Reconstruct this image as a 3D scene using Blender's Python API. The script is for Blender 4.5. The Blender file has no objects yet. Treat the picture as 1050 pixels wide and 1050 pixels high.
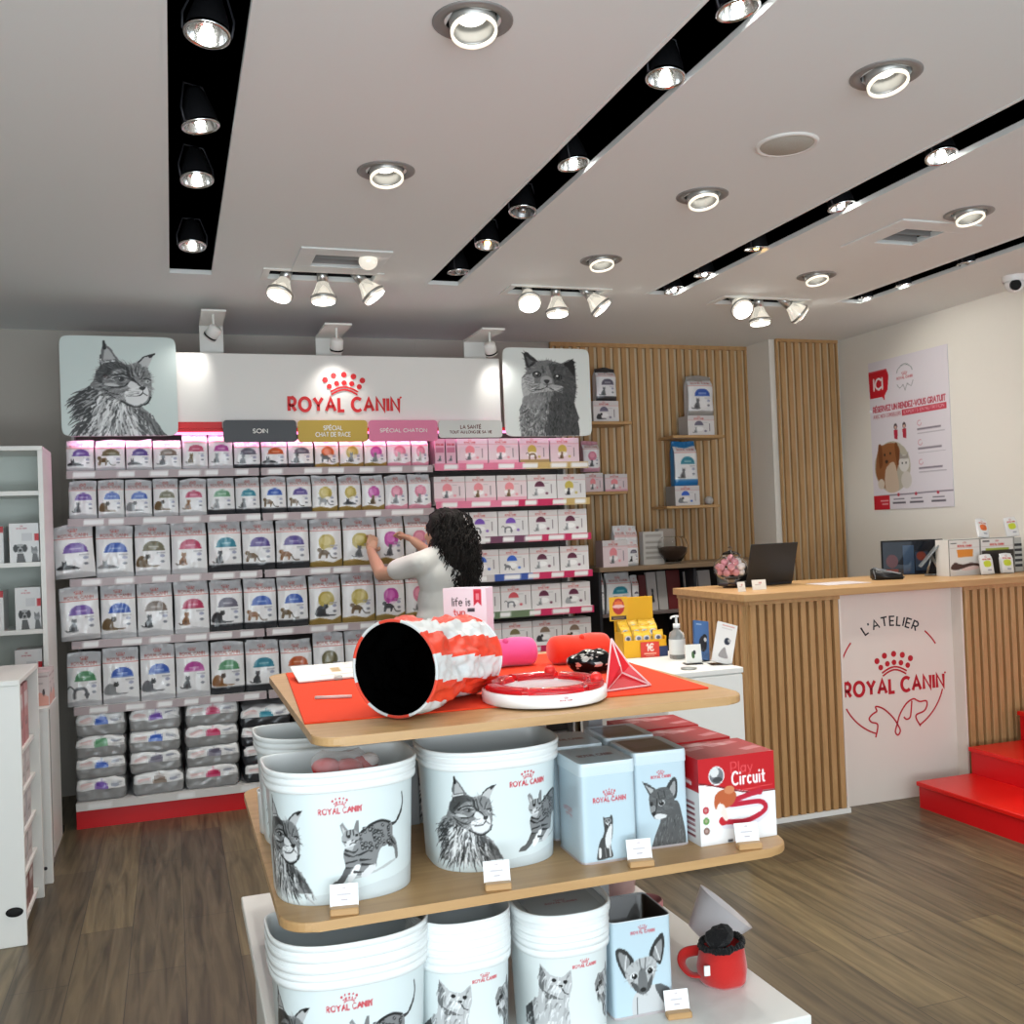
import bpy, bmesh, math, random
import numpy as np
from mathutils import Vector, Matrix, noise
PI = math.pi
random.seed(7)
SC = bpy.context.scene
COL = SC.collection

# ------------------------------------------------------------------ camera
H = 1.5
F, YAW, PITCH, ROLL = 1021.94, 0.32981, 0.016238, -0.038599
_f = Vector((math.sin(YAW)*math.cos(PITCH), math.cos(YAW)*math.cos(PITCH), math.sin(PITCH)))
_r0 = Vector((math.cos(YAW), -math.sin(YAW), 0))
_u0 = _r0.cross(_f)
_r = math.cos(ROLL)*_r0 + math.sin(ROLL)*_u0
_u = -math.sin(ROLL)*_r0 + math.cos(ROLL)*_u0
cam_d = bpy.data.cameras.new('camera')
cam_d.sensor_width = 36
cam_d.lens = F/1050*36
cam_d.clip_start = .05
cam = bpy.data.objects.new('camera', cam_d)
COL.objects.link(cam)
m = Matrix.Identity(4)
for i in range(3):
    m[i][0], m[i][1], m[i][2] = _r[i], _u[i], -_f[i]
m[2][3] = H
cam.matrix_world = m
SC.camera = cam

def at(x, y, X=None, Y=None, Z=None):
    """the point of a real plane (X, Y or Z = const) that a sight line meets: used once per thing to survey the room"""
    d = _f + (x-525)/F*_r - (y-525)/F*_u
    t = X/d.x if X is not None else Y/d.y if Y is not None else (Z-H)/d.z
    return Vector((d.x*t, d.y*t, d.z*t+H))

# ------------------------------------------------------------------ world, light, exposure
SC.view_settings.view_transform = 'Standard'
SC.view_settings.look = 'None'
SC.view_settings.gamma = 1
SC.view_settings.use_curve_mapping = False
SC.view_settings.exposure = 0.30
W = bpy.data.worlds.new('world'); SC.world = W; W.use_nodes = True
bg = W.node_tree.nodes['Background']
bg.inputs[0].default_value = (.80, .90, 1, 1); bg.inputs[1].default_value = 0.9

def area(name, loc, aim, sx, sy, power, col):
    l = bpy.data.lights.new(name, 'AREA'); l.shape = 'RECTANGLE'; l.size = sx; l.size_y = sy; l.energy = power; l.color = col
    o = bpy.data.objects.new(name, l); COL.objects.link(o); o.location = loc
    o.rotation_euler = (Vector(aim)-Vector(loc)).to_track_quat('-Z', 'Y').to_euler()
    return o
# daylight through the glazed shop front behind the camera
area('shopfront_daylight', (0.3, -1.75, 1.45), (0.9, 5, 1.25), 4.6, 2.3, 92, (.86, .95, 1))
# added fill light, low in the shop front, aimed up to brighten the ceiling
area('ceiling_fill', (-.6, -1.7, .5), (.2, 2.6, 2.9), 3.6, .7, 54, (.84, .95, 1))
LAMP_W = 12.5

# ------------------------------------------------------------------ materials
_mats = {}
def lin(c):
    c = np.asarray(c, float)
    return np.where(c <= .04045, c/12.92, ((c+.055)/1.055)**2.4)
def rgb(*c):
    if len(c) == 1 and isinstance(c[0], str):
        h = c[0]; c = [int(h[i:i+2], 16)/255 for i in (0, 2, 4)]
    return tuple(c)
def mat(name, col=(.8, .8, .8), rough=.5, metal=0., emit=None, es=0., trans=0., alpha=1., sheen=0., coat=0., ior=1.45, bump=None):
    if name in _mats: return _mats[name]
    m = bpy.data.materials.new(name); m.use_nodes = True
    nt = m.node_tree; b = nt.nodes['Principled BSDF']
    b.inputs['Base Color'].default_value = (*lin(col), 1)
    b.inputs['Roughness'].default_value = rough; b.inputs['Metallic'].default_value = metal
    b.inputs['IOR'].default_value = ior
    b.inputs['Transmission Weight'].default_value = trans; b.inputs['Alpha'].default_value = alpha
    b.inputs['Sheen Weight'].default_value = sheen; b.inputs['Coat Weight'].default_value = coat
    if emit is not None:
        b.inputs['Emission Color'].default_value = (*lin(emit), 1); b.inputs['Emission Strength'].default_value = es
    if bump:
        n = nt.nodes.new('ShaderNodeTexNoise'); n.inputs['Scale'].default_value = bump[0]; n.inputs['Detail'].default_value = 4
        tc = nt.nodes.new('ShaderNodeTexCoord'); nt.links.new(tc.outputs['Object'], n.inputs['Vector'])
        bp = nt.nodes.new('ShaderNodeBump'); bp.inputs['Strength'].default_value = bump[1]; bp.inputs['Distance'].default_value = bump[2] if len(bump) > 2 else .002
        nt.links.new(n.outputs['Fac'], bp.inputs['Height']); nt.links.new(bp.outputs['Normal'], b.inputs['Normal'])
    _mats[name] = m
    return m
def pmat(name, rough=.45, metal=0., sheen=0., coat=0., bump=None):
    """printed surface: the colours are those of the print, kept on the mesh"""
    if name in _mats: return _mats[name]
    m = mat(name, (1, 1, 1), rough, metal, sheen=sheen, coat=coat, bump=bump)
    a = m.node_tree.nodes.new('ShaderNodeAttribute'); a.attribute_name = 'Col'
    m.node_tree.links.new(a.outputs['Color'], m.node_tree.nodes['Principled BSDF'].inputs['Base Color'])
    return m
def wood(name, c1, c2, scale=1., axis='X', rough=.45):
    if name in _mats: return _mats[name]
    m = mat(name, c1, rough); nt = m.node_tree; b = nt.nodes['Principled BSDF']
    tc = nt.nodes.new('ShaderNodeTexCoord'); mp = nt.nodes.new('ShaderNodeMapping')
    s = {'X': (1.2, 14, 14), 'Y': (14, 1.2, 14), 'Z': (14, 14, 1.2)}[axis]
    mp.inputs['Scale'].default_value = [v*scale for v in s]
    n = nt.nodes.new('ShaderNodeTexNoise'); n.inputs['Scale'].default_value = 2.2; n.inputs['Detail'].default_value = 6; n.inputs['Distortion'].default_value = .8
    cr = nt.nodes.new('ShaderNodeValToRGB')
    cr.color_ramp.elements[0].position = .3; cr.color_ramp.elements[0].color = (*lin(c2), 1)
    cr.color_ramp.elements[1].position = .7; cr.color_ramp.elements[1].color = (*lin(c1), 1)
    nt.links.new(tc.outputs['Object'], mp.inputs['Vector']); nt.links.new(mp.outputs[0], n.inputs['Vector'])
    nt.links.new(n.outputs['Fac'], cr.inputs['Fac']); nt.links.new(cr.outputs[0], b.inputs['Base Color'])
    _mats[name] = m
    return m

M_white = mat('white_laminate', rgb('E6E6E2'), .4)
M_wall = mat('cream_paint', rgb('E6E2DA'), .85, bump=(60, .08))
M_grey = mat('taupe_paint', rgb('B4AEA6'), .85, bump=(60, .08))
M_ceil = mat('ceiling_paint', rgb('E6EAE9'), .9, bump=(80, .05))
M_black = mat('matt_black', (.02, .02, .02), .7)
M_dark = mat('dark_grey_metal', rgb('35353A'), .45, .3)
M_steel = mat('brushed_steel', rgb('B8B8B6'), .3, .9)
M_chrome = mat('chrome', rgb('DADADA'), .12, 1.)
M_red = mat('red_lacquer', rgb('CE0A14'), .35)
M_redprint = mat('red_sign', rgb('D21E23'), .45)
M_crimson = mat('crimson_sign', rgb('B81828'), .5)
M_ink = mat('black_print', rgb('26262B'), .5)
M_whiteplastic = mat('white_plastic', rgb('F0F2F2'), .35)
M_oak = wood('oak_veneer', rgb('C39C6C'), rgb('B18A5C'), 1, 'X', .4)
M_oakz = wood('oak_slat', rgb('BF9869'), rgb('AC8456'), 1, 'Z', .45)
M_print = pmat('printed_card', .42)
M_film = pmat('printed_film', .28, coat=.25, bump=(30, .25, .004))
M_bucket = pmat('printed_plastic', .3, coat=.2)
M_tin = pmat('printed_tin', .28, coat=.4)
M_cloth = pmat('printed_cloth', .6, sheen=.2)
M_glass = mat('clear_glass', (1, 1, 1), .03, trans=1, ior=1.12)
M_clear = mat('clear_plastic', (1, 1, 1), .08, trans=1, ior=1.12)

# ------------------------------------------------------------------ object helpers
_labels = {}
def tag(o, label, cat, group=None, kind=None):
    if label in _labels or not 4 <= len(label.split()) <= 16: print('LABEL?', len(label.split()), label)
    _labels[label] = 1
    o['label'] = label; o['category'] = cat
    if group: o['group'] = group
    if kind: o['kind'] = kind
    return o
def link(name, me, m=None, parent=None, loc=None, rot=None):
    if isinstance(me, bmesh.types.BMesh):
        bm = me; me = bpy.data.meshes.new(name); bm.to_mesh(me); bm.free()
    if m is not None and not me.materials:
        me.materials.append(m)
    o = bpy.data.objects.new(name, me); COL.objects.link(o)
    if parent: o.parent = parent
    if loc is not None: o.location = loc
    if rot is not None: o.rotation_euler = rot
    return o
def thing(name, label, cat, loc=(0, 0, 0), rotz=0., group=None, rot=None):
    o = bpy.data.objects.new(name, None); COL.objects.link(o)
    o.empty_display_size = .05
    o.location = loc; o.rotation_euler = rot if rot else (0, 0, rotz)
    return tag(o, label, cat, group)
def struct(name, me, m):
    o = link(name, me, m); o['kind'] = 'structure'
    return o
def copy_tree(o, parent=None):
    c = o.copy(); COL.objects.link(c); c.parent = parent
    for ch in list(o.children): copy_tree(ch, c)
    return c
def dup(o, label, loc, rotz=None, rot=None, group=None, scale=None):
    c = copy_tree(o); c.location = loc
    if rotz is not None: c.rotation_euler = (0, 0, rotz)
    if rot is not None: c.rotation_euler = rot
    if scale is not None: c.scale = scale
    cat = o['category']
    return tag(c, label, cat, group or o.get('group'))
def BM(): return bmesh.new()
def smooth(bm, ang=None):
    for f in bm.faces: f.smooth = True
    return bm
def box(bm, x0, x1, y0, y1, z0, z1, bev=0., mi=0, seg=1):
    r = bmesh.ops.create_cube(bm, size=1, matrix=Matrix.Translation(((x0+x1)/2, (y0+y1)/2, (z0+z1)/2)) @ Matrix.Diagonal((x1-x0, y1-y0, z1-z0, 1)))
    vs = r['verts']; es = {e for v in vs for e in v.link_edges}; fs = {f for v in vs for f in v.link_faces}
    for f in fs: f.material_index = mi
    if bev: bmesh.ops.bevel(bm, geom=list(es), offset=bev, segments=seg, affect='EDGES', profile=.5, clamp_overlap=True)
    return bm
def frame_to(p0, p1):
    d = Vector(p1)-Vector(p0); q = d.to_track_quat('Z', 'Y')
    return q.to_matrix().to_4x4(), d.length
def cyl(bm, p0, p1, r0, r1=None, n=24, caps=True):
    r1 = r0 if r1 is None else r1
    R, L = frame_to(p0, p1)
    bmesh.ops.create_cone(bm, cap_ends=caps, segments=n, radius1=max(r0, 1e-5), radius2=max(r1, 1e-5), depth=L,
                          matrix=Matrix.Translation((Vector(p0)+Vector(p1))/2) @ R)
    return bm
def ball(bm, c, r, sx=1, sy=1, sz=1, n=2, rot=None):
    M = Matrix.Translation(c) @ (rot.to_4x4() if rot is not None else Matrix.Identity(4)) @ Matrix.Diagonal((sx, sy, sz, 1))
    bmesh.ops.create_icosphere(bm, subdivisions=n, radius=r, matrix=M)
    return bm
def lathe(bm, prof, n=32, M=None, close=False):
    """prof: list of (r, z)"""
    M = M or Matrix.Identity(4); rings = []
    for r, z in prof:
        rings.append([bm.verts.new(M @ Vector((r*math.cos(2*PI*i/n), r*math.sin(2*PI*i/n), z))) for i in range(n)])
    for a, b in zip(rings, rings[1:]):
        for i in range(n):
            f = bm.faces.new((a[i], a[(i+1) % n], b[(i+1) % n], b[i])); f.smooth = True
    if close:
        for k in (0, -1):
            try: bm.faces.new(rings[k])
            except ValueError: pass
    return bm
def tube(bm, pts, rad, n=10, caps=True, flat=(1., 1.)):
    pts = [Vector(p) for p in pts]
    if not hasattr(rad, '__len__'): rad = [rad]*len(pts)
    t0 = (pts[1]-pts[0]).normalized()
    up = Vector((0, 0, 1)) if abs(t0.z) < .9 else Vector((1, 0, 0))
    nrm = t0.cross(up).normalized(); rings = []
    for i, p in enumerate(pts):
        t = (pts[min(i+1, len(pts)-1)]-pts[max(i-1, 0)]).normalized()
        nrm = (nrm - t*nrm.dot(t)).normalized(); bn = t.cross(nrm)
        rings.append([bm.verts.new(p + rad[i]*(flat[0]*math.cos(2*PI*k/n)*nrm + flat[1]*math.sin(2*PI*k/n)*bn)) for k in range(n)])
    for a, b in zip(rings, rings[1:]):
        for k in range(n):
            f = bm.faces.new((a[k], a[(k+1) % n], b[(k+1) % n], b[k])); f.smooth = True
    if caps:
        bm.faces.new(rings[0][::-1]); bm.faces.new(rings[-1])
    return bm
def smoothpath(pts, n=6, closed=False):
    P = [Vector(p) if len(p) == 3 else Vector((p[0], p[1], 0)) for p in pts]; out = []
    N = len(P); rng = range(N if closed else N-1)
    for i in rng:
        if closed: a, b, c, d = P[(i-1) % N], P[i], P[(i+1) % N], P[(i+2) % N]
        else: a, b, c, d = P[max(i-1, 0)], P[i], P[i+1], P[min(i+2, N-1)]
        for k in range(n):
            t = k/n
            out.append(.5*((2*b)+(-a+c)*t+(2*a-5*b+4*c-d)*t*t+(-a+3*b-3*c+d)*t**3))
    if not closed: out.append(P[-1])
    return out
def S2(pts, n=5, closed=True): return [(p.x, p.y) for p in smoothpath(pts, n, closed)]
def rslab(bm, x0, x1, y0, y1, z0, z1, r, seg=6, bev=.003):
    """slab with rounded plan corners"""
    ps = []
    for cx, cy, a in ((x1-r, y1-r, 0), (x0+r, y1-r, 90), (x0+r, y0+r, 180), (x1-r, y0+r, 270)):
        for k in range(seg+1):
            t = math.radians(a+90*k/seg); ps.append((cx+r*math.cos(t), cy+r*math.sin(t)))
    return prism(bm, ps, z0, z1, bev)
def prism(bm, ps, z0, z1, bev=0.):
    lo = [bm.verts.new((x, y, z0)) for x, y in ps]; hi = [bm.verts.new((x, y, z1)) for x, y in ps]
    top = bm.faces.new(hi); bot = bm.faces.new(lo[::-1])
    for i in range(len(ps)):
        j = (i+1) % len(ps); bm.faces.new((lo[i], lo[j], hi[j], hi[i]))
    if bev: bmesh.ops.bevel(bm, geom=list(top.edges)+list(bot.edges), offset=bev, segments=2, affect='EDGES', profile=.5, clamp_overlap=True)
    return bm
def sstep(a, b, x):
    t = min(1, max(0, (x-a)/(b-a))); return t*t*(3-2*t)
# ------------------------------------------------------------------ stroke lettering (x right, y down, cap height 1)
def arc(cx, cy, rx, ry, a0, a1, n=10):
    return [(cx+rx*math.cos(math.radians(a0+(a1-a0)*k/n)), cy+ry*math.sin(math.radians(a0+(a1-a0)*k/n))) for k in range(n+1)]
GL = {
 'A': (.84, [[(0, 1), (.42, 0), (.84, 1)], [(.16, .66), (.68, .66)]]),
 'B': (.62, [[(0, 0), (0, 1), (.36, 1)]+arc(.36, .74, .26, .26, 90, -90, 6)+[(0, .48)], [(0, 0), (.32, 0)]+arc(.32, .24, .24, .24, -90, 90, 6)]),
 'C': (.82, [arc(.5, .5, .5, .5, -48, -312, 16)]),
 'D': (.74, [[(0, 0), (0, 1), (.26, 1)]+arc(.26, .5, .48, .5, 90, -90, 10)+[(0, 0)]]),
 'E': (.54, [[(.54, 0), (0, 0), (0, 1), (.54, 1)], [(0, .5), (.48, .5)]]),
 'F': (.54, [[(.54, 0), (0, 0), (0, 1)], [(0, .5), (.46, .5)]]),
 'G': (.88, [arc(.5, .5, .5, .5, -48, -330, 16)+[(.93, .55), (.56, .55)]]),
 'H': (.7, [[(0, 0), (0, 1)], [(.7, 0), (.7, 1)], [(0, .5), (.7, .5)]]),
 'I': (.0, [[(0, 0), (0, 1)]]),
 'J': (.4, [[(.4, 0), (.4, .75)]+arc(.2, .78, .2, .22, 0, 180, 6)]),
 'K': (.66, [[(0, 0), (0, 1)], [(.62, 0), (0, .55)], [(.2, .42), (.66, 1)]]),
 'L': (.5, [[(0, 0), (0, 1), (.5, 1)]]),
 'M': (.9, [[(0, 1), (.06, 0), (.45, .75), (.84, 0), (.9, 1)]]),
 'N': (.72, [[(0, 1), (0, 0), (.72, 1), (.72, 0)]]),
 'O': (1.0, [arc(.5, .5, .5, .5, 0, 360, 22)]),
 'P': (.6, [[(0, 1), (0, 0), (.3, 0)]+arc(.3, .28, .28, .28, -90, 90, 8)+[(0, .56)]]),
 'Q': (1.0, [arc(.5, .5, .5, .5, 0, 360, 22), [(.6, .65), (.98, 1.05)]]),
 'R': (.62, [[(0, 1), (0, 0), (.3, 0)]+arc(.3, .28, .28, .28, -90, 90, 8)+[(0, .56)], [(.28, .56), (.6, 1)]]),
 'S': (.56, [arc(.3, .26, .26, .26, -35, -250, 10)+arc(.27, .75, .27, .25, -75, 150, 10)]),
 'T': (.7, [[(0, 0), (.7, 0)], [(.35, 0), (.35, 1)]]),
 'U': (.7, [[(0, 0), (0, .65)]+arc(.35, .65, .35, .35, 180, 0, 10)+[(.7, 0)]]),
 'V': (.8, [[(0, 0), (.4, 1), (.8, 0)]]),
 'W': (1.1, [[(0, 0), (.28, 1), (.55, .1), (.82, 1), (1.1, 0)]]),
 'X': (.7, [[(0, 0), (.7, 1)], [(.7, 0), (0, 1)]]),
 'Y': (.78, [[(0, 0), (.39, .52), (.78, 0)], [(.39, .52), (.39, 1)]]),
 'Z': (.66, [[(0, 0), (.66, 0), (0, 1), (.66, 1)]]),
 'É': (.54, [[(.54, 0), (0, 0), (0, 1), (.54, 1)], [(0, .5), (.48, .5)], [(.18, -.18), (.38, -.34)]]),
 "'": (.06, [[(.06, 0), (.02, .25)]]), '-': (.35, [[(0, .55), (.35, .55)]]), '.': (0, [[(0, .97), (0, 1)]]),
 '1': (.25, [[(0, .22), (.25, 0), (.25, 1)]]), '€': (.75, [arc(.48, .5, .42, .5, -50, -310, 14), [(-.05, .4), (.6, .4)], [(-.05, .6), (.55, .6)]]),
 'a': (.5, [arc(.25, .7, .25, .3, 0, 360, 12), [(.5, .4), (.5, 1)]]), 'c': (.45, [arc(.27, .7, .27, .3, -50, -310, 10)]),
 'i': (.0, [[(0, .42), (0, 1)], [(0, .1), (0, .12)]]), 'l': (0, [[(0, 0), (0, 1)]]),
 'r': (.28, [[(0, .42), (0, 1)], arc(.26, .7, .26, .28, 180, 290, 6)]), 'u': (.48, [[(0, .42), (0, .76)]+arc(.24, .76, .24, .24, 180, 0, 8)+[(.48, .42)], [(.48, .42), (.48, 1)]]),
 't': (.34, [[(.15, .12), (.15, .85)]+arc(.3, .85, .15, .15, 180, 80, 4), [(0, .42), (.34, .42)]]),
 'y': (.48, [[(0, .42), (.24, .98)], [(.48, .42), (.2, 1.15), (.05, 1.25)]]),
 'f': (.32, [arc(.3, .2, .15, .2, -60, -180, 5)+[(.15, 1)], [(0, .42), (.32, .42)]]),
 'e': (.5, [[(0, .7), (.5, .7)]+arc(.25, .7, .25, .3, 0, -310, 12)]), 's': (.36, [arc(.19, .56, .16, .14, -30, -250, 8)+arc(.17, .84, .17, .16, -75, 150, 8)]),
 'n': (.46, [[(0, .42), (0, 1)], arc(.23, .65, .23, .25, 180, 360, 8)+[(.46, 1)]]),
}
def text_strokes(s, gap=.24, space=.42):
    out = []; x = 0
    for ch in s:
        if ch == ' ': x += space; continue
        w, st = GL[ch]
        for p in st: out.append([(a+x, b) for a, b in p])
        x += w+gap
    return out, x-gap
def fit_text(s, cx, y, h, w=None, gap=.24, align='c'):
    st, tw = text_strokes(s, gap)
    sx = h if w is None else w/tw
    ox = cx - tw*sx/2 if align == 'c' else cx
    return [[(ox+a*sx, y+b*h) for a, b in p] for p in st]
def crown_prims(cx, y, w):
    """crown of ten dots over two bows; w = width, y = top"""
    s = w/175; o = []
    for dx, dy in ((-78, 22), (-43, 4), (0, 0), (40, 7), (77, 23)): o.append(('dot', cx+dx*s, y+(dy+12)*s, 11.5*s))
    for dx, dy in ((-62, 48), (-31, 36), (0, 33), (32, 37), (63, 49)): o.append(('dot', cx+dx*s, y+(dy+12)*s, 10.5*s))
    for k, (r, ww) in enumerate(((0, 6.5), (12, 6.5))):
        o.append(('stroke', [(cx+(-57+r*.25+(114-r*.5)*t/8)*s, y+(82+r*.95-20*math.sin(PI*t/8))*s) for t in range(9)], ww*s))
    return o
def logo_prims(cx, y, w):
    """crown above ROYAL CANIN; y = top of crown; w = text width"""
    s = w/472; o = crown_prims(cx-2*s, y, 175*s)
    for p in fit_text('ROYAL CANIN', cx-2*s, y+108*s, 52*s, 458*s, gap=.36): o.append(('stroke', p, 12.5*s))
    o.append(('dot', cx+236*s, y+104*s, 4*s))
    return o

# ------------------------------------------------------------------ small painter for the prints (sRGB, y down)
class Cv:
    def __init__(s, w, h, bg, uw=None, uh=None, ss=2):
        s.w, s.h = w*ss, h*ss; s.ss = ss; s.n = (w, h)
        s.a = np.ones((s.h, s.w, 3))*np.array(bg, float)
        s.sx = s.w/(uw or w); s.sy = s.h/(uh or h); s.ox = s.oy = 0.; s.k = 1.; s.kx = 1.
    def win(s, ox, oy, k=1., kx=None):
        s.ox, s.oy, s.k, s.kx = ox, oy, k, (k if kx is None else kx); return s
    def P(s, pts): return np.array([((x*s.kx+s.ox)*s.sx, (y*s.k+s.oy)*s.sy) for x, y in pts])
    def _box(s, P, pad):
        x0 = max(0, int(P[:, 0].min()-pad)); x1 = min(s.w, int(P[:, 0].max()+pad)+2)
        y0 = max(0, int(P[:, 1].min()-pad)); y1 = min(s.h, int(P[:, 1].max()+pad)+2)
        if x1 <= x0 or y1 <= y0: return None
        Y, X = np.mgrid[y0:y1, x0:x1]; return x0, x1, y0, y1, X+.5, Y+.5
    def put(s, b, m, col, al):
        x0, x1, y0, y1 = b[:4]; m = (np.clip(m, 0, 1)*al)[..., None]
        s.a[y0:y1, x0:x1] = s.a[y0:y1, x0:x1]*(1-m)+np.array(col if hasattr(col, '__len__') else (col, col, col), float)*m
    def poly(s, pts, col, al=1., sm=False):
        if sm: pts = S2(pts)
        P = s.P(pts); b = s._box(P, 1)
        if b is None: return s
        X, Y = b[4], b[5]; m = np.zeros(X.shape, bool)
        for i in range(len(P)):
            xa, ya = P[i]; xb, yb = P[i-1]
            if ya == yb: continue
            m ^= ((ya > Y) != (yb > Y)) & (X < (xb-xa)*(Y-ya)/(yb-ya)+xa)
        s.put(b, m.astype(float), col, al); return s
    def rect(s, x0, y0, x1, y1, col, al=1.): return s.poly([(x0, y0), (x1, y0), (x1, y1), (x0, y1)], col, al)
    def ell(s, cx, cy, rx, ry, col, al=1., rot=0., soft=0.):
        R = max(rx, ry); P = s.P([(cx-R, cy-R), (cx+R, cy+R)]); b = s._box(P, 2)
        if b is None: return s
        c = s.P([(cx, cy)])[0]; dx = (b[4]-c[0])/(s.sx*s.kx); dy = (b[5]-c[1])/(s.sy*s.k)
        cr, sr = math.cos(math.radians(rot)), math.sin(math.radians(rot))
        q = ((dx*cr+dy*sr)/rx)**2+((-dx*sr+dy*cr)/ry)**2
        m = (q < 1).astype(float) if not soft else np.clip((1-np.sqrt(q))/soft, 0, 1)
        s.put(b, m, col, al); return s
    def line(s, pts, w, col, al=1., w1=None, sm=False):
        if sm: pts = S2(pts, 5, False)
        P = s.P(pts); u = (abs(s.sx*s.kx)+abs(s.sy*s.k))/2; w1 = w if w1 is None else w1
        b = s._box(P, max(w, w1)*u/2+1)
        if b is None: return s
        m = np.zeros(b[4].shape); n = len(P)-1
        for i in range(n):
            a, c = P[i], P[i+1]; d = c-a; L = d@d+1e-9
            t = np.clip(((b[4]-a[0])*d[0]+(b[5]-a[1])*d[1])/L, 0, 1)
            dist = np.hypot(b[4]-a[0]-t*d[0], b[5]-a[1]-t*d[1])
            ww = (w+(w1-w)*(i+t)/n)*u/2
            m = np.maximum(m, np.clip(ww-dist+.5, 0, 1))
        s.put(b, m, col, al); return s
    def prims(s, ps, col, al=1.):
        for p in ps:
            if p[0] == 'dot': s.ell(p[1], p[2], p[3], p[3], col, al)
            else: s.line(p[1], p[2], col, al)
        return s
    def text(s, t, cx, y, h, w, col, lw=.17, align='c', gap=.24, al=1.):
        for p in fit_text(t, cx, y, h, w, gap, align): s.line(p, lw*h, col, al)
        return s
    def fur(s, poly, n, dirf, ln, wd, tones, seed=1, al=.85):
        rs = random.Random(seed); P = np.array(poly)
        x0, y0 = P.min(0); x1, y1 = P.max(0); c = 0
        while c < n:
            x, y = rs.uniform(x0, x1), rs.uniform(y0, y1)
            inside = False
            for i in range(len(P)):
                xa, ya = P[i]; xb, yb = P[i-1]
                if (ya > y) != (yb > y) and x < (xb-xa)*(y-ya)/(yb-ya)+xa: inside = not inside
            c += 1
            if not inside: continue
            dx, dy = dirf(x, y); L = math.hypot(dx, dy)+1e-6; l = ln*rs.uniform(.5, 1.2)
            a = rs.uniform(-.3, .3); dx, dy = dx/L*math.cos(a)-dy/L*math.sin(a), dx/L*math.sin(a)+dy/L*math.cos(a)
            mx, my = x+dx*l*.5-dy*l*.08, y+dy*l*.5+dx*l*.08
            s.line([(x, y), (mx, my), (x+dx*l, y+dy*l)], wd*rs.uniform(.6, 1.3), rs.choice(tones), al, w1=wd*.15)
        return s
    def refur(s, poly, n, dirf, ln, wd, jit=.12, seed=1, al=.8):
        """short strokes that take up the tone under them: turns flat patches into fur"""
        rs = random.Random(seed); P = np.array(poly, float); x0, y0 = P.min(0); x1, y1 = P.max(0)
        for _ in range(n):
            x, y = rs.uniform(x0, x1), rs.uniform(y0, y1); ins = False
            for i in range(len(P)):
                xa, ya = P[i]; xb, yb = P[i-1]
                if (ya > y) != (yb > y) and x < (xb-xa)*(y-ya)/(yb-ya)+xa: ins = not ins
            if not ins: continue
            q = s.P([(x, y)])[0]; iy, ix = int(q[1]), int(q[0])
            if not (0 <= iy < s.h and 0 <= ix < s.w): continue
            t = np.clip(s.a[iy, ix]+rs.gauss(0, jit), .02, .96); dx, dy = dirf(x, y); L = math.hypot(dx, dy)+1e-6; l = ln*rs.uniform(.5, 1.2); dx, dy = dx/L*l, dy/L*l
            s.line([(x, y), (x+dx, y+dy)], wd*rs.uniform(.7, 1.3), tuple(t), al, w1=wd*.3)
        return s
    def out(s):
        w, h = s.n; return np.clip(s.a, 0, 1).reshape(h, s.ss, w, s.ss, 3).mean((1, 3))

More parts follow.
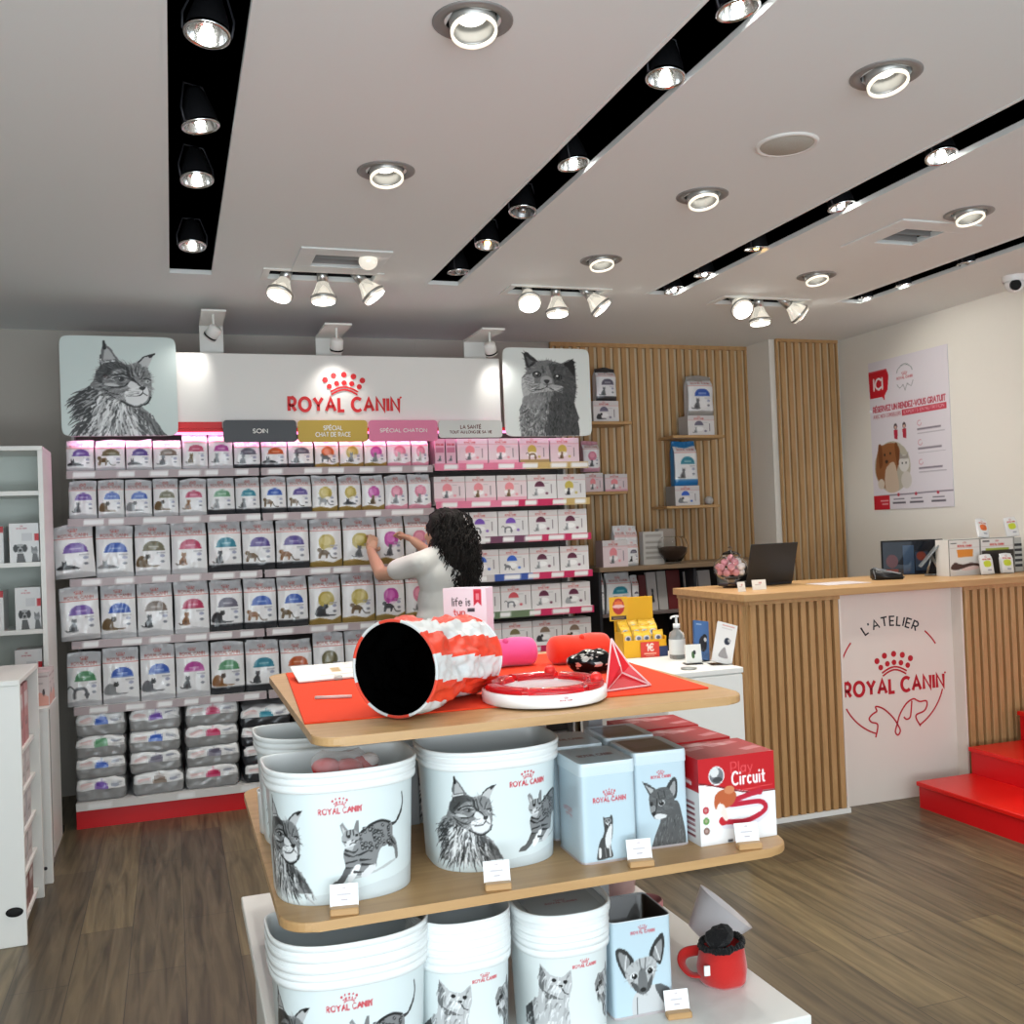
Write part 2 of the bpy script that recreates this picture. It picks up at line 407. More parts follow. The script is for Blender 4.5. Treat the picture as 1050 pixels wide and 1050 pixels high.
G = lambda t, b=.01: (t, min(1, t+b*.6), min(1, t+b))
def coon(c, ox, oy, k, kx=None, seed=3, nf=420):
    """long haired tabby head and ruff looking right; own frame 920 x 860"""
    c.win(ox-35*(kx or k), oy-35*k, k, kx)
    body = [(150, 895), (165, 800), (148, 730), (200, 655), (150, 600), (185, 540), (240, 480), (290, 420), (310, 340), (345, 290), (350, 200), (380, 85), (440, 150), (495, 245), (560, 280), (640, 260), (690, 205), (790, 175), (720, 300), (745, 380), (750, 480), (735, 560), (690, 605), (650, 640), (740, 710), (795, 790), (850, 895)]
    c.poly(body, G(.44))
    ruff = [(150, 895), (165, 800), (148, 730), (200, 655), (150, 600), (240, 480), (330, 480), (450, 560), (600, 640), (660, 640), (740, 710), (850, 895)]
    c.poly(ruff, G(.5))
    c.fur(ruff, nf, lambda x, y: (-.9*(560-x)/420-.05, .55+.3*(y-500)/400) if x < 560 else (.45, .9), 120, 20, [G(.08), G(.2), G(.32), G(.62), G(.82), G(.9), G(.14)], seed)
    c.poly([(620, 660), (700, 690), (790, 790), (845, 890), (760, 890), (690, 760)], G(.2), .6)
    c.fur([(330, 520), (560, 600), (650, 890), (300, 890)], nf//3, lambda x, y: ((x-470)/260, 1), 130, 16, [G(.85), G(.92), G(.3), G(.7)], seed+1)
    c.fur([(150, 560), (260, 470), (330, 520), (260, 720), (160, 720)], nf//4, lambda x, y: (-.8, .5), 90, 16, [G(.1), G(.18), G(.6)], seed+2)
    head = [(300, 400), (345, 290), (355, 230), (495, 245), (560, 280), (640, 260), (720, 310), (745, 380), (750, 480), (735, 560), (690, 610), (600, 640), (480, 590), (380, 540), (310, 470)]
    c.poly(head, G(.46), 1, True)
    c.fur(head, nf//2, lambda x, y: ((x-620)/300-.1, (y-400)/300), 55, 9, [G(.2), G(.35), G(.55), G(.68), G(.75)], seed+5, .6)
    c.poly([(348, 290), (352, 200), (380, 95), (440, 155), (500, 250), (430, 245), (370, 310)], G(.4))
    c.poly([(372, 245), (386, 130), (420, 150), (470, 232)], G(.68)); c.line([(380, 80), (384, 140)], 16, G(.08), w1=26)
    c.line([(350, 200), (350, 300), (365, 330)], 12, G(.2)); c.line([(370, 262), (460, 248)], 10, G(.88)); c.line([(352, 236), (378, 320)], 10, G(.85))
    c.poly([(650, 262), (700, 208), (785, 178), (745, 260), (722, 305)], G(.72)); c.line([(648, 258), (700, 206), (790, 176)], 12, G(.12)); c.line([(745, 205), (792, 174)], 22, G(.06), w1=4)
    c.poly([(305, 385), (345, 300), (400, 262), (500, 258), (560, 300), (470, 330), (390, 390), (340, 440)], G(.2), .85, True)
    for st, w, t in (([(400, 400), (450, 372), (520, 360), (560, 372)], 15, .05), ([(560, 310), (575, 380), (620, 430), (668, 478)], 24, .05), ([(500, 290), (540, 320)], 14, .1),
                     ([(590, 300), (600, 350), (610, 400)], 13, .12), ([(640, 290), (625, 330), (650, 380)], 11, .15), ([(690, 340), (670, 400)], 12, .2),
                     ([(355, 430), (420, 470), (500, 480)], 12, .12), ([(340, 470), (420, 520), (500, 540)], 12, .1), ([(380, 520), (460, 570)], 11, .12), ([(420, 330), (360, 390)], 14, .1)):
        c.line(st, w, G(t), .9, sm=True)
    c.poly([(440, 390), (520, 375), (565, 400), (540, 425), (450, 420)], G(.68), .9, True)
    if nf > 500: c.refur(head, 1500, lambda x, y: ((x-640)/200, (y-430)/200), 26, 5, .13, seed+20)
    c.ell(500, 408, 46, 22, G(.42)); c.ell(508, 406, 22, 18, G(.1)); c.line([(440, 402), (500, 384), (556, 400)], 8, G(.04), sm=True); c.ell(496, 400, 6, 5, .95)
    c.ell(430, 455, 60, 14, G(.82), .8, 8); c.line([(430, 480), (520, 470), (560, 440)], 13, G(.12), sm=True)
    c.poly([(585, 420), (640, 450), (670, 490), (630, 500), (560, 470)], G(.85), .95, True)
    c.ell(718, 425, 20, 15, G(.7)); c.line([(690, 402), (722, 398), (744, 412)], 10, G(.05)); c.ell(722, 424, 7, 9, .05)
    c.poly([(540, 510), (640, 468), (668, 500), (705, 470), (722, 520), (705, 590), (640, 628), (560, 612), (530, 560)], G(.86), 1, True)
    c.poly([(650, 478), (700, 470), (694, 492), (676, 500), (660, 496)], G(.12), 1, True)
    c.line([(678, 495), (676, 520), (640, 548), (560, 552)], 9, G(.08), sm=True); c.line([(676, 518), (712, 545)], 7, G(.15))
    c.fur([(540, 500), (660, 480), (650, 545), (550, 550)], 26, lambda x, y: (-1, .15), 60, 5, [G(.35), G(.5), G(.95)], seed+7)
    c.line([(500, 590), (580, 636), (650, 642), (715, 605), (740, 560)], 15, G(.06), .9, sm=True)
    for k in range(5): c.line([(560, 520+8*k), (440-10*k, 560+22*k)], 3, .95, .7)
    c.win(0, 0, 1); return c
def british(c, ox, oy, k, seed=3):
    c.win(ox-130*k, oy-120*k, k)
    body = [(262, 915), (250, 800), (262, 660), (300, 575), (283, 470), (290, 390), (330, 335), (308, 175), (330, 153), (380, 190), (432, 238), (520, 225), (640, 258), (690, 228), (735, 215), (765, 235), (755, 330), (765, 480), (742, 620), (775, 740), (778, 915)]
    c.poly(body, G(.44))
    c.poly([(520, 260), (640, 262), (740, 220), (762, 250), (765, 480), (742, 620), (778, 760), (778, 915), (460, 915), (490, 700), (540, 560), (580, 480)], G(.24), .85)
    c.fur([(262, 915), (250, 800), (262, 660), (300, 590), (520, 560), (480, 915)], 330, lambda x, y: (math.sin(x*.05+y*.03), .8), 36, 11, [G(.2), G(.3), G(.55), G(.68), G(.75)], seed, .8)
    c.fur([(480, 560), (742, 620), (778, 760), (778, 915), (470, 915)], 260, lambda x, y: (math.sin(x*.04)*.6, 1), 42, 9, [G(.1), G(.16), G(.26), G(.32)], seed+1, .7)
    c.fur([(300, 300), (520, 240), (740, 260), (760, 500), (640, 600), (300, 560)], 260, lambda x, y: ((x-500)/260, (y-420)/260), 18, 7, [G(.26), G(.36), G(.5), G(.44)], seed+2, .6)
    c.poly([(308, 178), (330, 158), (430, 240), (360, 300), (335, 300)], G(.12)); c.poly([(330, 200), (400, 245), (350, 280)], G(.34))
    c.poly([(650, 262), (735, 216), (764, 236), (750, 380), (700, 300)], G(.07))
    c.poly([(290, 400), (380, 350), (400, 440), (470, 440), (440, 520), (360, 530), (300, 560), (283, 470)], G(.66), .9, True)
    for k_ in range(6): c.line([(300+8*k_, 380+24*k_), (380, 400+24*k_)], 7, G(.3), .7)
    c.poly([(300, 560), (420, 540), (500, 600), (420, 650), (290, 640)], G(.52), .7, True)
    c.line([(470, 290), (480, 340)], 16, G(.2), .8); c.line([(520, 280), (515, 350)], 14, G(.5), .6); c.line([(580, 290), (560, 340)], 16, G(.15), .8)
    c.refur(body[:22], 2600, lambda x, y: ((x-500)/260, (y-380)/200+.3), 24, 6, .07, seed+9, .75)
    for ex, ey, g in ((420, 360, .34), (602, 382, .24)):
        c.ell(ex, ey, 40, 29, G(.05)); c.ell(ex, ey+2, 31, 23, G(g)); c.ell(ex+4, ey, 15, 18, .03); c.ell(ex-4, ey-9, 9, 7, 1.)
    c.poly([(455, 390), (500, 372), (545, 392), (545, 440), (460, 440)], G(.62), .9, True)
    c.poly([(380, 480), (450, 445), (500, 462), (560, 450), (640, 470), (590, 500), (500, 515), (400, 522)], G(.66), .9, True); c.refur([(370, 470), (500, 450), (650, 460), (600, 520), (500, 540), (380, 540)], 260, lambda x, y: ((x-500)/100, .4), 26, 5, .12, seed+4)
    c.poly([(478, 412), (530, 412), (504, 446)], G(.14), 1, True); c.line([(503, 440), (500, 470), (440, 500), (390, 495)], 7, G(.1), sm=True); c.line([(500, 468), (560, 500)], 7, G(.1))
    for k_ in range(4): c.line([(440, 455+12*k_), (370, 470+16*k_)], 5, G(.15), .8); c.line([(550, 460+10*k_), (640, 475+18*k_)], 4, G(.75), .8)
    c.win(0, 0, 1); return c
def bengal(c, ox, oy, k, seed=2):
    """spotted cat stepping left; frame 560 x 540"""
    c.win(ox-430*k, oy-310*k, k)
    rs = random.Random(seed)
    c.line([(600, 800), (760, 775), (900, 735)], 16, G(.62), .6)
    c.line([(858, 506), (915, 492), (958, 440), (978, 380), (970, 316)], 20, G(.18), w1=13, sm=True)
    c.poly([(850, 540), (895, 590), (925, 650), (932, 722), (908, 728), (895, 660), (850, 630), (820, 600)], G(.45), 1, True)
    body = [(635, 525), (700, 478), (790, 463), (860, 480), (885, 530), (870, 610), (790, 640), (765, 700), (745, 765), (690, 790), (640, 790), (560, 770), (535, 710), (528, 620), (600, 590)]
    c.poly(body, G(.5), 1, True)
    c.line([(640, 525), (720, 478), (800, 466), (865, 488)], 14, G(.12), sm=True)
    for i in range(46):
        x, y = rs.uniform(640, 870), rs.uniform(490, 640)
        c.ell(x, y, 15, 11, G(.1), .85, rs.uniform(0, 90)); c.ell(x+2, y+1, 8, 5, G(.62), .9)
    c.poly([(555, 790), (605, 722), (640, 730), (600, 800), (560, 825)], G(.93), 1, True)
    c.poly([(640, 790), (700, 740), (745, 730), (745, 765), (690, 800)], G(.85), 1, True)
    c.poly([(535, 730), (575, 735), (540, 800), (495, 835), (432, 842), (440, 822), (500, 785)], G(.35), 1, True)
    for st in ([(545, 700), (620, 690)], [(540, 730), (600, 735)], [(640, 690), (720, 700)], [(650, 720), (740, 735)], [(630, 660), (700, 640)], [(600, 760), (660, 770)], [(870, 600), (905, 640)], [(540, 615), (600, 640), (625, 620)], [(535, 640), (590, 665), (620, 655)]):
        c.line(st, 15, G(.06), .9, w1=6, sm=True)
    c.poly([(530, 590), (560, 560), (600, 580), (590, 620), (545, 610)], G(.8), .7, True)
    c.poly([(508, 455), (525, 440), (565, 495), (530, 540)], G(.5)); c.poly([(600, 495), (620, 438), (636, 440), (636, 530)], G(.45)); c.poly([(520, 465), (548, 495), (528, 515)], G(.75))
    c.ell(576, 545, 60, 56, G(.6)); c.ell(578, 578, 34, 24, G(.82))
    for st in ([(556, 500), (552, 530)], [(576, 495), (576, 525)], [(598, 498), (602, 530)], [(522, 560), (548, 570)], [(632, 560), (610, 572)]): c.line(st, 8, G(.15))
    c.ell(566, 535, 12, 9, .05); c.ell(620, 532, 10, 9, .05); c.ell(590, 562, 10, 7, G(.1)); c.line([(570, 585), (590, 575), (615, 580)], 5, G(.1))
    c.win(0, 0, 1); return c
def fluffs(c, ox, oy, k):
    """pale kitten looking right and a tabby behind; frame 500 x 300 (small buckets)"""
    c.win(ox, oy, k)
    b = [(0, 300), (0, 235), (60, 180), (85, 160), (90, 110), (100, 15), (140, 60), (185, 75), (225, 45), (230, 110), (220, 150), (210, 190), (220, 300)]
    c.poly(b, G(.72)); c.poly([(0, 235), (50, 190), (60, 300), (0, 300)], G(.25)); c.poly([(88, 110), (100, 18), (120, 60), (110, 130), (190, 170), (120, 165)], G(.3), .8)
    c.fur(b, 160, lambda x, y: (-.3, 1), 40, 8, [G(.45), G(.6), G(.85), G(.92)], 4, .7)
    c.ell(155, 85, 10, 8, .06); c.ell(200, 95, 9, 8, .06); c.ell(180, 112, 9, 6, .1); c.line([(182, 115), (195, 140), (210, 150)], 5, .15, sm=True); c.ell(165, 125, 22, 15, G(.9), .6)
    t = [(330, 130), (350, 90), (370, 95), (400, 85), (410, 60), (425, 80), (430, 130), (470, 90), (480, 300), (400, 300), (370, 220), (340, 180)]
    c.poly(t, G(.5)); c.fur(t, 140, lambda x, y: (.2, 1), 40, 9, [G(.08), G(.2), G(.7), G(.85)], 6, .85)
    c.ell(365, 135, 12, 9, .05); c.ell(345, 160, 8, 7, .05); c.ell(372, 172, 20, 18, G(.85), .8); c.poly([(430, 110), (480, 85), (480, 300), (450, 300)], G(.1), .9)
    c.win(0, 0, 1); return c
def abys(c, ox, oy, k):
    """abyssinian bust looking left; frame 360 x 540"""
    c.win(ox-645*k, oy-315*k, k)
    c.poly([(720, 855), (735, 760), (790, 640), (800, 560), (930, 490), (980, 620), (1005, 830), (880, 845)], G(.32), 1, True)
    c.fur([(735, 850), (750, 740), (820, 620), (960, 600), (1000, 820)], 200, lambda x, y: (-.1, 1), 40, 9, [G(.2), G(.28), G(.42), G(.5)], 3, .6)
    c.poly([(650, 325), (700, 345), (760, 390), (740, 430), (705, 430)], G(.25)); c.poly([(672, 350), (745, 395), (720, 425)], G(.68))
    c.poly([(850, 400), (890, 335), (925, 318), (945, 345), (945, 420), (930, 475), (890, 470)], G(.2), 1, True); c.poly([(880, 400), (915, 345), (930, 360), (925, 440), (895, 465), (880, 440)], G(.6), 1, True)
    h = [(705, 440), (760, 395), (850, 385), (900, 440), (920, 520), (870, 590), (800, 620), (750, 615), (715, 570), (705, 510)]
    c.poly(h, G(.34), 1, True); c.fur(h, 150, lambda x, y: (.8, .2), 34, 7, [G(.2), G(.45), G(.3)], 5, .6)
    c.poly([(740, 590), (790, 580), (850, 600), (800, 622), (760, 618)], G(.85), 1, True); c.ell(732, 540, 26, 30, G(.6), .7)
    c.ell(808, 502, 30, 21, G(.75), 1, -20); c.ell(806, 502, 22, 17, .05); c.ell(722, 500, 13, 17, .08); c.ell(800, 496, 5, 4, .95)
    c.line([(770, 470), (760, 540), (745, 585)], 9, G(.1)); c.poly([(722, 570), (750, 560), (752, 585), (735, 592)], G(.08), 1, True); c.line([(780, 420), (790, 470)], 8, G(.15)); c.line([(830, 410), (840, 460)], 8, G(.15))
    c.win(0, 0, 1); return c
def sitcat(c, ox, oy, k):
    """little sitting cat; frame 190 x 430"""
    c.win(ox-285*k, oy-490*k, k)
    c.poly([(290, 910), (295, 830), (320, 740), (365, 670), (372, 600), (365, 505), (385, 512), (440, 508), (452, 490), (468, 510), (470, 570), (462, 680), (440, 790), (460, 890), (400, 905)], G(.24), 1, True)
    c.poly([(380, 720), (400, 650), (445, 580), (460, 600), (450, 720), (430, 800), (390, 800)], G(.85), 1, True)
    c.poly([(310, 800), (335, 810), (330, 890), (305, 885)], G(.85), 1, True); c.line([(425, 790), (432, 885)], 20, G(.75)); c.line([(375, 800), (385, 890)], 10, G(.5))
    c.ell(415, 545, 40, 28, G(.5)); c.ell(396, 545, 7, 6, .05); c.ell(428, 540, 7, 6, .05); c.poly([(392, 560), (430, 555), (415, 600)], G(.9)); c.ell(408, 595, 9, 14, .08); c.ell(412, 562, 8, 6, .08)
    c.win(0, 0, 1); return c
def oriental(c, ox, oy, k):
    """big-eared oriental face; frame 215 x 330 (in crop units of the lower tin)"""
    c.win(ox-170*k, oy-258*k, k)
    c.poly([(245, 590), (235, 480), (320, 450), (385, 490), (395, 560), (380, 590)], G(.78), 1, True)
    c.poly([(320, 450), (370, 470), (388, 540), (360, 540), (330, 490)], G(.3), .9, True)
    c.line([(248, 490), (245, 585)], 4, G(.2))
    for e, i in (([(172, 300), (190, 290), (215, 305), (240, 345), (225, 370), (208, 410), (180, 350)], [(184, 306), (212, 322), (225, 350), (205, 380), (188, 345)]),
                 ([(358, 262), (345, 260), (318, 290), (300, 335), (325, 365), (345, 372), (360, 310)], [(348, 280), (325, 305), (315, 340), (340, 360), (352, 310)])):
        c.poly(e, G(.18), 1, True); c.poly(i, G(.6), .9, True); c.line([i[1], i[3]], 5, G(.9), .8)
    h = [(207, 382), (238, 350), (298, 338), (328, 366), (321, 408), (298, 456), (275, 484), (250, 468), (217, 428)]
    c.poly(h, G(.70), 1, True); c.fur(h, 90, lambda x, y: ((x-268)/60, (y-400)/60), 18, 4, [G(.4), G(.8), G(.5)], 2, .6)
    c.poly([(225, 425), (250, 440), (262, 475), (240, 460)], G(.2), .8, True); c.poly([(310, 410), (290, 440), (285, 475), (305, 450)], G(.2), .8, True)
    c.poly([(258, 390), (282, 388), (290, 460), (272, 482), (254, 462)], G(.35), .8, True)
    c.ell(240, 405, 16, 14, G(.88)); c.ell(241, 406, 11, 12, .04); c.ell(302, 393, 15, 14, G(.88)); c.ell(301, 394, 11, 12, .04); c.ell(237, 401, 3, 3, 1.); c.ell(298, 389, 3, 3, 1.)
    c.ell(272, 462, 12, 8, .06); c.line([(262, 345), (266, 385)], 4, G(.3)); c.line([(285, 342), (282, 385)], 4, G(.3))
    c.win(0, 0, 1); return c
# ------------------------------------------------------------------ meshes that carry a print
def color_mesh(name, verts, faces, cols, m, smooth_=True):
    """cols: one list of corner colours (sRGB) per face"""
    me = bpy.data.meshes.new(name); me.from_pydata(verts, [], faces)
    ca = me.color_attributes.new('Col', 'FLOAT_COLOR', 'CORNER')
    c = lin(np.array([k for f in cols for k in f], float).reshape(-1, 3))
    ca.data.foreach_set('color', np.hstack([c, np.ones((len(c), 1))]).astype(np.float32).ravel())
    me.polygons.foreach_set('use_smooth', [smooth_]*len(faces))
    me.materials.append(m); me.update()
    return me
def samp(img, u, v):
    h, w = img.shape[:2]
    return img[min(h-1, max(0, int(v*h))), min(w-1, max(0, int(u*w)))]
def sbox(name, w, d, h, nx, ny, nz, arts, base, m, shape=None, smooth_=False, sh=None):
    """box lattice (front at y=-d/2, bottom at z=0) with prints; shape(a,b,c)->point, a,b in -1..1, c in 0..1"""
    idx = {}; V = []; Fs = []; C = []
    arts = {k: (v.out() if isinstance(v, Cv) else v) for k, v in arts.items()}
    def vid(i, j, l):
        k = (i, j, l)
        if k not in idx:
            a, b, c = 2*i/nx-1, 2*j/ny-1, l/nz
            idx[k] = len(V); V.append(tuple(shape(a, b, c)) if shape else (a*w/2, b*d/2, c*h))
        return idx[k]
    def face(fn, q, uv):
        Fs.append([vid(*p) for p in q])
        img = arts.get(fn)
        if img is None or (hasattr(img, 'shape') and img.ndim == 1) or isinstance(img, tuple): C.append([base if img is None else img]*4)
        else: C.append([samp(img, *p) for p in uv])
    e = 1e-4
    for i in range(nx):
        for l in range(nz):
            u0, u1, v0, v1 = i/nx, (i+1)/nx-e, 1-l/nz-e, 1-(l+1)/nz
            face('front', [(i, 0, l), (i+1, 0, l), (i+1, 0, l+1), (i, 0, l+1)], [(u0, v0), (u1, v0), (u1, v1), (u0, v1)])
            face('back', [(i+1, ny, l), (i, ny, l), (i, ny, l+1), (i+1, ny, l+1)], [(1-u1, v0), (1-u0, v0), (1-u0, v1), (1-u1, v1)])
    for j in range(ny):
        for l in range(nz):
            u0, u1, v0, v1 = j/ny, (j+1)/ny-e, 1-l/nz-e, 1-(l+1)/nz
            face('right', [(nx, j, l), (nx, j+1, l), (nx, j+1, l+1), (nx, j, l+1)], [(u0, v0), (u1, v0), (u1, v1), (u0, v1)])
            face('left', [(0, j+1, l), (0, j, l), (0, j, l+1), (0, j+1, l+1)], [(1-u1, v0), (1-u0, v0), (1-u0, v1), (1-u1, v1)])
    for i in range(nx):
        for j in range(ny):
            u0, u1, v0, v1 = i/nx, (i+1)/nx-e, 1-j/ny-e, 1-(j+1)/ny
            face('top', [(i, j, nz), (i+1, j, nz), (i+1, j+1, nz), (i, j+1, nz)], [(u0, v0), (u1, v0), (u1, v1), (u0, v1)])
            face('bottom', [(i, j+1, 0), (i+1, j+1, 0), (i+1, j, 0), (i, j, 0)], [(0, 0)]*4)
    return color_mesh(name, V, Fs, C, m, smooth_)
def carton(name, w, d, h, arts, base, m=None, nx=2, ny=2, nz=2):
    return sbox(name, w, d, h, nx, ny, nz, arts, base, m or M_print)

# --- small cats and brand marks used on the packs
def pack_cat(c, pose, x, y, s, col):
    """cat standing on (x, y) about s high"""
    d = tuple(v*.45 for v in col)
    if pose == 'sit':
        c.poly([(x-.3*s, y), (x-.34*s, y-.3*s), (x-.12*s, y-.62*s), (x+.1*s, y-.62*s), (x+.2*s, y-.2*s), (x+.22*s, y)], col, 1, True)
        c.ell(x, y-.76*s, .17*s, .15*s, col); c.poly([(x-.17*s, y-.8*s), (x-.14*s, y-1.02*s), (x, y-.88*s), (x+.14*s, y-1.02*s), (x+.17*s, y-.8*s)], col)
        c.line([(x-.28*s, y-.03*s), (x-.5*s, y-.03*s), (x-.58*s, y-.12*s)], .07*s, d); c.ell(x-.1*s, y-.2*s, .12*s, .16*s, d, .5)
    elif pose == 'lie':
        c.poly([(x-.9*s, y), (x-.8*s, y-.3*s), (x-.3*s, y-.42*s), (x+.4*s, y-.3*s), (x+.8*s, y-.12*s), (x+.85*s, y)], col, 1, True)
        c.ell(x-.35*s, y-.5*s, .22*s, .2*s, col); c.poly([(x-.55*s, y-.55*s), (x-.52*s, y-.85*s), (x-.35*s, y-.66*s), (x-.18*s, y-.85*s), (x-.15*s, y-.5*s)], col)
        c.ell(x+.1*s, y-.15*s, .5*s, .12*s, d, .6)
    elif pose == 'curl':
        c.poly([(x-.7*s, y), (x-.75*s, y-.55*s), (x-.4*s, y-.85*s), (x, y-.6*s), (x+.1*s, y-.15*s), (x+.8*s, y-.08*s), (x+.8*s, y)], col, 1, True)
        c.ell(x+.05*s, y-.75*s, .2*s, .17*s, d); c.poly([(x-.1*s, y-.8*s), (x-.06*s, y-1*s), (x+.05*s, y-.9*s), (x+.2*s, y-1*s), (x+.22*s, y-.75*s)], d)
    elif pose == 'walk':
        c.poly([(x-.6*s, y-.3*s), (x-.5*s, y-.7*s), (x, y-.72*s), (x+.35*s, y-.45*s), (x+.2*s, y-.3*s), (x+.1*s, y), (x, y), (x, y-.3*s), (x-.35*s, y-.3*s), (x-.45*s, y), (x-.6*s, y)], col)
        c.ell(x-.52*s, y-.72*s, .18*s, .16*s, col); c.line([(x+.25*s, y-.45*s), (x+.5*s, y-.05*s), (x+.9*s, y-.02*s)], .07*s, d, sm=True)
    elif pose == 'arch':
        c.line([(x+.6*s, y), (x+.55*s, y-.5*s), (x+.3*s, y-.68*s), (x-.2*s, y-.62*s), (x-.35*s, y-.3*s), (x-.35*s, y)], .22*s, col, sm=True)
        c.line([(x-.3*s, y-.55*s), (x-.65*s, y-.85*s), (x-.85*s, y-.7*s)], .08*s, d, sm=True); c.ell(x+.6*s, y-.2*s, .2*s, .17*s, col)
CATC = {'black': (.2, .2, .22), 'grey': (.45, .46, .48), 'brown': (.46, .36, .22), 'ginger': (.62, .42, .24), 'silver': (.62, .63, .64), 'white': (.86, .85, .83)}
def bag_art(w, h, arch, style, pose, catc, base_c, n):
    """front of a dry food bag. style: arch | ball; base_c: None or colour of the foot band"""
    nx, nz = n; c = Cv(nx, nz, (.90, .90, .905), 100, 100*h/w, ss=3); Hh = 100*h/w; V = lambda v: v*Hh
    c.rect(0, 0, 100, V(.24), (.83, .83, .84)); c.rect(0, V(.25), 100, V(.27), (.80, .5, .48), .75)
    if base_c is not None and style == 'arch': c.rect(0, V(.86), 100, Hh, base_c)
    elif base_c is not None: c.poly([(0, V(.9)), (30, V(.86)), (70, V(.92)), (100, V(.84)), (100, Hh), (0, Hh)], base_c)
    else: c.poly([(0, V(.92)), (50, V(.86)), (100, V(.92)), (100, Hh), (0, Hh)], (.76, .76, .77))
    c.prims(crown_prims(50, V(.075), 24), (.80, .25, .22), .75)
    c.text('ROYAL CANIN', 50, V(.175), V(.045), 74, (.64, .24, .22), .2, al=.7)
    if style == 'arch':
        arch = tuple(v*.86 for v in arch); cx, cy, r = 54, V(.49), 30
        c.poly([(cx+r*math.cos(t), cy-r*.78*math.sin(t)) for t in [PI*k/16 for k in range(17)]]+[(cx-r-2, cy+4), (cx+r+2, cy+4)], arch)
        c.rect(cx-15, cy-8, cx+15, cy-3, tuple(.55+.45*v for v in arch), .8)
    else:
        c.ell(52, V(.50), 26, 26, tuple(v*.9 for v in arch)); c.ell(50, V(.47), 16, 14, tuple(.3+.7*v for v in arch), .6)
    s = 38 if pose != 'lie' else 30
    c.ell(62, V(.70), 22, 14, (.92, .92, .93), .8)
    pack_cat(c, pose, 34 if style == 'arch' else 48, V(.83), s, tuple(v*.85 for v in CATC[catc]))
    c.ell(78, V(.63), 7, 4.5, (.55, .57, .68), .8); c.ell(78, V(.74), 6, 3.5, (.35, .37, .42), .8); c.rect(62, V(.56), 86, V(.575), (.6, .6, .64), .7); c.rect(64, V(.59), 80, V(.60), (.6, .6, .64), .6)
    return c
def bag_mesh(name, w, h, d, art, side, n, seed=0, style=0):
    nx, nz = n; rs = random.Random(seed); o1, o2, o3 = rs.uniform(0, 50), rs.uniform(-1, 1), rs.uniform(-1, 1)
    def shape(a, b, c):
        top = sstep(.72, .97, c); th = d/2*(.78+.22*sstep(0, .1, c))*(1-.93*top)
        bulge = (1-.30*abs(a)**4)*(1+.10*math.sin(PI*min(1, c*1.2)))
        y = b*th*bulge
        gus = (1-abs(b))*.05*w*sstep(.05, .3, c)*(abs(a) > .999)
        x = a*(w/2)*(1-.03*math.sin(PI*c)-.02*top*(1 if style else 0)) - math.copysign(gus, a)
        z = c*h
        k = noise.noise(Vector((a*1.7+o1, b, c*3+o1)))*.03*w + noise.noise(Vector((a*5+o1, b*.5, c*7)))*.012*w
        k2 = noise.noise(Vector((a*3.2-o1, 0, c*9+o1)))*.05*w*top
        y += (k*(1-top)*(-1 if b < 0 else 1)*abs(b) + k2 + top*.02*o2*w) * sstep(0, .06, c)
        z += top*(.02*h*o2*a + .02*h*o3*math.cos(a*3)) - .015*h*abs(a)**3*top
        x += top*.02*w*o3
        return (x, y, z)
    return sbox(name, w, d, h, nx, 4, nz, {'front': art, 'left': side, 'right': side}, (.82, .82, .83), M_film, shape, True)
def pillow_mesh(name, w, d, h, art, base, seed=0, sag=.0):
    rs = random.Random(seed); o = rs.uniform(0, 90)
    def shape(a, b, c):
        cc = 2*c-1; k = 11
        f = (abs(a)**k+abs(b)**k+abs(cc)**k)**(1/k); s_ = max(abs(a), abs(b), abs(cc))/f
        x, y, z = a*s_*w/2*1.03*(1-.05*(cc**2)), b*s_*d/2*1.02, cc*s_*h/2*1.10
        nn = noise.noise(Vector((a*2+o, b*2, cc*1.5)))
        z += nn*.16*h*(1 if cc > 0 else .3) + sag*(abs(a)**2-.4)*h*-.3*(cc > 0); x += noise.noise(Vector((b*2, cc*2+o, 3)))*.02*w; y += noise.noise(Vector((a*3, cc*3+o, 9)))*.02*w
        return (x, y, max(z+h/2, 0))
    return sbox(name, w, d, h, 34, 8, 12, {'front': art, 'left': base, 'right': base, 'back': base}, (.84, .84, .85), M_film, shape, True)

# --- walls round an outline: buckets and tins
def outline_super(w, d, nf, nb, ysplit, N):
    """D-like outline: half width w/2; front depth ysplit*d, back the rest. starts at back centre, runs left side -> front -> right side"""
    P = []
    for i in range(N*4):
        t = 2*PI*i/(N*4)+PI/2; cs, sn = math.cos(t), math.sin(t)
        n = nb if sn > 0 else nf; r = (1-ysplit)*d if sn > 0 else ysplit*d
        P.append((w/2*math.copysign(abs(cs)**(2/n), cs), r*math.copysign(abs(sn)**(2/n), sn)))
    L = [0]
    for i in range(len(P)): a, b = P[i], P[(i+1) % len(P)]; L.append(L[-1]+math.hypot(a[0]-b[0], a[1]-b[1]))
    out = []; T = L[-1]; j = 0
    for i in range(N):
        s = T*i/N
        while L[j+1] < s: j += 1
        f = (s-L[j])/(L[j+1]-L[j]+1e-12); a, b = P[j % len(P)], P[(j+1) % len(P)]
        out.append((a[0]+(b[0]-a[0])*f, a[1]+(b[1]-a[1])*f))
    return out, T
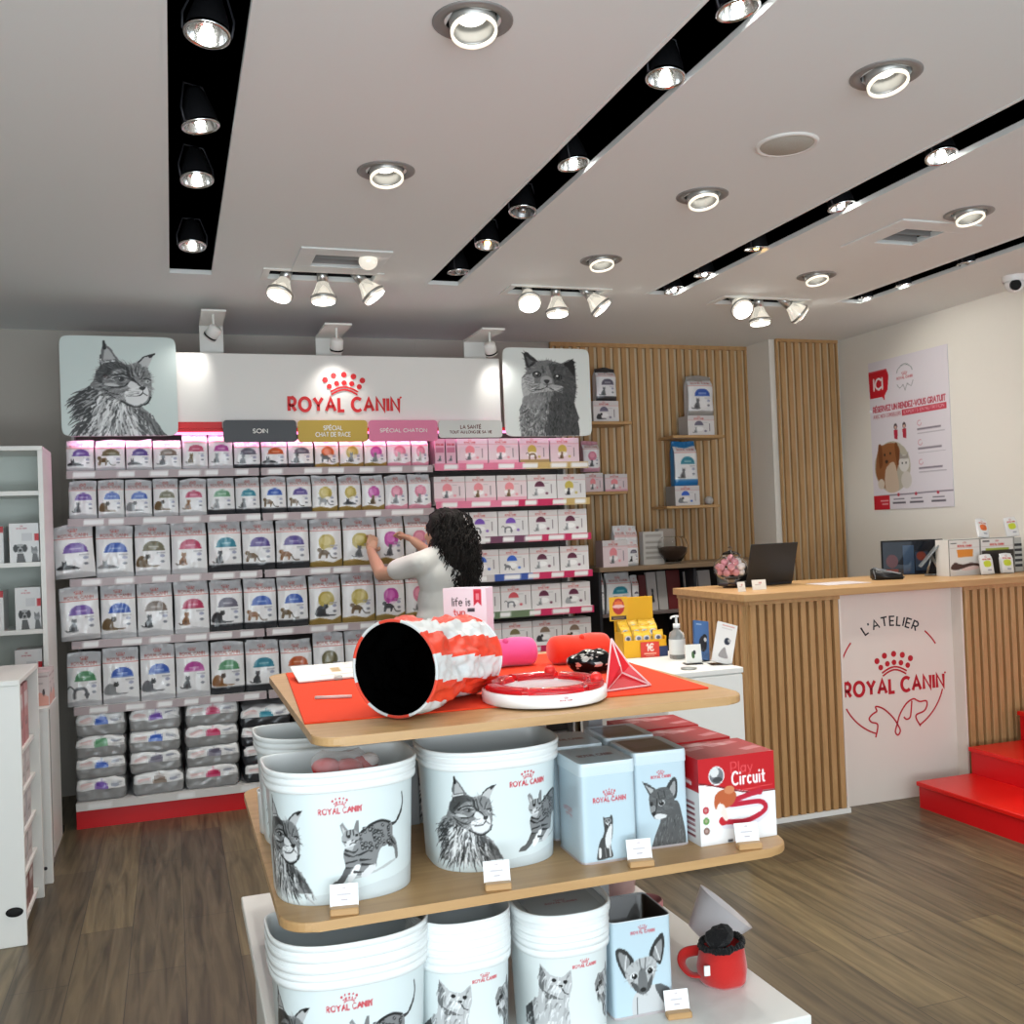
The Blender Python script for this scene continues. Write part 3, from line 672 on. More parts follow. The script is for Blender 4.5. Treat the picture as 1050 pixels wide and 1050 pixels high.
def wrap(name, outl, rows, colf, m, cap_first=True, cap_last=True, base=(.9, .9, .9), nudge=None):
    """rows: (scale, z, key); colf(u, key)->rgb with u along the outline"""
    N = len(outl); V = []; Fs = []; C = []
    for sc, z, key in rows: V += [(x*sc, y*sc, z) for x, y in outl]
    for r in range(len(rows)-1):
        for i in range(N):
            j = (i+1) % N; Fs.append([r*N+i, r*N+j, (r+1)*N+j, (r+1)*N+i])
            k0, k1 = rows[r][2], rows[r+1][2]
            C.append([colf(i/N, k0), colf((i+1)/N, k0), colf((i+1)/N, k1), colf(i/N, k1)])
    if cap_first: Fs.append(list(range(N))[::-1]); C.append([base]*N)
    if cap_last: Fs.append(list(range((len(rows)-1)*N, len(rows)*N))); C.append([base]*N)
    return color_mesh(name, V, Fs, C, m, True)

# --- raised flat lettering
def prim_mesh(bm, prims, to3, thick, nrm):
    """build strokes / dots as thin raised sign parts; to3(x, y)->point on the board"""
    nrm = Vector(nrm)
    def plate(ps):
        lo = [bm.verts.new(to3(*p)) for p in ps]; hi = [bm.verts.new(to3(*p)+nrm*thick) for p in ps]
        bm.faces.new(hi); n = len(ps)
        for i in range(n): bm.faces.new((lo[i], lo[(i+1) % n], hi[(i+1) % n], hi[i]))
    for p in prims:
        if p[0] == 'dot': plate([(p[1]+p[3]*math.cos(t*PI/8), p[2]+p[3]*math.sin(t*PI/8)) for t in range(16)])
        else:
            pts, w = p[1], p[2]; L = []; R = []
            for i in range(len(pts)):
                a = pts[max(i-1, 0)]; b = pts[min(i+1, len(pts)-1)]
                if 0 < i < len(pts)-1:
                    d1 = Vector((pts[i][0]-a[0], pts[i][1]-a[1])).normalized(); d2 = Vector((b[0]-pts[i][0], b[1]-pts[i][1])).normalized()
                    t = (d1+d2); t = t.normalized() if t.length > .2 else d1
                    k = min(1.6, 1/max(.3, t.dot(d1)))
                else: t = Vector((b[0]-a[0], b[1]-a[1])).normalized(); k = 1
                n_ = Vector((-t.y, t.x))*w/2*k; q = Vector(pts[i]); L.append(q+n_); R.append(q-n_)
            vl = [bm.verts.new(to3(*q)+nrm*thick) for q in L]; vr = [bm.verts.new(to3(*q)+nrm*thick) for q in R]
            wl = [bm.verts.new(to3(*q)) for q in L]; wr = [bm.verts.new(to3(*q)) for q in R]
            for i in range(len(pts)-1):
                bm.faces.new((vl[i], vl[i+1], vr[i+1], vr[i])); bm.faces.new((wl[i], wl[i+1], vl[i+1], vl[i])); bm.faces.new((vr[i], vr[i+1], wr[i+1], wr[i]))
            bm.faces.new((wl[0], vl[0], vr[0], wr[0])); bm.faces.new((vl[-1], wl[-1], wr[-1], vr[-1]))
    bmesh.ops.recalc_face_normals(bm, faces=bm.faces)
    return bm
def T2(s, cx, y, h, w=None, lw=.17, gap=.24, align='c'):
    return [('stroke', p, lw*h) for p in fit_text(s, cx, y, h, w, gap, align)]
# ================================================================== THE ROOM
XL, XR, YF, YB, HC = -2.3, 4.75, -1.8, 6.55, 2.8
# floor: grey brown planks that run away from the door
bm = BM(); box(bm, XL, XR, YF, YB, -.05, 0)
fl = mat('plank_floor', (.4, .34, .3), .42); nt = fl.node_tree; b = nt.nodes['Principled BSDF']
tc = nt.nodes.new('ShaderNodeTexCoord'); mp = nt.nodes.new('ShaderNodeMapping'); mp.inputs['Rotation'].default_value = (0, 0, PI/2)
br = nt.nodes.new('ShaderNodeTexBrick'); br.inputs['Scale'].default_value = 1; br.inputs['Brick Width'].default_value = 1.25; br.inputs['Row Height'].default_value = .19
br.inputs['Mortar Size'].default_value = .0015; br.inputs['Color1'].default_value = (*lin(rgb('75694F')), 1); br.inputs['Color2'].default_value = (*lin(rgb('5A5040')), 1); br.inputs['Mortar'].default_value = (*lin(rgb('3A332D')), 1)
br.offset = .37; br.inputs['Bias'].default_value = 0
nt.links.new(tc.outputs['Object'], mp.inputs[0]); nt.links.new(mp.outputs[0], br.inputs['Vector'])
mp2 = nt.nodes.new('ShaderNodeMapping'); mp2.inputs['Scale'].default_value = (16, 1.1, 1)
no = nt.nodes.new('ShaderNodeTexNoise'); no.inputs['Scale'].default_value = 1.6; no.inputs['Detail'].default_value = 7; no.inputs['Distortion'].default_value = 1.0
nt.links.new(tc.outputs['Object'], mp2.inputs[0])
ad = nt.nodes.new('ShaderNodeVectorMath'); nt.links.new(mp2.outputs[0], ad.inputs[0]); nt.links.new(br.outputs['Color'], ad.inputs[1]); nt.links.new(ad.outputs[0], no.inputs['Vector'])
cr = nt.nodes.new('ShaderNodeValToRGB'); cr.color_ramp.elements[0].position = .3; cr.color_ramp.elements[0].color = (.42, .40, .38, 1); cr.color_ramp.elements[1].position = .72; cr.color_ramp.elements[1].color = (1.25, 1.2, 1.12, 1)
nt.links.new(no.outputs['Fac'], cr.inputs[0])
mx = nt.nodes.new('ShaderNodeMix'); mx.data_type = 'RGBA'; mx.blend_type = 'MULTIPLY'; mx.inputs[0].default_value = 1
nt.links.new(br.outputs['Color'], mx.inputs[6]); nt.links.new(cr.outputs[0], mx.inputs[7]); nt.links.new(mx.outputs[2], b.inputs['Base Color'])
mp3 = nt.nodes.new('ShaderNodeMath'); mp3.operation = 'MULTIPLY_ADD'; mp3.inputs[1].default_value = -.2; mp3.inputs[2].default_value = .48
nt.links.new(no.outputs['Fac'], mp3.inputs[0]); nt.links.new(mp3.outputs[0], b.inputs['Roughness'])
struct('floor', bm, fl)
# walls
bm = BM(); box(bm, XL-.1, 2.9, YB, YB+.1, 0, 3.1)
for x in (-.62, -.42, .6, 1.6): box(bm, x-.004, x+.004, YB-.003, YB, 0, HC)     # panel joints
struct('wall_back', bm, M_grey)
bm = BM(); box(bm, 2.9, 4.2, YB, YB+.1, 0, 3.1); struct('wall_back_right', bm, M_wall)
bm = BM(); box(bm, XR, XR+.1, YF, YB, 0, 3.1); struct('wall_right', bm, M_wall)
bm = BM(); box(bm, XL-.1, XL, YF, YB, 0, 3.1); struct('wall_left', bm, M_grey)
bm = BM(); box(bm, 4.15, XR, 6.22, YB+.1, 0, 3.1); struct('wall_column', bm, M_wall)
# shop front behind the camera: piers, sill, head and three panes
bm = BM(); box(bm, XL, XL+.35, YF-.1, YF, 0, 3.1); box(bm, XR-.35, XR, YF-.1, YF, 0, 3.1); box(bm, XL, XR, YF-.1, YF, 2.62, 3.1); box(bm, XL, XR, YF-.1, YF, 0, .08); struct('wall_front', bm, M_wall)
bm = BM()
for i in range(4): x = XL+.35+i*(XR-XL-.7)/3; box(bm, x-.03, x+.03, YF-.09, YF-.03, .08, 2.62)
struct('window_1', bm, M_dark)
# slatted oak lining on the back wall and on the column
def slats(name, x0, x1, y, z0, z1, pitch, wd, frame=.03, depth=.035):
    bm = BM(); n = int(round((x1-x0-2*frame)/pitch)); p = (x1-x0-2*frame)/n
    b2 = BM(); box(b2, x0+.01, x1-.01, y-.012, y, z0, z1-.01); o2 = struct(name+'_backing', b2, mat('pale_oak_backing', rgb('CDBD9F'), .6))
    for i in range(n): x = x0+frame+p*(i+.5); box(bm, x-wd/2, x+wd/2, y-depth, y-.012, z0, z1-frame, .002)
    box(bm, x0, x1, y-depth-.004, y-.012, z1-frame, z1); box(bm, x0, x0+frame*.6, y-depth, y-.012, z0, z1-frame); box(bm, x1-frame*.6, x1, y-depth, y-.012, z0, z1-frame)
    return struct(name, bm, M_oakz)
slats('trim_1', 2.56, 4.15, YB, 0, HC, .0635, .036, .028)
slats('trim_2', 4.19, 4.72, 6.22, 0, HC, .058, .034, .022)
# ceiling with its recesses
STR = [(.03, .225), (1.31, 1.478), (2.60, 2.775), (3.885, 4.045)]
STR_Y = (-1.2, 5.06)
DL = [(.77, 2.41, 1), (2.045, 2.40, 1), (.77, 3.50, 1), (2.05, 3.49, 1), (3.34, 3.44, 1), (2.04, 4.46, 1), (3.34, 4.53, 1)]
CL = [(.755, 5.0), (2.05, 5.1), (3.37, 5.14)]
VENT = [(.80, 4.70, .42, .42), (3.32, 3.79, .42, .42)]
holes = [(a, b, STR_Y[0], STR_Y[1]) for a, b in STR]+[(x-.062, x+.062, y-.062, y+.062) for x, y, _ in DL]+[(x-.26, x+.26, y-.08, y+.08) for x, y in CL]+[(VENT[0][0]-.13, VENT[0][0]+.13, VENT[0][1]-.1, VENT[0][1]+.1), (VENT[1][0]-.11, VENT[1][0]+.11, VENT[1][1]-.11, VENT[1][1]+.11)]
xs = sorted({XL, XR}|{v for h_ in holes for v in h_[:2]}); ys = sorted({YF, YB}|{v for h_ in holes for v in h_[2:]})
bm = BM(); vd = {}
def cv(x, y):
    if (x, y) not in vd: vd[(x, y)] = bm.verts.new((x, y, HC))
    return vd[(x, y)]
for x0, x1 in zip(xs, xs[1:]):
    for y0, y1 in zip(ys, ys[1:]):
        mx_, my_ = (x0+x1)/2, (y0+y1)/2
        if any(a < mx_ < b_ and c < my_ < d for a, b_, c, d in holes): continue
        bm.faces.new((cv(x0, y0), cv(x0, y1), cv(x1, y1), cv(x1, y0)))
for a, b_, c, d in holes:     # side cheeks of the recesses, thickness of the board
    for p, q in (((a, c), (b_, c)), ((b_, c), (b_, d)), ((b_, d), (a, d)), ((a, d), (a, c))):
        vs = [bm.verts.new((*p, HC)), bm.verts.new((*q, HC)), bm.verts.new((*q, HC+.02)), bm.verts.new((*p, HC+.02))]; bm.faces.new(vs)
box(bm, XL, XR, YF, YB, 3.08, 3.1)
struct('ceiling', bm, M_ceil)
for k, (a, b_) in enumerate(STR):
    bm = BM(); y0, y1 = STR_Y
    for p, q in (((a, y0), (b_, y0)), ((b_, y0), (b_, y1)), ((b_, y1), (a, y1)), ((a, y1), (a, y0))):
        bm.faces.new([bm.verts.new((*p, HC+.018)), bm.verts.new((*q, HC+.018)), bm.verts.new((*q, HC+.2)), bm.verts.new((*p, HC+.2))])
    bm.faces.new([bm.verts.new((x, y, HC+.2)) for x, y in ((a, y0), (a, y1), (b_, y1), (b_, y0))])
    bmesh.ops.solidify(bm, geom=bm.faces[:], thickness=-.004)
    o = struct('ceiling_channel', bm, M_black)
bm = BM()
for a, b_ in STR:
    for x, s in ((a, -1), (b_, 1)): box(bm, min(x, x+s*.012), max(x, x+s*.012), STR_Y[0], STR_Y[1], HC-.003, HC)
    box(bm, a-.012, b_+.012, STR_Y[1], STR_Y[1]+.02, HC-.003, HC)
struct('trim_3', bm, M_ceil)
bm = BM()
for x, y, s in [(x, y, .07) for x, y, _ in DL]+[(x, y, .14) for x, y in ((VENT[0][0], VENT[0][1]), (VENT[1][0], VENT[1][1]))]:
    z = HC+.16
    for p, q in (((x-s, y-s), (x+s, y-s)), ((x+s, y-s), (x+s, y+s)), ((x+s, y+s), (x-s, y+s)), ((x-s, y+s), (x-s, y-s))):
        bm.faces.new([bm.verts.new((*p, HC+.02)), bm.verts.new((*q, HC+.02)), bm.verts.new((*q, z)), bm.verts.new((*p, z))])
    bm.faces.new([bm.verts.new(v) for v in ((x-s, y-s, z), (x-s, y+s, z), (x+s, y+s, z), (x+s, y-s, z))])
for x, y in CL:
    z = HC+.16
    for p, q in (((x-.26, y-.085), (x+.26, y-.085)), ((x+.26, y-.085), (x+.26, y+.085)), ((x+.26, y+.085), (x-.26, y+.085)), ((x-.26, y+.085), (x-.26, y-.085))):
        bm.faces.new([bm.verts.new((*p, HC+.02)), bm.verts.new((*q, HC+.02)), bm.verts.new((*q, z)), bm.verts.new((*p, z))])
    bm.faces.new([bm.verts.new(v) for v in ((x-.26, y-.085, z), (x-.26, y+.085, z), (x+.26, y+.085, z), (x+.26, y-.085, z))])
struct('ceiling_recesses', bm, M_black)

# ================================================================== LAMPS
def glow(name, col, s): return mat(name, (.9, .9, .9), .3, emit=col, es=s)
E_day = glow('lamp_cool_glow', (1, .99, .95), 9); E_soft = glow('lamp_soft_glow', (1, .98, .94), .45); E_warm = glow('lamp_warm_glow', (1, .76, .42), 5)
E_hot = glow('lamp_filament', (1, 1, .97), 30)
M_refl = mat('reflector', (.8, .8, .8), .18, 1.); M_off = mat('unlit_reflector', (.55, .55, .55), .25, .9)
def spot(parent, loc, aim, power, ang=75, col=(1, .96, .88), size=.03, blend=.6):
    l = bpy.data.lights.new('lamp_light', 'SPOT'); l.energy = power; l.spot_size = math.radians(ang); l.spot_blend = blend; l.color = col; l.shadow_soft_size = size
    o = bpy.data.objects.new('lamp_light', l); COL.objects.link(o); o.parent = parent; o.location = loc
    o.rotation_euler = Vector(aim).to_track_quat('-Z', 'Y').to_euler()
    return o
# black and chrome swivel spots in the four ceiling channels
def make_track(rx, ry, state):
    t = bpy.data.objects.new('channel_spotlight', None); COL.objects.link(t)
    bm = BM(); lathe(bm, [(.001, .13), (.022, .128), (.034, .11), (.05, .06), (.058, .03), (.0595, .004)]); link('housing', bm, mat('spot_housing', (.12, .12, .13), .35, .3), t)
    bm = BM(); lathe(bm, [(.0605, .006), (.064, .004), (.064, -.006), (.057, -.008), (.054, -.003)]); link('bezel', bm, M_chrome, t)
    bm = BM(); lathe(bm, [(.0545, -.003), (.048, .016), (.034, .034), (.016, .045), (.001, .046)]); link('reflector', bm, M_off if state == 'off' else M_refl, t)
    bm = BM(); cyl(bm, (0, 0, .045), (0, 0, .004), .010, .012, 14); ball(bm, (0, 0, .006), .017, n=2)
    link('bulb', smooth(bm), {'off': M_steel, 'warm': E_warm}.get(state, E_hot), t)
    bm = BM(); lathe(bm, [(.0535, -.0005), (.040, -.002), (.022, -.003)]); 
    bm.free()
    bm = BM(); tube(bm, [(-.066, 0, .0), (-.07, 0, .05), (-.04, 0, .14), (.04, 0, .14), (.07, 0, .05), (.066, 0, .0)], .0035, 6); link('yoke', bm, M_dark, t)
    if state != 'off': spot(t, (0, 0, -.012), (0, 0, -1), LAMP_W*(.5 if state == 'warm' else 1), 100, (1, .8, .55) if state == 'warm' else (1, .965, .9))
    t.rotation_euler = (rx, ry, 0); t.scale = (.92, .92, .92)
    return t
chan = ['far left black ceiling channel', 'second black ceiling channel', 'third black ceiling channel', 'far right black ceiling channel']
TR = [(.127, [(2.64, 'on'), (3.24, 'on'), (3.73, 'on'), (4.58, 'on')]), (1.42, [(2.2, 'on'), (2.6, 'on'), (3.31, 'on'), (3.86, 'off'), (4.35, 'warm'), (4.84, 'off')]),
      (2.73, [(2.93, 'on'), (3.51, 'on'), (4.16, 'warm'), (4.66, 'on'), (5.0, 'on')]), (4.05, [(4.19, 'off'), (4.67, 'on'), (5.0, 'on')])]
protos = {}
ORD = ['nearest', 'second nearest', 'third nearest', 'fourth nearest', 'fifth nearest', 'sixth nearest']
st_word = {'on': 'lit white', 'off': 'unlit', 'warm': 'amber glowing'}
for ci, (X, L) in enumerate(TR):
    for i, (y, s_) in enumerate(L):
        lab = f'{st_word[s_]} chrome rimmed swivel spot, {ORD[i]} in the {chan[ci]}'
        if i == len(L)-1: lab = f'{st_word[s_]} chrome rimmed swivel spot at far end of the {chan[ci]}'
        if s_ not in protos:
            o = protos[s_] = make_track(math.radians(-8), math.radians(6), s_); o.location = (X, y, HC+.0); tag(o, lab, 'ceiling light', 'swivel spots in the ceiling channels')
        else: o = dup(protos[s_], lab, (X, y, HC), rot=(math.radians(random.uniform(-12, 6)), math.radians(random.uniform(-9, 9)), random.uniform(0, 1)))
        o.location.z = HC+(.012 if ci else .0)
# round recessed gimbal downlights
def make_gimbal():
    t = bpy.data.objects.new('round_downlight', None); COL.objects.link(t)
    bm = BM(); lathe(bm, [(.072, .004), (.074, -.003), (.098, -.006), (.104, -.003), (.104, 0)], 40); link('flange', bm, mat('grey_flange', rgb('8E8C8A'), .45, .3), t)
    bm = BM(); lathe(bm, [(.071, .05), (.072, .002)], 40); link('inner_ring', bm, M_dark, t)
    a = bpy.data.objects.new('gimbal', None); COL.objects.link(a); a.parent = t; a.rotation_euler = (math.radians(-14), 0, 0)
    bm = BM(); lathe(bm, [(.045, .07), (.060, .05), (.061, .0), (.061, -.026), (.0535, -.027), (.052, -.018), (.05, .03)], 36); link('gimbal_ring', bm, mat('satin_grey', rgb('A6A4A0'), .35, .5), a)
    bm = BM(); lathe(bm, [(.0605, -.0262), (.060, -.036), (.053, -.036), (.0535, -.0272)], 32); link('lamp_glass', bm, mat('lit_glass_rim', (.9, .9, .88), .15, emit=(1, .95, .85), es=.75), a)
    bm = BM(); lathe(bm, [(.040, .016), (.03, .010), (.001, .008)], 24); link('lamp_core', bm, mat('lamp_core_glow', (.9, .9, .9), .3, emit=(1, .99, .94), es=2.2), a)
    spot(t, (0, -.01, -.03), (0, -.12, -1), LAMP_W*1.1, 110)
    return t
gim = None
dl_lab = ['round grey rimmed downlight nearest the camera between first and second channels', 'large round lit downlight near the third channel, top right', 'round grey downlight in middle of ceiling above the left cat poster gap',
          'round lit downlight between second and third channels, below the speaker disc', 'round lit downlight beside the square vent, between third and right channels', 'small far downlight between the second and third channels, above the spot cluster', 'small far downlight under the square vent, left of the right channel']
for (x, y, _), lab in zip(DL, dl_lab):
    if gim is None: gim = make_gimbal(); gim.location = (x, y, HC); tag(gim, lab, 'ceiling light', 'round recessed downlights')
    else: dup(gim, lab, (x, y, HC), rotz=0)
# clusters of three reflector bulbs
def bulb(parent, x, tx, ty):
    e = bpy.data.objects.new('reflector_bulb', None); COL.objects.link(e); e.parent = parent; e.location = (x, 0, .02); e.rotation_euler = (tx, ty, 0); e.scale = (1.12, 1.12, 1.0)
    bm = BM(); cyl(bm, (0, 0, .03), (0, 0, -.06), .022, .026, 20); link('socket', smooth(bm), M_steel, e)
    bm = BM(); lathe(bm, [(.024, -.05), (.03, -.075), (.052, -.125), (.055, -.15), (.050, -.158)], 28); link('glass_body', bm, mat('bulb_glass', rgb('E4E2DC'), .14, .9, emit=(1, .97, .9), es=.5), e)
    bm = BM(); lathe(bm, [(.056, -.13), (.059, -.132), (.059, -.143), (.056, -.145)], 28); link('clip_ring', bm, M_steel, e)
    bm = BM(); lathe(bm, [(.050, -.158), (.03, -.163), (.001, -.165)], 24); link('bulb_face', bm, E_day, e)
    spot(e, (0, 0, -.172), (0, 0, -1), LAMP_W*1.5, 105)
def make_cluster(tilts):
    t = bpy.data.objects.new('triple_spotlight', None); COL.objects.link(t)
    bm = BM(); x0, x1, y0, y1 = -.295, .295, -.105, .105
    box(bm, x0, x1, y0, -.08, -.006, 0); box(bm, x0, x1, .08, y1, -.006, 0); box(bm, x0, -.262, -.08, .08, -.006, 0); box(bm, .262, x1, -.08, .08, -.006, 0)
    link('frame', bm, M_white, t)
    for x, (a, b_) in zip((-.17, 0, .17), tilts): bulb(t, x, math.radians(a), math.radians(b_))
    return t
# tilt (about x, about y): negative x tips the face away from the camera
cl = make_cluster([(-16, 20), (-6, 0), (-10, -36)]); cl.location = (*CL[0], HC); tag(cl, 'ceiling frame with three bulb spots, left one above the red crown sign', 'ceiling light', 'triple bulb clusters')
cl = make_cluster([(-38, 10), (-6, 0), (-14, -38)]); cl.location = (*CL[1], HC); tag(cl, 'ceiling frame with three bulb spots above the grey cat poster, middle cluster', 'ceiling light', 'triple bulb clusters')
cl = make_cluster([(-48, 6), (-4, 0), (-8, -48)]); cl.location = (*CL[2], HC); tag(cl, 'ceiling frame with three bulb spots in front of the slatted column', 'ceiling light', 'triple bulb clusters')
# vents
def vent(x, y, w, d, hw, hd, lab):
    t = thing('ceiling_vent', lab, 'vent', (x, y, HC)); bm = BM()
    box(bm, -w/2, w/2, -d/2, -hd, -.008, 0, .002); box(bm, -w/2, w/2, hd, d/2, -.008, 0, .002); box(bm, -w/2, -hw, -hd, hd, -.008, 0, .002); box(bm, hw, w/2, -hd, hd, -.008, 0, .002); link('frame', bm, M_ceil, t)
    for k in range(3):
        bm = BM(); y_ = -hd+.02+k*(2*hd-.04)/2; box(bm, -hw, hw, y_-.018, y_-.014, .0, .05); box(bm, -hw, hw, y_+.0, y_+.004, .01, .05); link('louvre', bm, mat('vent_grey', rgb('8F8D8B'), .6), t)
    return t
v1 = vent(VENT[0][0], VENT[0][1], .42, .4, .13, .1, 'white framed square ceiling vent above the left triple bulb cluster')
vent(VENT[1][0], VENT[1][1], .44, .44, .11, .11, 'white framed square ceiling vent with dark core beside a downlight at right')
t = thing('glass_bulb', 'clear rounded lamp bulb poking out at the right of the left vent', 'light bulb', (.915, 4.62, HC+.0)); bm = BM(); ball(bm, (0, 0, -.02), .045, 1, 1, .9, 3); link('globe', smooth(bm), mat('pearl_glass', rgb('DAD6CE'), .12, .2, emit=(1, .97, .9), es=.5), t)
bm = BM(); cyl(bm, (0, 0, 0), (0, 0, .06), .02); link('socket', bm, M_steel, t)
t = thing('ceiling_speaker', 'flat round off-white speaker grille set in the ceiling, unlit', 'speaker', (2.07, 2.94, HC)); bm = BM(); lathe(bm, [(.001, -.007), (.088, -.007), (.092, -.004)], 40); link('grille', bm, mat('speaker_grille', rgb('B9B8AE'), .8, bump=(900, .5)), t)
bm = BM(); lathe(bm, [(.092, -.004), (.096, -.008), (.106, -.007), (.109, 0)], 40); link('rim', bm, M_white, t)
# dome camera
t = thing('security_camera', 'white dome security camera with dark lens at the right ceiling edge', 'security camera', (4.50, 4.33, HC))
bm = BM(); lathe(bm, [(.062, 0), (.062, -.03), (.058, -.034)], 36); lathe(bm, [(.001, 0), (.062, 0)], 36); link('base', bm, M_whiteplastic, t)
bm = BM(); ball(bm, (0, 0, -.042), .052, 1, 1, .95, 3); link('shell', smooth(bm), M_whiteplastic, t)
bm = BM(); q = Vector((-.55, -.75, -.35)).normalized(); c_ = Vector((0, 0, -.042)); cyl(bm, c_+q*.035, c_+q*.056, .032, .028, 24); link('lens', bm, mat('dark_lens', (.02, .02, .025), .1), t)
# two white swan-neck brackets above the header and their spots
def bracket(px, py, w, lab, tilt):
    p = at(px, py, Y=5.50); ztop = p.z-.012
    t = thing('bracket_spotlight', lab, 'spotlight', (p.x, 5.88, 2.40), group='bracket spots over the header board')
    bm = BM(); h_ = ztop-2.40; box(bm, -w/2, w/2, -.0, .012, 0, h_, .002); box(bm, -w/2, w/2, -.38, .012, h_, h_+.012, .002); link('bracket', bm, M_white, t)
    bm = BM(); cyl(bm, (0, -.30, h_), (0, -.30, h_-.06), .006, n=10); link('stem', bm, M_white, t)
    e = bpy.data.objects.new('spot_head', None); COL.objects.link(e); e.parent = t; e.location = (0, -.30, h_-.09); e.rotation_euler = tilt
    bm = BM(); lathe(bm, [(.001, .03), (.032, .028), (.036, .02), (.036, -.045), (.03, -.045)], 24); link('head', bm, M_white, e)
    bm = BM(); lathe(bm, [(.0365, -.028), (.0375, -.028), (.0375, -.036), (.036, -.038)], 24); link('ring', bm, M_black, e)
    bm = BM(); lathe(bm, [(.029, -.040), (.001, -.040)], 20); link('lens', bm, E_soft, e)
    spot(e, (0, 0, -.06), (0, 0, -1), 3.2, 95, (1, .97, .92), .03, 1.)
bracket(219, 317, .13, 'white bracket with tilted spot between the left cat poster and the crown sign', (math.radians(30), math.radians(38), 0))
bracket(347, 331, .15, 'white bracket with upright spot above the red crown sign', (math.radians(30), 0, 0))
bracket(506, 336, .14, 'white bracket with tilted spot at the corner of the short haired cat poster', (math.radians(30), math.radians(-26), 0))
# ================================================================== WALL SHELVING: three bays, each 1 m wide
GY = 5.745                      # front edge of the shelves
SZ = [1.893, 1.639, 1.320, .991, .642]; SZ3 = [1.901, 1.674, 1.455, 1.224, .999, .775, .551, .330]
DECK = .137
M_shelf = mat('shelf_white', rgb('DAD8D8'), .45); M_back = mat('shelf_back', rgb('77716F'), .7)
PKG, TAGW = (.68, .62, .63), (.93, .93, .93)
def rail_art(segs, seed, dens=6):
    rs = random.Random(seed); c = Cv(200, 8, segs[0][1], 200, 8, ss=2); x = 0
    for wd, col in segs: c.rect(x, 0, x+wd*200, 8, col); x += wd*200
    for k in range(dens):
        x = (k+.35+rs.uniform(-.18, .18))*200/dens; c.rect(x, .8, x+rs.uniform(14, 24), 7.2, TAGW)
        c.rect(x+3, 3, x+12, 4.4, (.55, .55, .6), .6)
    return c
def bay(x0, lab, zs, rails, kick=True, grp='shelving bays'):
    t = thing('shelving_bay', lab, 'shelving', (x0, GY, 0), group=grp)
    bm = BM(); box(bm, .002, .998, .50, .52, .0, 2.16); link('back_panel', bm, M_back, t)
    for x in (.0, .985): bm = BM(); box(bm, x, x+.015, .40, .52, 0, 2.16); box(bm, x, x+.015, .02, .52, 0, .12); link('upright', bm, M_shelf, t)
    bm = BM(); box(bm, .0, 1., .0, .5, .10, DECK, .002); link('base_deck', bm, M_shelf, t)
    me = sbox('deck_rail', .998, .004, .04, 60, 1, 3, {'front': rail_art([(1, (.84, .83, .82))], len(lab), 3)}, (.85, .85, .85), M_print); link('price_rail', me, None, t, (.5, -.002, DECK-.04))
    bm = BM(); box(bm, .0, 1., .012, .03, .0, .10); link('kick_plate', bm, M_red, t)
    for k, z in enumerate(zs):
        s = bpy.data.objects.new('shelf', None); COL.objects.link(s); s.parent = t; s.location = (0, 0, z)
        bm = BM(); box(bm, .004, .996, .004, .48, -.022, 0, .001); link('shelf_board', bm, M_shelf, s)
        me = sbox('rail', .992, .004, .042, 110, 1, 3, {'front': rail_art(rails[k], k*7+len(lab))}, PKG, M_print); link('price_rail', me, None, s, (.5, .002, -.042))
    return t
r0 = [[(1, PKG)]]*5
bay(-.52, 'left bay of the shelving with grey striped price rails and red foot', SZ, r0)
bay(.484, 'middle bay of the shelving with grey striped price rails, behind the red striped tunnel', SZ, r0)
PK, MG, GD, PU, BL, GN = (.88, .48, .60), (.78, .16, .36), (.78, .66, .42), (.45, .25, .36), (.22, .34, .66), (.42, .50, .38)
r3 = [[(.58, PK), (.42, GD)], [(.5, PK), (.32, MG), (.18, GD)], [(.3, (.8, .78, .78)), (.28, PU), (.42, MG)], [(.35, (.8, .78, .78)), (.25, BL), (.4, MG)], [(.3, (.8, .78, .78)), (.3, GN), (.4, MG)], [(.6, GN), (.4, MG)], [(1, MG)], [(1, PKG)]]
bay(1.488, 'right bay of the shelving with pink and magenta price rails full of cartons', SZ3, r3)
# dark end gap strip at the left of the first bay
t = thing('header_board', 'white header board over the shelving carrying the red crown and brand name', 'sign', (0, GY, 0))
bm = BM(); box(bm, -.5, 1.925, .008, .06, 2.12, 2.538, .004); link('board', bm, mat('header_white', rgb('E2E0DC'), .5), t)
bm = BM(); box(bm, -.48, 2.46, .012, .10, 2.10, 2.118, .002); box(bm, .04, .285, -.004, .012, 2.115, 2.152, .001); link('red_strip', bm, M_redprint, t)
for x in (-.2, .78, 1.40): pass
bm = BM(); prim_mesh(bm, logo_prims(0, 0, 1.), lambda x, y: Vector((.975+x*.655, .008, 2.442-y*.655*1.02)), .007, (0, -1, 0)); link('logo', bm, M_redprint, t)
# pink light strip under the header
t = thing('shelf_light_strip', 'pink glowing light strip tucked under the header board above the packs', 'light', (0, GY+.03, 2.095))
bm = BM(); box(bm, -.48, 2.46, 0, .03, -.008, .004); link('diffuser', bm, glow('pink_glow', (1, .45, .75), 1.6), t)
for xc in (.0, 1., 1.98):
    l = bpy.data.lights.new('strip_light', 'AREA'); l.shape = 'RECTANGLE'; l.size = .95; l.size_y = .03; l.energy = 1.3; l.color = (1, .42, .72)
    o = bpy.data.objects.new('strip_light', l); COL.objects.link(o); o.parent = t; o.location = (xc, .0, -.012); o.rotation_euler = (math.radians(-22), 0, 0)
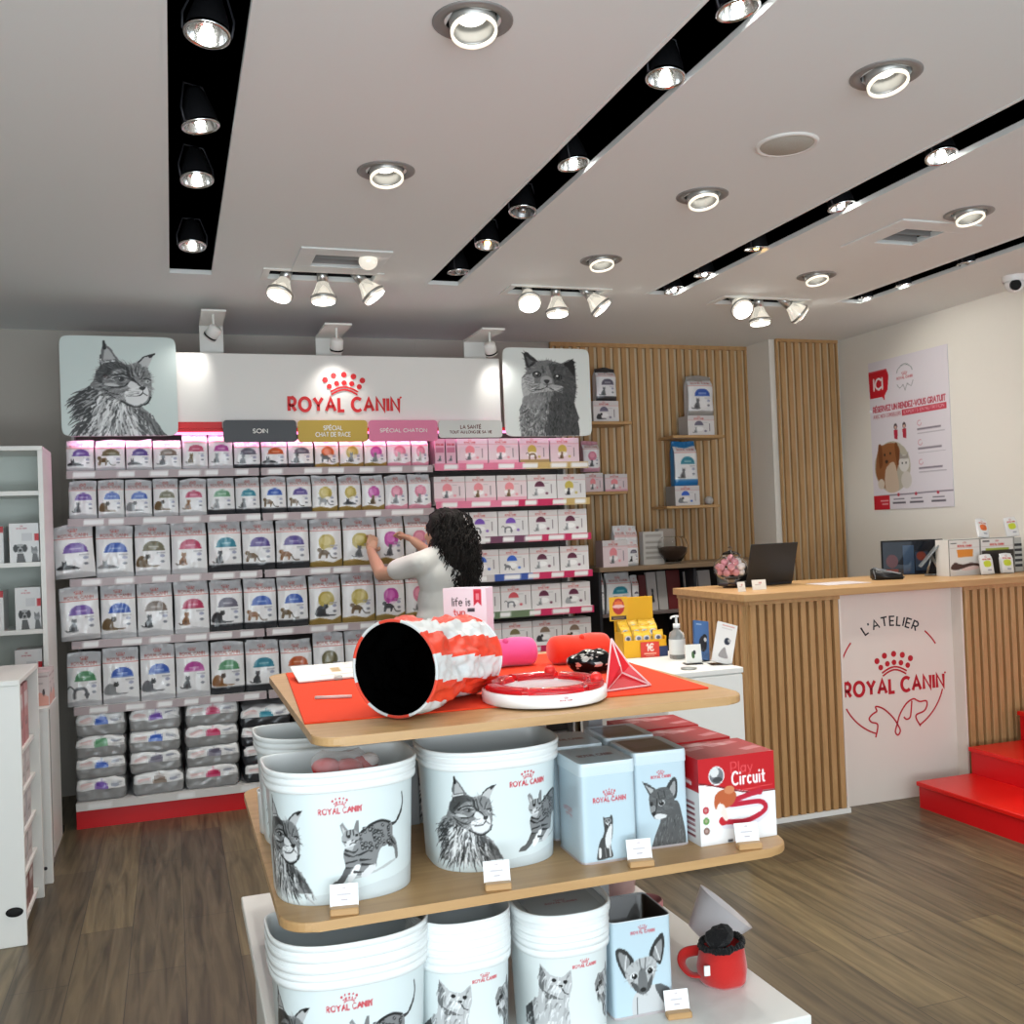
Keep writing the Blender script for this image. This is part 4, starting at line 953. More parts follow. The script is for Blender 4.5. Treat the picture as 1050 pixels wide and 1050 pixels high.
# category plates
def plate(x0, x1, z0, z1, col, lines, tcol, name, lab):
    w, h = x1-x0, z1-z0; t = thing(name, lab, 'sign', ((x0+x1)/2, GY-.045, z0), group='category plates under the header')
    bm = BM(); rslab(bm, -w/2, w/2, 0, h, 0, .006, .018, 5, .001); bmesh.ops.rotate(bm, verts=bm.verts, matrix=Matrix.Rotation(PI/2, 3, 'X')); link('plate', bm, mat(name+'_paint', col, .45), t)
    bm = BM()
    for s, hh, y, wd in lines: prim_mesh(bm, T2(s, 0, y*h, hh*h, wd*w, .2), lambda x, y: Vector((x, -.006, h-y)), .0012, (0, -1, 0))
    link('lettering', bm, tcol, t)
    bm = BM(); box(bm, -.03, .03, .0, .05, h*.4, h*.5); link('clip', bm, M_white, t)
M_wp = mat('white_print', rgb('E8E6E0'), .5)
plate(.287, .685, 2.033, 2.156, rgb('45474B'), [('SOIN', .18, .40, .20)], M_wp, 'category_sign', 'dark grey rounded plate reading SOIN below the header board')
plate(.693, 1.088, 2.031, 2.155, rgb('C2A23E'), [('SPÉCIAL', .19, .26, .27), ('CHAT DE RACE', .19, .56, .50)], M_wp, 'gold_category_sign', 'gold rounded plate reading SPÉCIAL CHAT DE RACE below the header board')
plate(1.096, 1.505, 2.031, 2.154, rgb('DE7C9E'), [('SPÉCIAL CHATON', .16, .40, .68)], M_wp, 'pink_category_sign', 'pink rounded plate reading SPÉCIAL CHATON below the header board')
plate(1.512, 1.908, 2.05, 2.153, rgb('CFCFCB'), [('LA SANTÉ', .20, .28, .32), ('TOUT AU LONG DE SA VIE', .15, .60, .66)], mat('brown_print', rgb('6E3A34'), .5), 'pale_category_sign', 'pale grey rounded plate reading LA SANTÉ beside the short haired cat poster')
# two big cat portraits on thin boards
def poster(name, lab, x0, x1, z0, z1, cvs, n):
    w, h = x1-x0, z1-z0; t = thing(name, lab, 'poster', ((x0+x1)/2, GY-.05, z0), group='cat portrait boards')
    def shape(a, b, c):
        cc = 2*c-1; m_ = max(abs(a), abs(cc)); k = 16
        f = (abs(a)**k+abs(cc)**k)**(1/k); s = (m_/f if f > 1e-6 else 1)*1.012
        return (a*s*w/2, b*.006, (cc*s+1)/2*h)
    me = sbox('portrait', w, .012, h, n, 1, n, {'front': cvs}, (.9, .9, .88), M_print, shape); link('printed_board', me, None, t)
    bm = BM()
    for s in (-1, 1): box(bm, s*.15-.01, s*.15+.01, .006, .05, h*.5, h*.55)
    link('fixing', bm, M_white, t)
c = Cv(190, 180, (.80, .85, .84), 920, 860, ss=3); coon(c, 0, 0, 1, seed=3, nf=900); poster('cat_poster', 'square rounded board with grey photo of a long haired tabby cat, above left shelves', -.523, .050, 2.075, 2.602, c, 170)
c = Cv(180, 190, (.86, .88, .87), 760, 800, ss=3); british(c, 0, 0, 1); poster('cat_poster', 'square rounded board with grey photo of a short haired grey cat facing forward', 1.930, 2.490, 2.058, 2.592, c, 170)

# ------------------------------------------------------------------ dry food packs, left and middle bay
PUR, BLU, OLV, CRI, TEA, GRN, TAU, ORA, SLA, MAG, GLD, PNK, DPU = ((.46, .30, .70), (.20, .38, .78), (.45, .42, .28), (.80, .18, .38), (.16, .56, .66), (.34, .62, .42), (.50, .42, .36), (.86, .38, .14), (.42, .40, .48), (.78, .28, .66), (.78, .70, .32), (.92, .55, .66), (.36, .28, .62))
CHAR, GOLDB, PINKB = (.17, .18, .20), (.58, .48, .24), (.88, .60, .68)
CN = {PUR: 'purple', BLU: 'blue', OLV: 'olive', CRI: 'crimson', TEA: 'teal', GRN: 'green', TAU: 'taupe', ORA: 'orange', SLA: 'slate', MAG: 'magenta', GLD: 'gold', PNK: 'pink', DPU: 'violet'}
def K(s):   # compact row notation: colour, style, pose, cat, base
    return s
R1 = [(PUR, 'arch', 'lie', 'black', None), (OLV, 'arch', 'walk', 'brown', None), (DPU, 'arch', 'lie', 'grey', None), (TAU, 'arch', 'sit', 'grey', None), (CRI, 'arch', 'sit', 'brown', None), (MAG, 'arch', 'sit', 'grey', None),
      (SLA, 'arch', 'sit', 'grey', CHAR), (SLA, 'arch', 'sit', 'grey', CHAR), (ORA, 'arch', 'lie', 'black', CHAR), (SLA, 'arch', 'sit', 'black', CHAR), (ORA, 'ball', 'walk', 'grey', GOLDB), (GLD, 'ball', 'sit', 'grey', GOLDB), (MAG, 'ball', 'sit', 'grey', GOLDB), (PNK, 'ball', 'sit', 'white', PINKB), (PNK, 'ball', 'sit', 'white', PINKB)]
X1 = [67, 97, 129, 157, 187, 214, 226, 240, 268, 296, 323, 349, 374, 398, 423, 441]
X1 = [67, 97, 129, 157, 187, 214, 240, 268, 296, 323, 349, 374, 398, 423, 441]
R1.pop(7)
R2 = [(PUR, 'arch', 'sit', 'grey', None), (BLU, 'arch', 'curl', 'brown', None), (BLU, 'arch', 'curl', 'silver', None), (OLV, 'arch', 'curl', 'brown', None), (CRI, 'arch', 'sit', 'ginger', None), (GRN, 'arch', 'sit', 'silver', CHAR), (TEA, 'arch', 'sit', 'grey', CHAR), (BLU, 'arch', 'walk', 'brown', CHAR), (DPU, 'arch', 'walk', 'brown', CHAR),
      (GLD, 'ball', 'walk', 'silver', GOLDB), (GLD, 'ball', 'lie', 'black', GOLDB), (MAG, 'ball', 'sit', 'brown', GOLDB), (PNK, 'ball', 'sit', 'grey', PINKB), (PNK, 'ball', 'sit', 'silver', PINKB)]
X2 = [70, 100, 128, 157, 184, 213, 242, 268, 295, 321, 348, 372, 396, 420, 444]
R3 = [(PUR, 'arch', 'lie', 'black', None), (BLU, 'arch', 'lie', 'silver', None), (OLV, 'arch', 'curl', 'brown', None), (CRI, 'arch', 'sit', 'ginger', None), (TEA, 'arch', 'sit', 'black', CHAR), (DPU, 'arch', 'walk', 'brown', CHAR), (DPU, 'arch', 'walk', 'ginger', CHAR), (GLD, 'ball', 'walk', 'brown', GOLDB), (GLD, 'ball', 'sit', 'grey', GOLDB), (MAG, 'ball', 'sit', 'grey', GOLDB), (PNK, 'ball', 'sit', 'silver', GOLDB)]
X3 = [55, 98, 138, 176, 214, 249, 284, 319, 353, 388, 417, 446]
R4 = [(PUR, 'arch', 'sit', 'grey', None), (BLU, 'arch', 'curl', 'brown', None), (TAU, 'arch', 'sit', 'black', None), (CRI, 'arch', 'sit', 'ginger', None), (SLA, 'arch', 'curl', 'black', CHAR), (BLU, 'arch', 'walk', 'ginger', CHAR), (BLU, 'arch', 'walk', 'brown', CHAR), (GLD, 'ball', 'curl', 'black', GOLDB), (GLD, 'ball', 'walk', 'brown', GOLDB), (MAG, 'ball', 'walk', 'black', GOLDB), (PNK, 'ball', 'sit', 'silver', GOLDB)]
X4 = [61, 103, 141, 179, 216, 251, 286, 318, 352, 387, 418, 446]
R5 = [(GRN, 'arch', 'arch', 'grey', None), (BLU, 'arch', 'curl', 'silver', None), (BLU, 'arch', 'curl', 'grey', None), (MAG, 'arch', 'sit', 'grey', None), (GRN, 'arch', 'curl', 'ginger', CHAR), (TEA, 'arch', 'sit', 'black', CHAR), (ORA, 'arch', 'lie', 'brown', CHAR), (OLV, 'ball', 'sit', 'brown', GOLDB), (GLD, 'ball', 'walk', 'grey', GOLDB), (MAG, 'ball', 'sit', 'grey', GOLDB)]
X5 = [68, 105, 144, 181, 217, 253, 289, 323, 356, 390, 422]
ROWS = [('top shelf', R1, X1, SZ[0], .165, (24, 34)), ('second shelf', R2, X2, SZ[1], .205, (26, 38)), ('third shelf', R3, X3, SZ[2], .285, (34, 52)), ('fourth shelf', R4, X4, SZ[3], .285, (34, 52)), ('fifth shelf', R5, X5, SZ[4], .30, (34, 52))]
TH = ['first', 'second', 'third', 'fourth', 'fifth', 'sixth', 'seventh', 'eighth', 'ninth', 'tenth', 'eleventh', 'twelfth', 'thirteenth', 'fourteenth', 'fifteenth']
HTS = {0: {4: .205, 5: .205}, 2: {}, 4: {0: .285, 4: .285, 5: .285, 6: .275}}
_bag = {}
for ri, (rn, R, X, z, h0, n) in enumerate(ROWS):
    for i, (col, sty, pose, cat_, base) in enumerate(R):
        a, b_ = at(X[i], 0, Y=GY), at(X[i+1], 0, Y=GY)
        yb = [483, 532, 594, 658, 726][ri]-(X[i]-75)*.03
        xa, xb = at(X[i], yb, Y=GY).x, at(X[i+1], yb, Y=GY).x
        w = (xb-xa)*.985; h = HTS.get(ri, {}).get(i, h0); d = .085 if ri < 2 else .11
        key = (col, sty, pose, cat_, base, ri >= 2, ri if ri in (0, 1) else 2, h)
        if key not in _bag:
            wn = {0: .143, 1: .143}.get(ri, .186)
            art = bag_art(wn, h, col, sty, pose, cat_, base, n)
            _bag[key] = (bag_mesh('dry_food_pack', wn, h, d, art, (.80, .80, .81) if base is None else tuple(.6*v+.2 for v in base), n, seed=len(_bag), style=1 if base is not None else 0), wn)
        me, wn = _bag[key]
        kind = 'charcoal footed' if base == CHAR else 'gold footed' if base == GOLDB else 'pink footed' if base == PINKB else 'pale grey'
        nb = 'left and middle bays'
        o = link('dry_food_pack', me, None, None, ((xa+xb)/2, GY+d/2+.012+random.uniform(0, .01), z), (0, 0, random.uniform(-.04, .04)))
        o.scale = (w/wn*.99, 1, 1+random.uniform(-.015, .015))
        if i == 0 and ri in (2, 3):
            o.rotation_euler = (0, math.radians(-3 if ri == 2 else -2), math.radians(6)); o.location.y -= .035; o.location.z += .006; o.location.x += .004
        tag(o, f'{kind} pack with {CN[col]} {"arch" if sty=="arch" else "disc"}, {TH[i]} from the left on the {rn}', 'pet food', 'dry food packs on the '+rn)
# large sacks lying in stacks on the base deck
def sack_art(col, dark):
    c = Cv(34, 12, (.56, .56, .56) if not dark else (.16, .17, .19), 100, 40, ss=4)
    c.poly([(0, 0), (100, 0), (100, 18), (50, 21), (0, 19)], (.94, .94, .94))
    c.poly([(52+13*math.cos(PI*k/12), 19-13*math.sin(PI*k/12)) for k in range(13)], col)
    c.rect(10, 12, 34, 14, (.75, .35, .33), .6); c.rect(12, 8, 30, 10, (.6, .6, .62), .5); c.ell(78, 11, 8, 3, (.5, .52, .6), .7); c.ell(88, 9, 5, 2, (.35, .37, .42), .6)
    c.line([(0, 19), (50, 21), (100, 19)], 1.2, (.5, .5, .5), .7)
    return c
STK = [('leftmost stack', 76, 130, [(PUR), (BLU), (GRN), (BLU)], False), ('second stack from the left', 133, 188, [TAU, SLA, BLU, PUR], False), ('third stack from the left', 190, 247, [CRI, SLA, CRI, CRI], False),
       ('dark stack beside the pale ones', 249, 303, [BLU, ORA, TEA, TEA], True), ('pale stack behind the display', 308, 362, [GRN, BLU, PUR, CRI], False), ('dark stack behind the display', 366, 418, [SLA, BLU, ORA, TEA], True)]
PL = ['at the bottom', 'second from bottom', 'third from bottom', 'at the top']
for si, (nm, x0, x1, cols, dark) in enumerate(STK):
    xa, xb = at(x0, 790, Y=GY).x, at(x1, 790, Y=GY).x; z = DECK
    H_ = [.118, .112, .115, .125] if si < 3 else [.10, .105, .105, .11]
    for k, col in enumerate(cols):
        me = pillow_mesh('food_sack', (xb-xa)*.97, .40, H_[k], sack_art(col, dark), (.58, .58, .58) if not dark else (.15, .16, .18), seed=si*9+k, sag=.25)
        o = link('food_sack', me, None, None, ((xa+xb)/2+random.uniform(-.006, .006), GY+.225, z), (0, 0, random.uniform(-.03, .03)))
        z += H_[k]*.985
        tag(o, f'{CN[col]} marked large sack lying {PL[k]} of the {nm}', 'pet food', 'large sacks stacked on the base deck')
# cartons of pouches in the right bay
def carton_art(col, sty, pose, catc, foot, tint):
    c = Cv(40, 30, (.86-.0*tint, .85, .85), 100, 75, ss=3)
    if tint: c.rect(0, 0, 100, 75, (.88, .78, .80), .7)
    c.rect(0, 0, 100, 15, (.82, .80, .80)); c.line([(0, 16), (100, 16)], .9, (.78, .45, .45)); c.text('ROYAL CANIN', 42, 8, 5, 36, (.72, .2, .2), .22, al=.7); c.prims(crown_prims(42, 1, 12), (.75, .25, .25), .7)
    if foot is not None: c.rect(0, 66, 100, 75, foot, .8)
    if sty == 'ball': c.ell(42, 36, 15, 15, col)
    else: c.poly([(42+17*math.cos(PI*k/12), 37-17*math.sin(PI*k/12)) for k in range(13)], col)
    c.ell(42, 50, 17, 8, (.95, .95, .95), .8)
    pack_cat(c, pose, 30 if sty != 'ball' else 40, 64, 22, CATC[catc])
    c.ell(66, 58, 5, 4, col, .8); c.rect(80, 30, 83, 58, (.45, .42, .44), .8); c.rect(58, 26, 74, 27.5, (.6, .6, .62), .6)
    return c
CX = {0: [469, 501, 533, 565, 596], 1: [443, 476, 508, 540, 570, 602]}
RED_, PLUM, PALE = (.80, .30, .34), (.36, .14, .24), (.90, .55, .58)
C3 = [[(PALE, 'ball', 'sit', 'grey', PINKB, 1), (PALE, 'ball', 'sit', 'grey', PINKB, 1), (GLD, 'ball', 'arch', 'brown', GOLDB, 1), (GLD, 'ball', 'sit', 'brown', None, 1)],
      [(PALE, 'ball', 'sit', 'grey', PINKB, 1), (PALE, 'ball', 'sit', 'brown', PINKB, 1), (PALE, 'ball', 'sit', 'brown', PINKB, 1), (PLUM, 'arch', 'sit', 'silver', None, 0), (GLD, 'ball', 'sit', 'black', None, 0)],
      [(PLUM, 'arch', 'arch', 'grey', None, 0), (PUR, 'arch', 'arch', 'grey', None, 0), (PUR, 'arch', 'arch', 'grey', None, 0), (PLUM, 'arch', 'sit', 'silver', None, 0), (PLUM, 'arch', 'sit', 'silver', None, 0)],
      [(BLU, 'arch', 'arch', 'grey', None, 0), (BLU, 'arch', 'arch', 'grey', None, 0), (BLU, 'arch', 'walk', 'grey', None, 0), (PLUM, 'arch', 'sit', 'silver', None, 0), (PLUM, 'arch', 'sit', 'silver', None, 0)],
      [(RED_, 'arch', 'arch', 'grey', None, 0), (RED_, 'arch', 'arch', 'grey', None, 0), (RED_, 'arch', 'arch', 'grey', None, 0), (PLUM, 'arch', 'sit', 'silver', None, 0), (PLUM, 'arch', 'curl', 'silver', None, 0)],
      [(OLV, 'arch', 'arch', 'grey', None, 0), (OLV, 'arch', 'arch', 'brown', None, 0), (OLV, 'arch', 'arch', 'grey', None, 0), (TAU, 'arch', 'curl', 'black', None, 0), (TAU, 'arch', 'curl', 'brown', None, 0)],
      [(OLV, 'arch', 'arch', 'brown', None, 0), (OLV, 'arch', 'arch', 'grey', None, 0), (PLUM, 'arch', 'sit', 'black', None, 0), (TAU, 'arch', 'curl', 'grey', None, 0), (RED_, 'arch', 'curl', 'brown', None, 0)],
      [(OLV, 'arch', 'arch', 'brown', None, 0), (OLV, 'arch', 'arch', 'grey', None, 0), (PLUM, 'arch', 'sit', 'black', None, 0), (TAU, 'arch', 'curl', 'grey', None, 0), (RED_, 'arch', 'curl', 'brown', None, 0)]]
rn3 = ['top', 'second', 'third', 'fourth', 'fifth', 'sixth', 'seventh', 'bottom']
_ct = {}
for ri, row in enumerate(C3):
    xs_ = [1.640, 1.835, 2.035, 2.238, 2.44] if ri == 0 else [1.49, 1.682, 1.882, 2.078, 2.275, 2.474]
    for i, sp in enumerate(row):
        if sp not in _ct: _ct[sp] = carton('food_carton', .192, .13, .150, {'front': carton_art(*sp)}, (.80, .78, .78), nx=40, ny=2, nz=30)
        o = link('food_carton', _ct[sp], None, None, ((xs_[i]+xs_[i+1])/2, GY+.085+random.uniform(0, .008), SZ3[ri] if ri < 8 else DECK), (0, 0, random.uniform(-.015, .015)))
        tag(o, f'pouch carton with {"pale pink" if sp[0]==PALE else "plum" if sp[0]==PLUM else "red" if sp[0]==RED_ else CN[sp[0]]} emblem, {TH[i]} from left on {rn3[ri]} shelf of the pink bay', 'pet food', 'pouch cartons in the right bay')
for i, xa in enumerate((1.503, 1.571)):
    c = Cv(16, 34, (.84, .68, .74), 40, 90, ss=2); c.rect(4, 30, 36, 50, (.75, .45, .55)); pack_cat(c, 'sit', 20, 80, 20, CATC['grey']); c.text('ROYAL CANIN', 20, 18, 5, 30, (.7, .2, .25), .25)
    o = link('food_carton', carton('narrow_carton', .06, .13, .15, {'front': c}, (.80, .66, .70), nx=16, nz=34), None, None, (xa+.03, GY+.085, SZ3[0]))
    tag(o, f'narrow pink carton, {["left", "right"][i]} one of the pair beside the pink cartons on top', 'pet food', 'narrow pink cartons')
for i in range(2):
    xa = 1.62+i*.40
    for k in range(4):
        o = link('food_carton', _ct[C3[7][i*2]], None, None, (xa, GY+.11, DECK+.151*0+k*0), None) if k == 0 else None
        if o: o.scale = (1.3, 1.3, 1.15); tag(o, f'larger pouch carton standing {["left", "right"][i]} of the base deck in the pink bay', 'pet food', 'cartons on the base deck of the right bay')
# ================================================================== THE THREE TIER DISPLAY TABLE
t = thing('display_table', 'three tier display table, oak tiers over a white plinth, in the foreground', 'table', (0, 0, 0))
def tier(x0, x1, y0, y1, z0, z1, r, n):
    bm = BM(); rslab(bm, x0, x1, y0, y1, z0, z1, r, 8, .004)
    return link(n, bm, M_oak, t)
tier(.255, 1.245, 2.0, 3.03, 1.078, 1.097, .06, 'table_top')
tier(.178, 1.335, 1.975, 3.12, .730, .750, .07, 'middle_tier')
bm = BM(); box(bm, .168, 1.305, 1.90, 3.20, .365, .40, .003); box(bm, .20, 1.27, 1.93, 3.17, 0, .365, .003); link('plinth', bm, M_white, t)
for x in (.56, 1.08):
    bm = BM(); box(bm, x-.022, x+.022, 2.52, 2.56, .40, 1.078, .003); link('post', bm, mat('light_grey_metal', rgb('B9BFC4'), .4, .2), t)
for z in (.730, 1.078):
    for x in (.56, 1.08): bm = BM(); box(bm, x-.03, x+.03, 2.15, 2.95, z-.025, z-.001, .002); link('bracket', bm, _mats['light_grey_metal'], t)
ZT, ZM, ZP = 1.097, .750, .400
# ------------------------------------------------------------------ buckets
def big_art(off):
    c = Cv(320, 150, (.84, .88, .885), 1000, 456, ss=2)
    c.poly([(430+off, 420), (640+off, 405), (1000, 350), (1000, 456), (430+off, 456)], (.76, .79, .80), .6)
    coon(c, 82+off, 2, .47, seed=5, nf=420)
    bengal(c, 545+off, 42, .65)
    c.prims(logo_prims(600+off, 22, 190), (.74, .18, .22), .95)
    return c
def small_art():
    c = Cv(240, 150, (.85, .88, .88), 720, 440, ss=2); fluffs(c, 85, 12, 1.12); c.prims(logo_prims(405, 20, 118), (.76, .25, .28), .95); return c
def make_bucket(name, w, d, h, art, m_top, seedn=0, body=True):
    """D-shaped tapered bucket; print on the rounded front"""
    out, T = outline_super(w, d, 2.6, 7, .62, 560)
    fr = [i for i, (x, y) in enumerate(out) if y < .01*d]; u0, u1 = fr[0]/560, fr[-1]/560
    img = art.out(); base = (.85, .885, .89)
    ztop = h*.84; rows = []
    for k in range(131): z = ztop*k/130; rows.append((.875+.075*z/h, z, 1-k/130))
    def cf(u, key):
        if key is None or u < u0 or u > u1: return base
        return samp(img, (u-u0)/(u1-u0), key)
    t = bpy.data.objects.new(name, None); COL.objects.link(t)
    b = link('bucket_body', wrap('bucket_body', out, rows, cf, M_bucket, True, False, base), None, t)
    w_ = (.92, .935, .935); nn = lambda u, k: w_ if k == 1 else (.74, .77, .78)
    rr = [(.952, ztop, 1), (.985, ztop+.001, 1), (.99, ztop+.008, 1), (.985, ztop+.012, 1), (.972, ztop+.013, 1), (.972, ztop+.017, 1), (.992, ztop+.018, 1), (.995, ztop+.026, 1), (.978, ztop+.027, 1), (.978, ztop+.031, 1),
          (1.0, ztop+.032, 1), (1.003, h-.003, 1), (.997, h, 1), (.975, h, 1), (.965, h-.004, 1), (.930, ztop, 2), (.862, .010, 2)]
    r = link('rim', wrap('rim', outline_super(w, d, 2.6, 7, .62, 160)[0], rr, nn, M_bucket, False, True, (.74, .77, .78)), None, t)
    return t
BK = {}
def bucket(kind, x, y, z, lab, grp, rz=0.):
    if kind not in BK:
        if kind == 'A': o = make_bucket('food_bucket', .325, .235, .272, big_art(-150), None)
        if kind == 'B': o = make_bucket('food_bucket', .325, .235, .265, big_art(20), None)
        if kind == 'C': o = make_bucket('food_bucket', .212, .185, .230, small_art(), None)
        BK[kind] = o; o.location = (x, y, z); o.rotation_euler = (0, 0, rz); tag(o, lab, 'bucket', grp)
        return o
    return dup(BK[kind], lab, (x, y, z), rz, group=grp)
g1 = 'large buckets on the middle tier'
# outline origin is at 62 % of the depth from the front: front edge = y - .62*d
bA = bucket('A', .328, 2.035+.146, ZM, 'large white bucket with tabby and spotted cats at left front of the middle tier', g1, math.radians(1))
bB = bucket('B', .678, 2.085+.146, ZM, 'large white bucket with whole long haired cat print, centre of the middle tier', g1, math.radians(-1))
bucket('B', .34, 2.58, ZM, 'large white bucket standing behind the one holding the red bag', g1, 0)
bucket('B', .70, 2.62, ZM, 'large white bucket standing behind the centre bucket on the middle tier', g1, 0)
g2 = 'large buckets nested in a stack on the plinth'
for k, lab in enumerate(['bottom bucket, cat print showing, of the nested large stack on the plinth', 'second bucket of the nested large stack, only its rim showing', 'top bucket of the nested large stack under the oak tier']):
    bucket('A', .318, 1.935+.146, ZP+.0215*k, lab, g2, math.radians(1))
g3 = 'small buckets nested in the left stack on the plinth'
for k in range(5):
    bucket('C', .560, 1.985+.115, ZP+.0165*k, f'small nested bucket, {["lowest and showing two cats", "second from below", "middle one", "second from the top", "topmost"][k]}, in the left small stack', g3, math.radians(2))
g4 = 'small buckets nested in the right stack on the plinth'
for k in range(4):
    bucket('C', .782, 1.965+.115, ZP+.0145*k, f'small nested bucket, {["lowest and showing two cats", "second from below", "second from the top", "topmost under a lid"][k]}, in the right small stack', g4, math.radians(-2))
# lid on the right stack
out, T = outline_super(.212, .185, 2.6, 7, .62, 120); img = Cv(60, 50, (.62, .66, .68), 100, 84, ss=3)
img.prims(logo_prims(52, 26, 46), (.55, .28, .30), .8); img = img.out()
rows = [(1.03, 0, 1), (1.035, .012, 1), (1.02, .017, 1), (.975, .017, 1), (.955, .006, 1)]
t = thing('bucket_lid', 'recessed white lid printed with a red logo on the right small bucket stack', 'lid', (.782, 1.965+.115, ZP+.0145*3+.230-.006), math.radians(-2))
link('lid_rim', wrap('lid_rim', out, rows, lambda u, k: (.90, .92, .92), M_bucket, False, False), None, t)
me = sbox('lid_panel', .16, .13, .004, 60, 50, 1, {'top': img}, (.62, .66, .68), M_bucket); link('lid_panel', me, None, t, (0, -.022, .003))
ps = [(x*.955, y*.955) for x, y in out]; bm = BM(); prism(bm, ps, .001, .0035); link('lid_base', bm, mat('lid_grey', (.70, .735, .75), .4), t)
# things in the buckets
t = thing('toy_bag', 'clear bag with a red and white toy lying in the left bucket', 'toy', (.335, 2.13, ZM+.250), rot=(.1, .15, .4))
bm = BM()
for k in range(5): ball(bm, (-.05+.025*k, .01*math.sin(k*2), .008*math.cos(k*3)), .026, 1.3, .9, .8, 2)
link('red_toy', smooth(bm), mat('toy_red', rgb('C22A2C'), .5, bump=(90, .4)), t)
bm = BM(); ball(bm, (0, .0, .012), .058, 1.5, .8, .55, 3)
for v in bm.verts: v.co += Vector((0, 0, 1))*noise.noise(v.co*40)*.012
link('plastic_wrap', smooth(bm), mat('crumpled_film', (.93, .92, .92), .15, alpha=.22, bump=(60, .8, .01)), t)
bm = BM(); ball(bm, (.06, .005, .02), .02, 1, 1, .8, 2); link('white_toy', smooth(bm), mat('toy_white', rgb('E0DAD8'), .6), t)
bm = BM(); box(bm, -.05, .05, -.03, .03, 0, .02, .002); t = link('grey_packet', bm, mat('toy_grey', rgb('787C80'), .6), None, (.70, 2.22, ZM+.014), (0, 0, .2)); tag(t, 'dark grey packet lying inside the open centre bucket', 'packet')
bm = BM(); lathe(bm, [(.001, 0), (.045, 0), (.048, .10), (.050, .105), (.046, .105), (.044, .01), (.001, .008)], 32)
t = link('cup', bm, M_whiteplastic, None, (.245, 2.46, ZM)); tag(t, 'small white plastic cup behind the left front bucket, at the tier edge', 'cup')
t.location = (at(281, 851, Z=ZM).x+.01, at(281, 851, Z=ZM).y, ZM)
# ------------------------------------------------------------------ tins
def make_tin(name, w, d, h, artf, lid, arts_side=True):
    t = bpy.data.objects.new(name, None); COL.objects.link(t)
    def shape(a, b, c):
        m_ = max(abs(a), abs(b)); k = 12; f = (abs(a)**k+abs(b)**k)**(1/k); s = m_/f if f > 1e-6 else 1
        return (a*s*w/2, b*s*d/2, c*h)
    side = Cv(30, 50, (.74, .81, .85), 60, 100, ss=2); side.prims(crown_prims(30, 42, 20), (.74, .4, .42), .8)
    hb = h if lid == 'open' else h-.006
    if lid == 'open':
        N = 96; out, T = outline_super(w, d, 12, 12, .5, N)
        img = artf.out(); im2 = side.out(); base = (.72, .80, .85)
        fr = [i for i, (x, y) in enumerate(out) if y < -d*.45 and abs(x) < w/2*.97]; a, b_ = fr[0]/N, fr[-1]/N
        rows = [(1, h*k/90, 1-k/90) for k in range(91)]+[(1.012, h+.001, None), (1.0, h+.003, None), (.97, h, 'in'), (.97, .004, 'in')]
        def cf(u, k):
            if k is None: return (.86, .89, .91)
            if k == 'in': return (.16, .13, .11)
            if a-.001 <= u <= b_+.001: return samp(img, min(.999, max(0, (u-a)/(b_-a))), k)
            return base
        out2, _ = outline_super(w, d, 12, 12, .5, 480); 
        N = 480; out = out2; fr = [i for i, (x, y) in enumerate(out) if y < -d*.40 and abs(x) < w/2*.985]; a, b_ = fr[0]/N, fr[-1]/N
        link('tin_body', wrap('tin_body', out, rows, cf, M_tin, True, True, (.12, .10, .09)), None, t)
    else:
        me = sbox('tin_body', w, d, h-.028, 76, 12, 84, {'front': artf, 'left': side, 'right': side}, (.72, .80, .85), M_tin, lambda a, b, c: (shape(a, b, c)[0], shape(a, b, c)[1], c*(h-.028)), True)
        link('tin_body', me, None, t)
        def sh2(a, b, c):
            x, y, _ = shape(a, b, c); k = 1.018-(.02 if c > .8 and max(abs(a), abs(b)) > .99 else 0); return (x*k, y*k, c*.028)
        top = Cv(40, 40, (.74, .82, .86), 100, 100, ss=3); top.rect(10, 10, 90, 90, (.70, .78, .82))
        if lid == 'dark': top.rect(8, 10, 84, 92, (.22, .21, .21)); top.poly([(14, 20), (50, 30), (84, 14), (84, 60), (20, 70)], (.36, .36, .37), .7)
        else: top.text('ROYAL CANIN', 50, 46, 12, 60, (.45, .32, .34), .2)
        me = sbox('lid', w, d, .028, 40, 40, 4, {'top': top}, (.80, .86, .89), M_tin, sh2, False); link('lid', me, None, t, (0, 0, h-.028))
    bm = BM(); ps, _ = outline_super(w*1.012, d*1.012, 12, 12, .5, 80); prism(bm, ps, 0, .005, .001); link('base_band', bm, mat('tin_band', rgb('C9C0C2'), .3, .4), t)
    return t
c = Cv(76, 84, (.74, .82, .86), 400, 560, ss=3); sitcat(c, 100, 260, .66); c.prims(logo_prims(205, 90, 240), (.76, .22, .26), .95); c.line([(100, 168), (290, 166)], 3, (.6, .5, .55), .7)
tinA = make_tin('food_tin', .134, .155, .222, c, 'plain'); tinA.location = (.904, 2.048+.077, ZM); tinA.rotation_euler = (0, 0, math.radians(-1)); tag(tinA, 'pale blue tin with little sitting cat and closed lid, left of the tin pair', 'tin', 'pale blue tins on the middle tier')
c = Cv(76, 84, (.74, .82, .86), 400, 560, ss=3); abys(c, 55, 100, .88); c.prims(logo_prims(200, 45, 150), (.76, .22, .26), .95)
tinB = make_tin('food_tin', .134, .155, .222, c, 'dark'); tinB.location = (1.056, 2.085+.077, ZM); tinB.rotation_euler = (0, 0, math.radians(-3)); tag(tinB, 'pale blue tin with large-eared cat bust and dark window lid, left of the red carton', 'tin', 'pale blue tins on the middle tier')
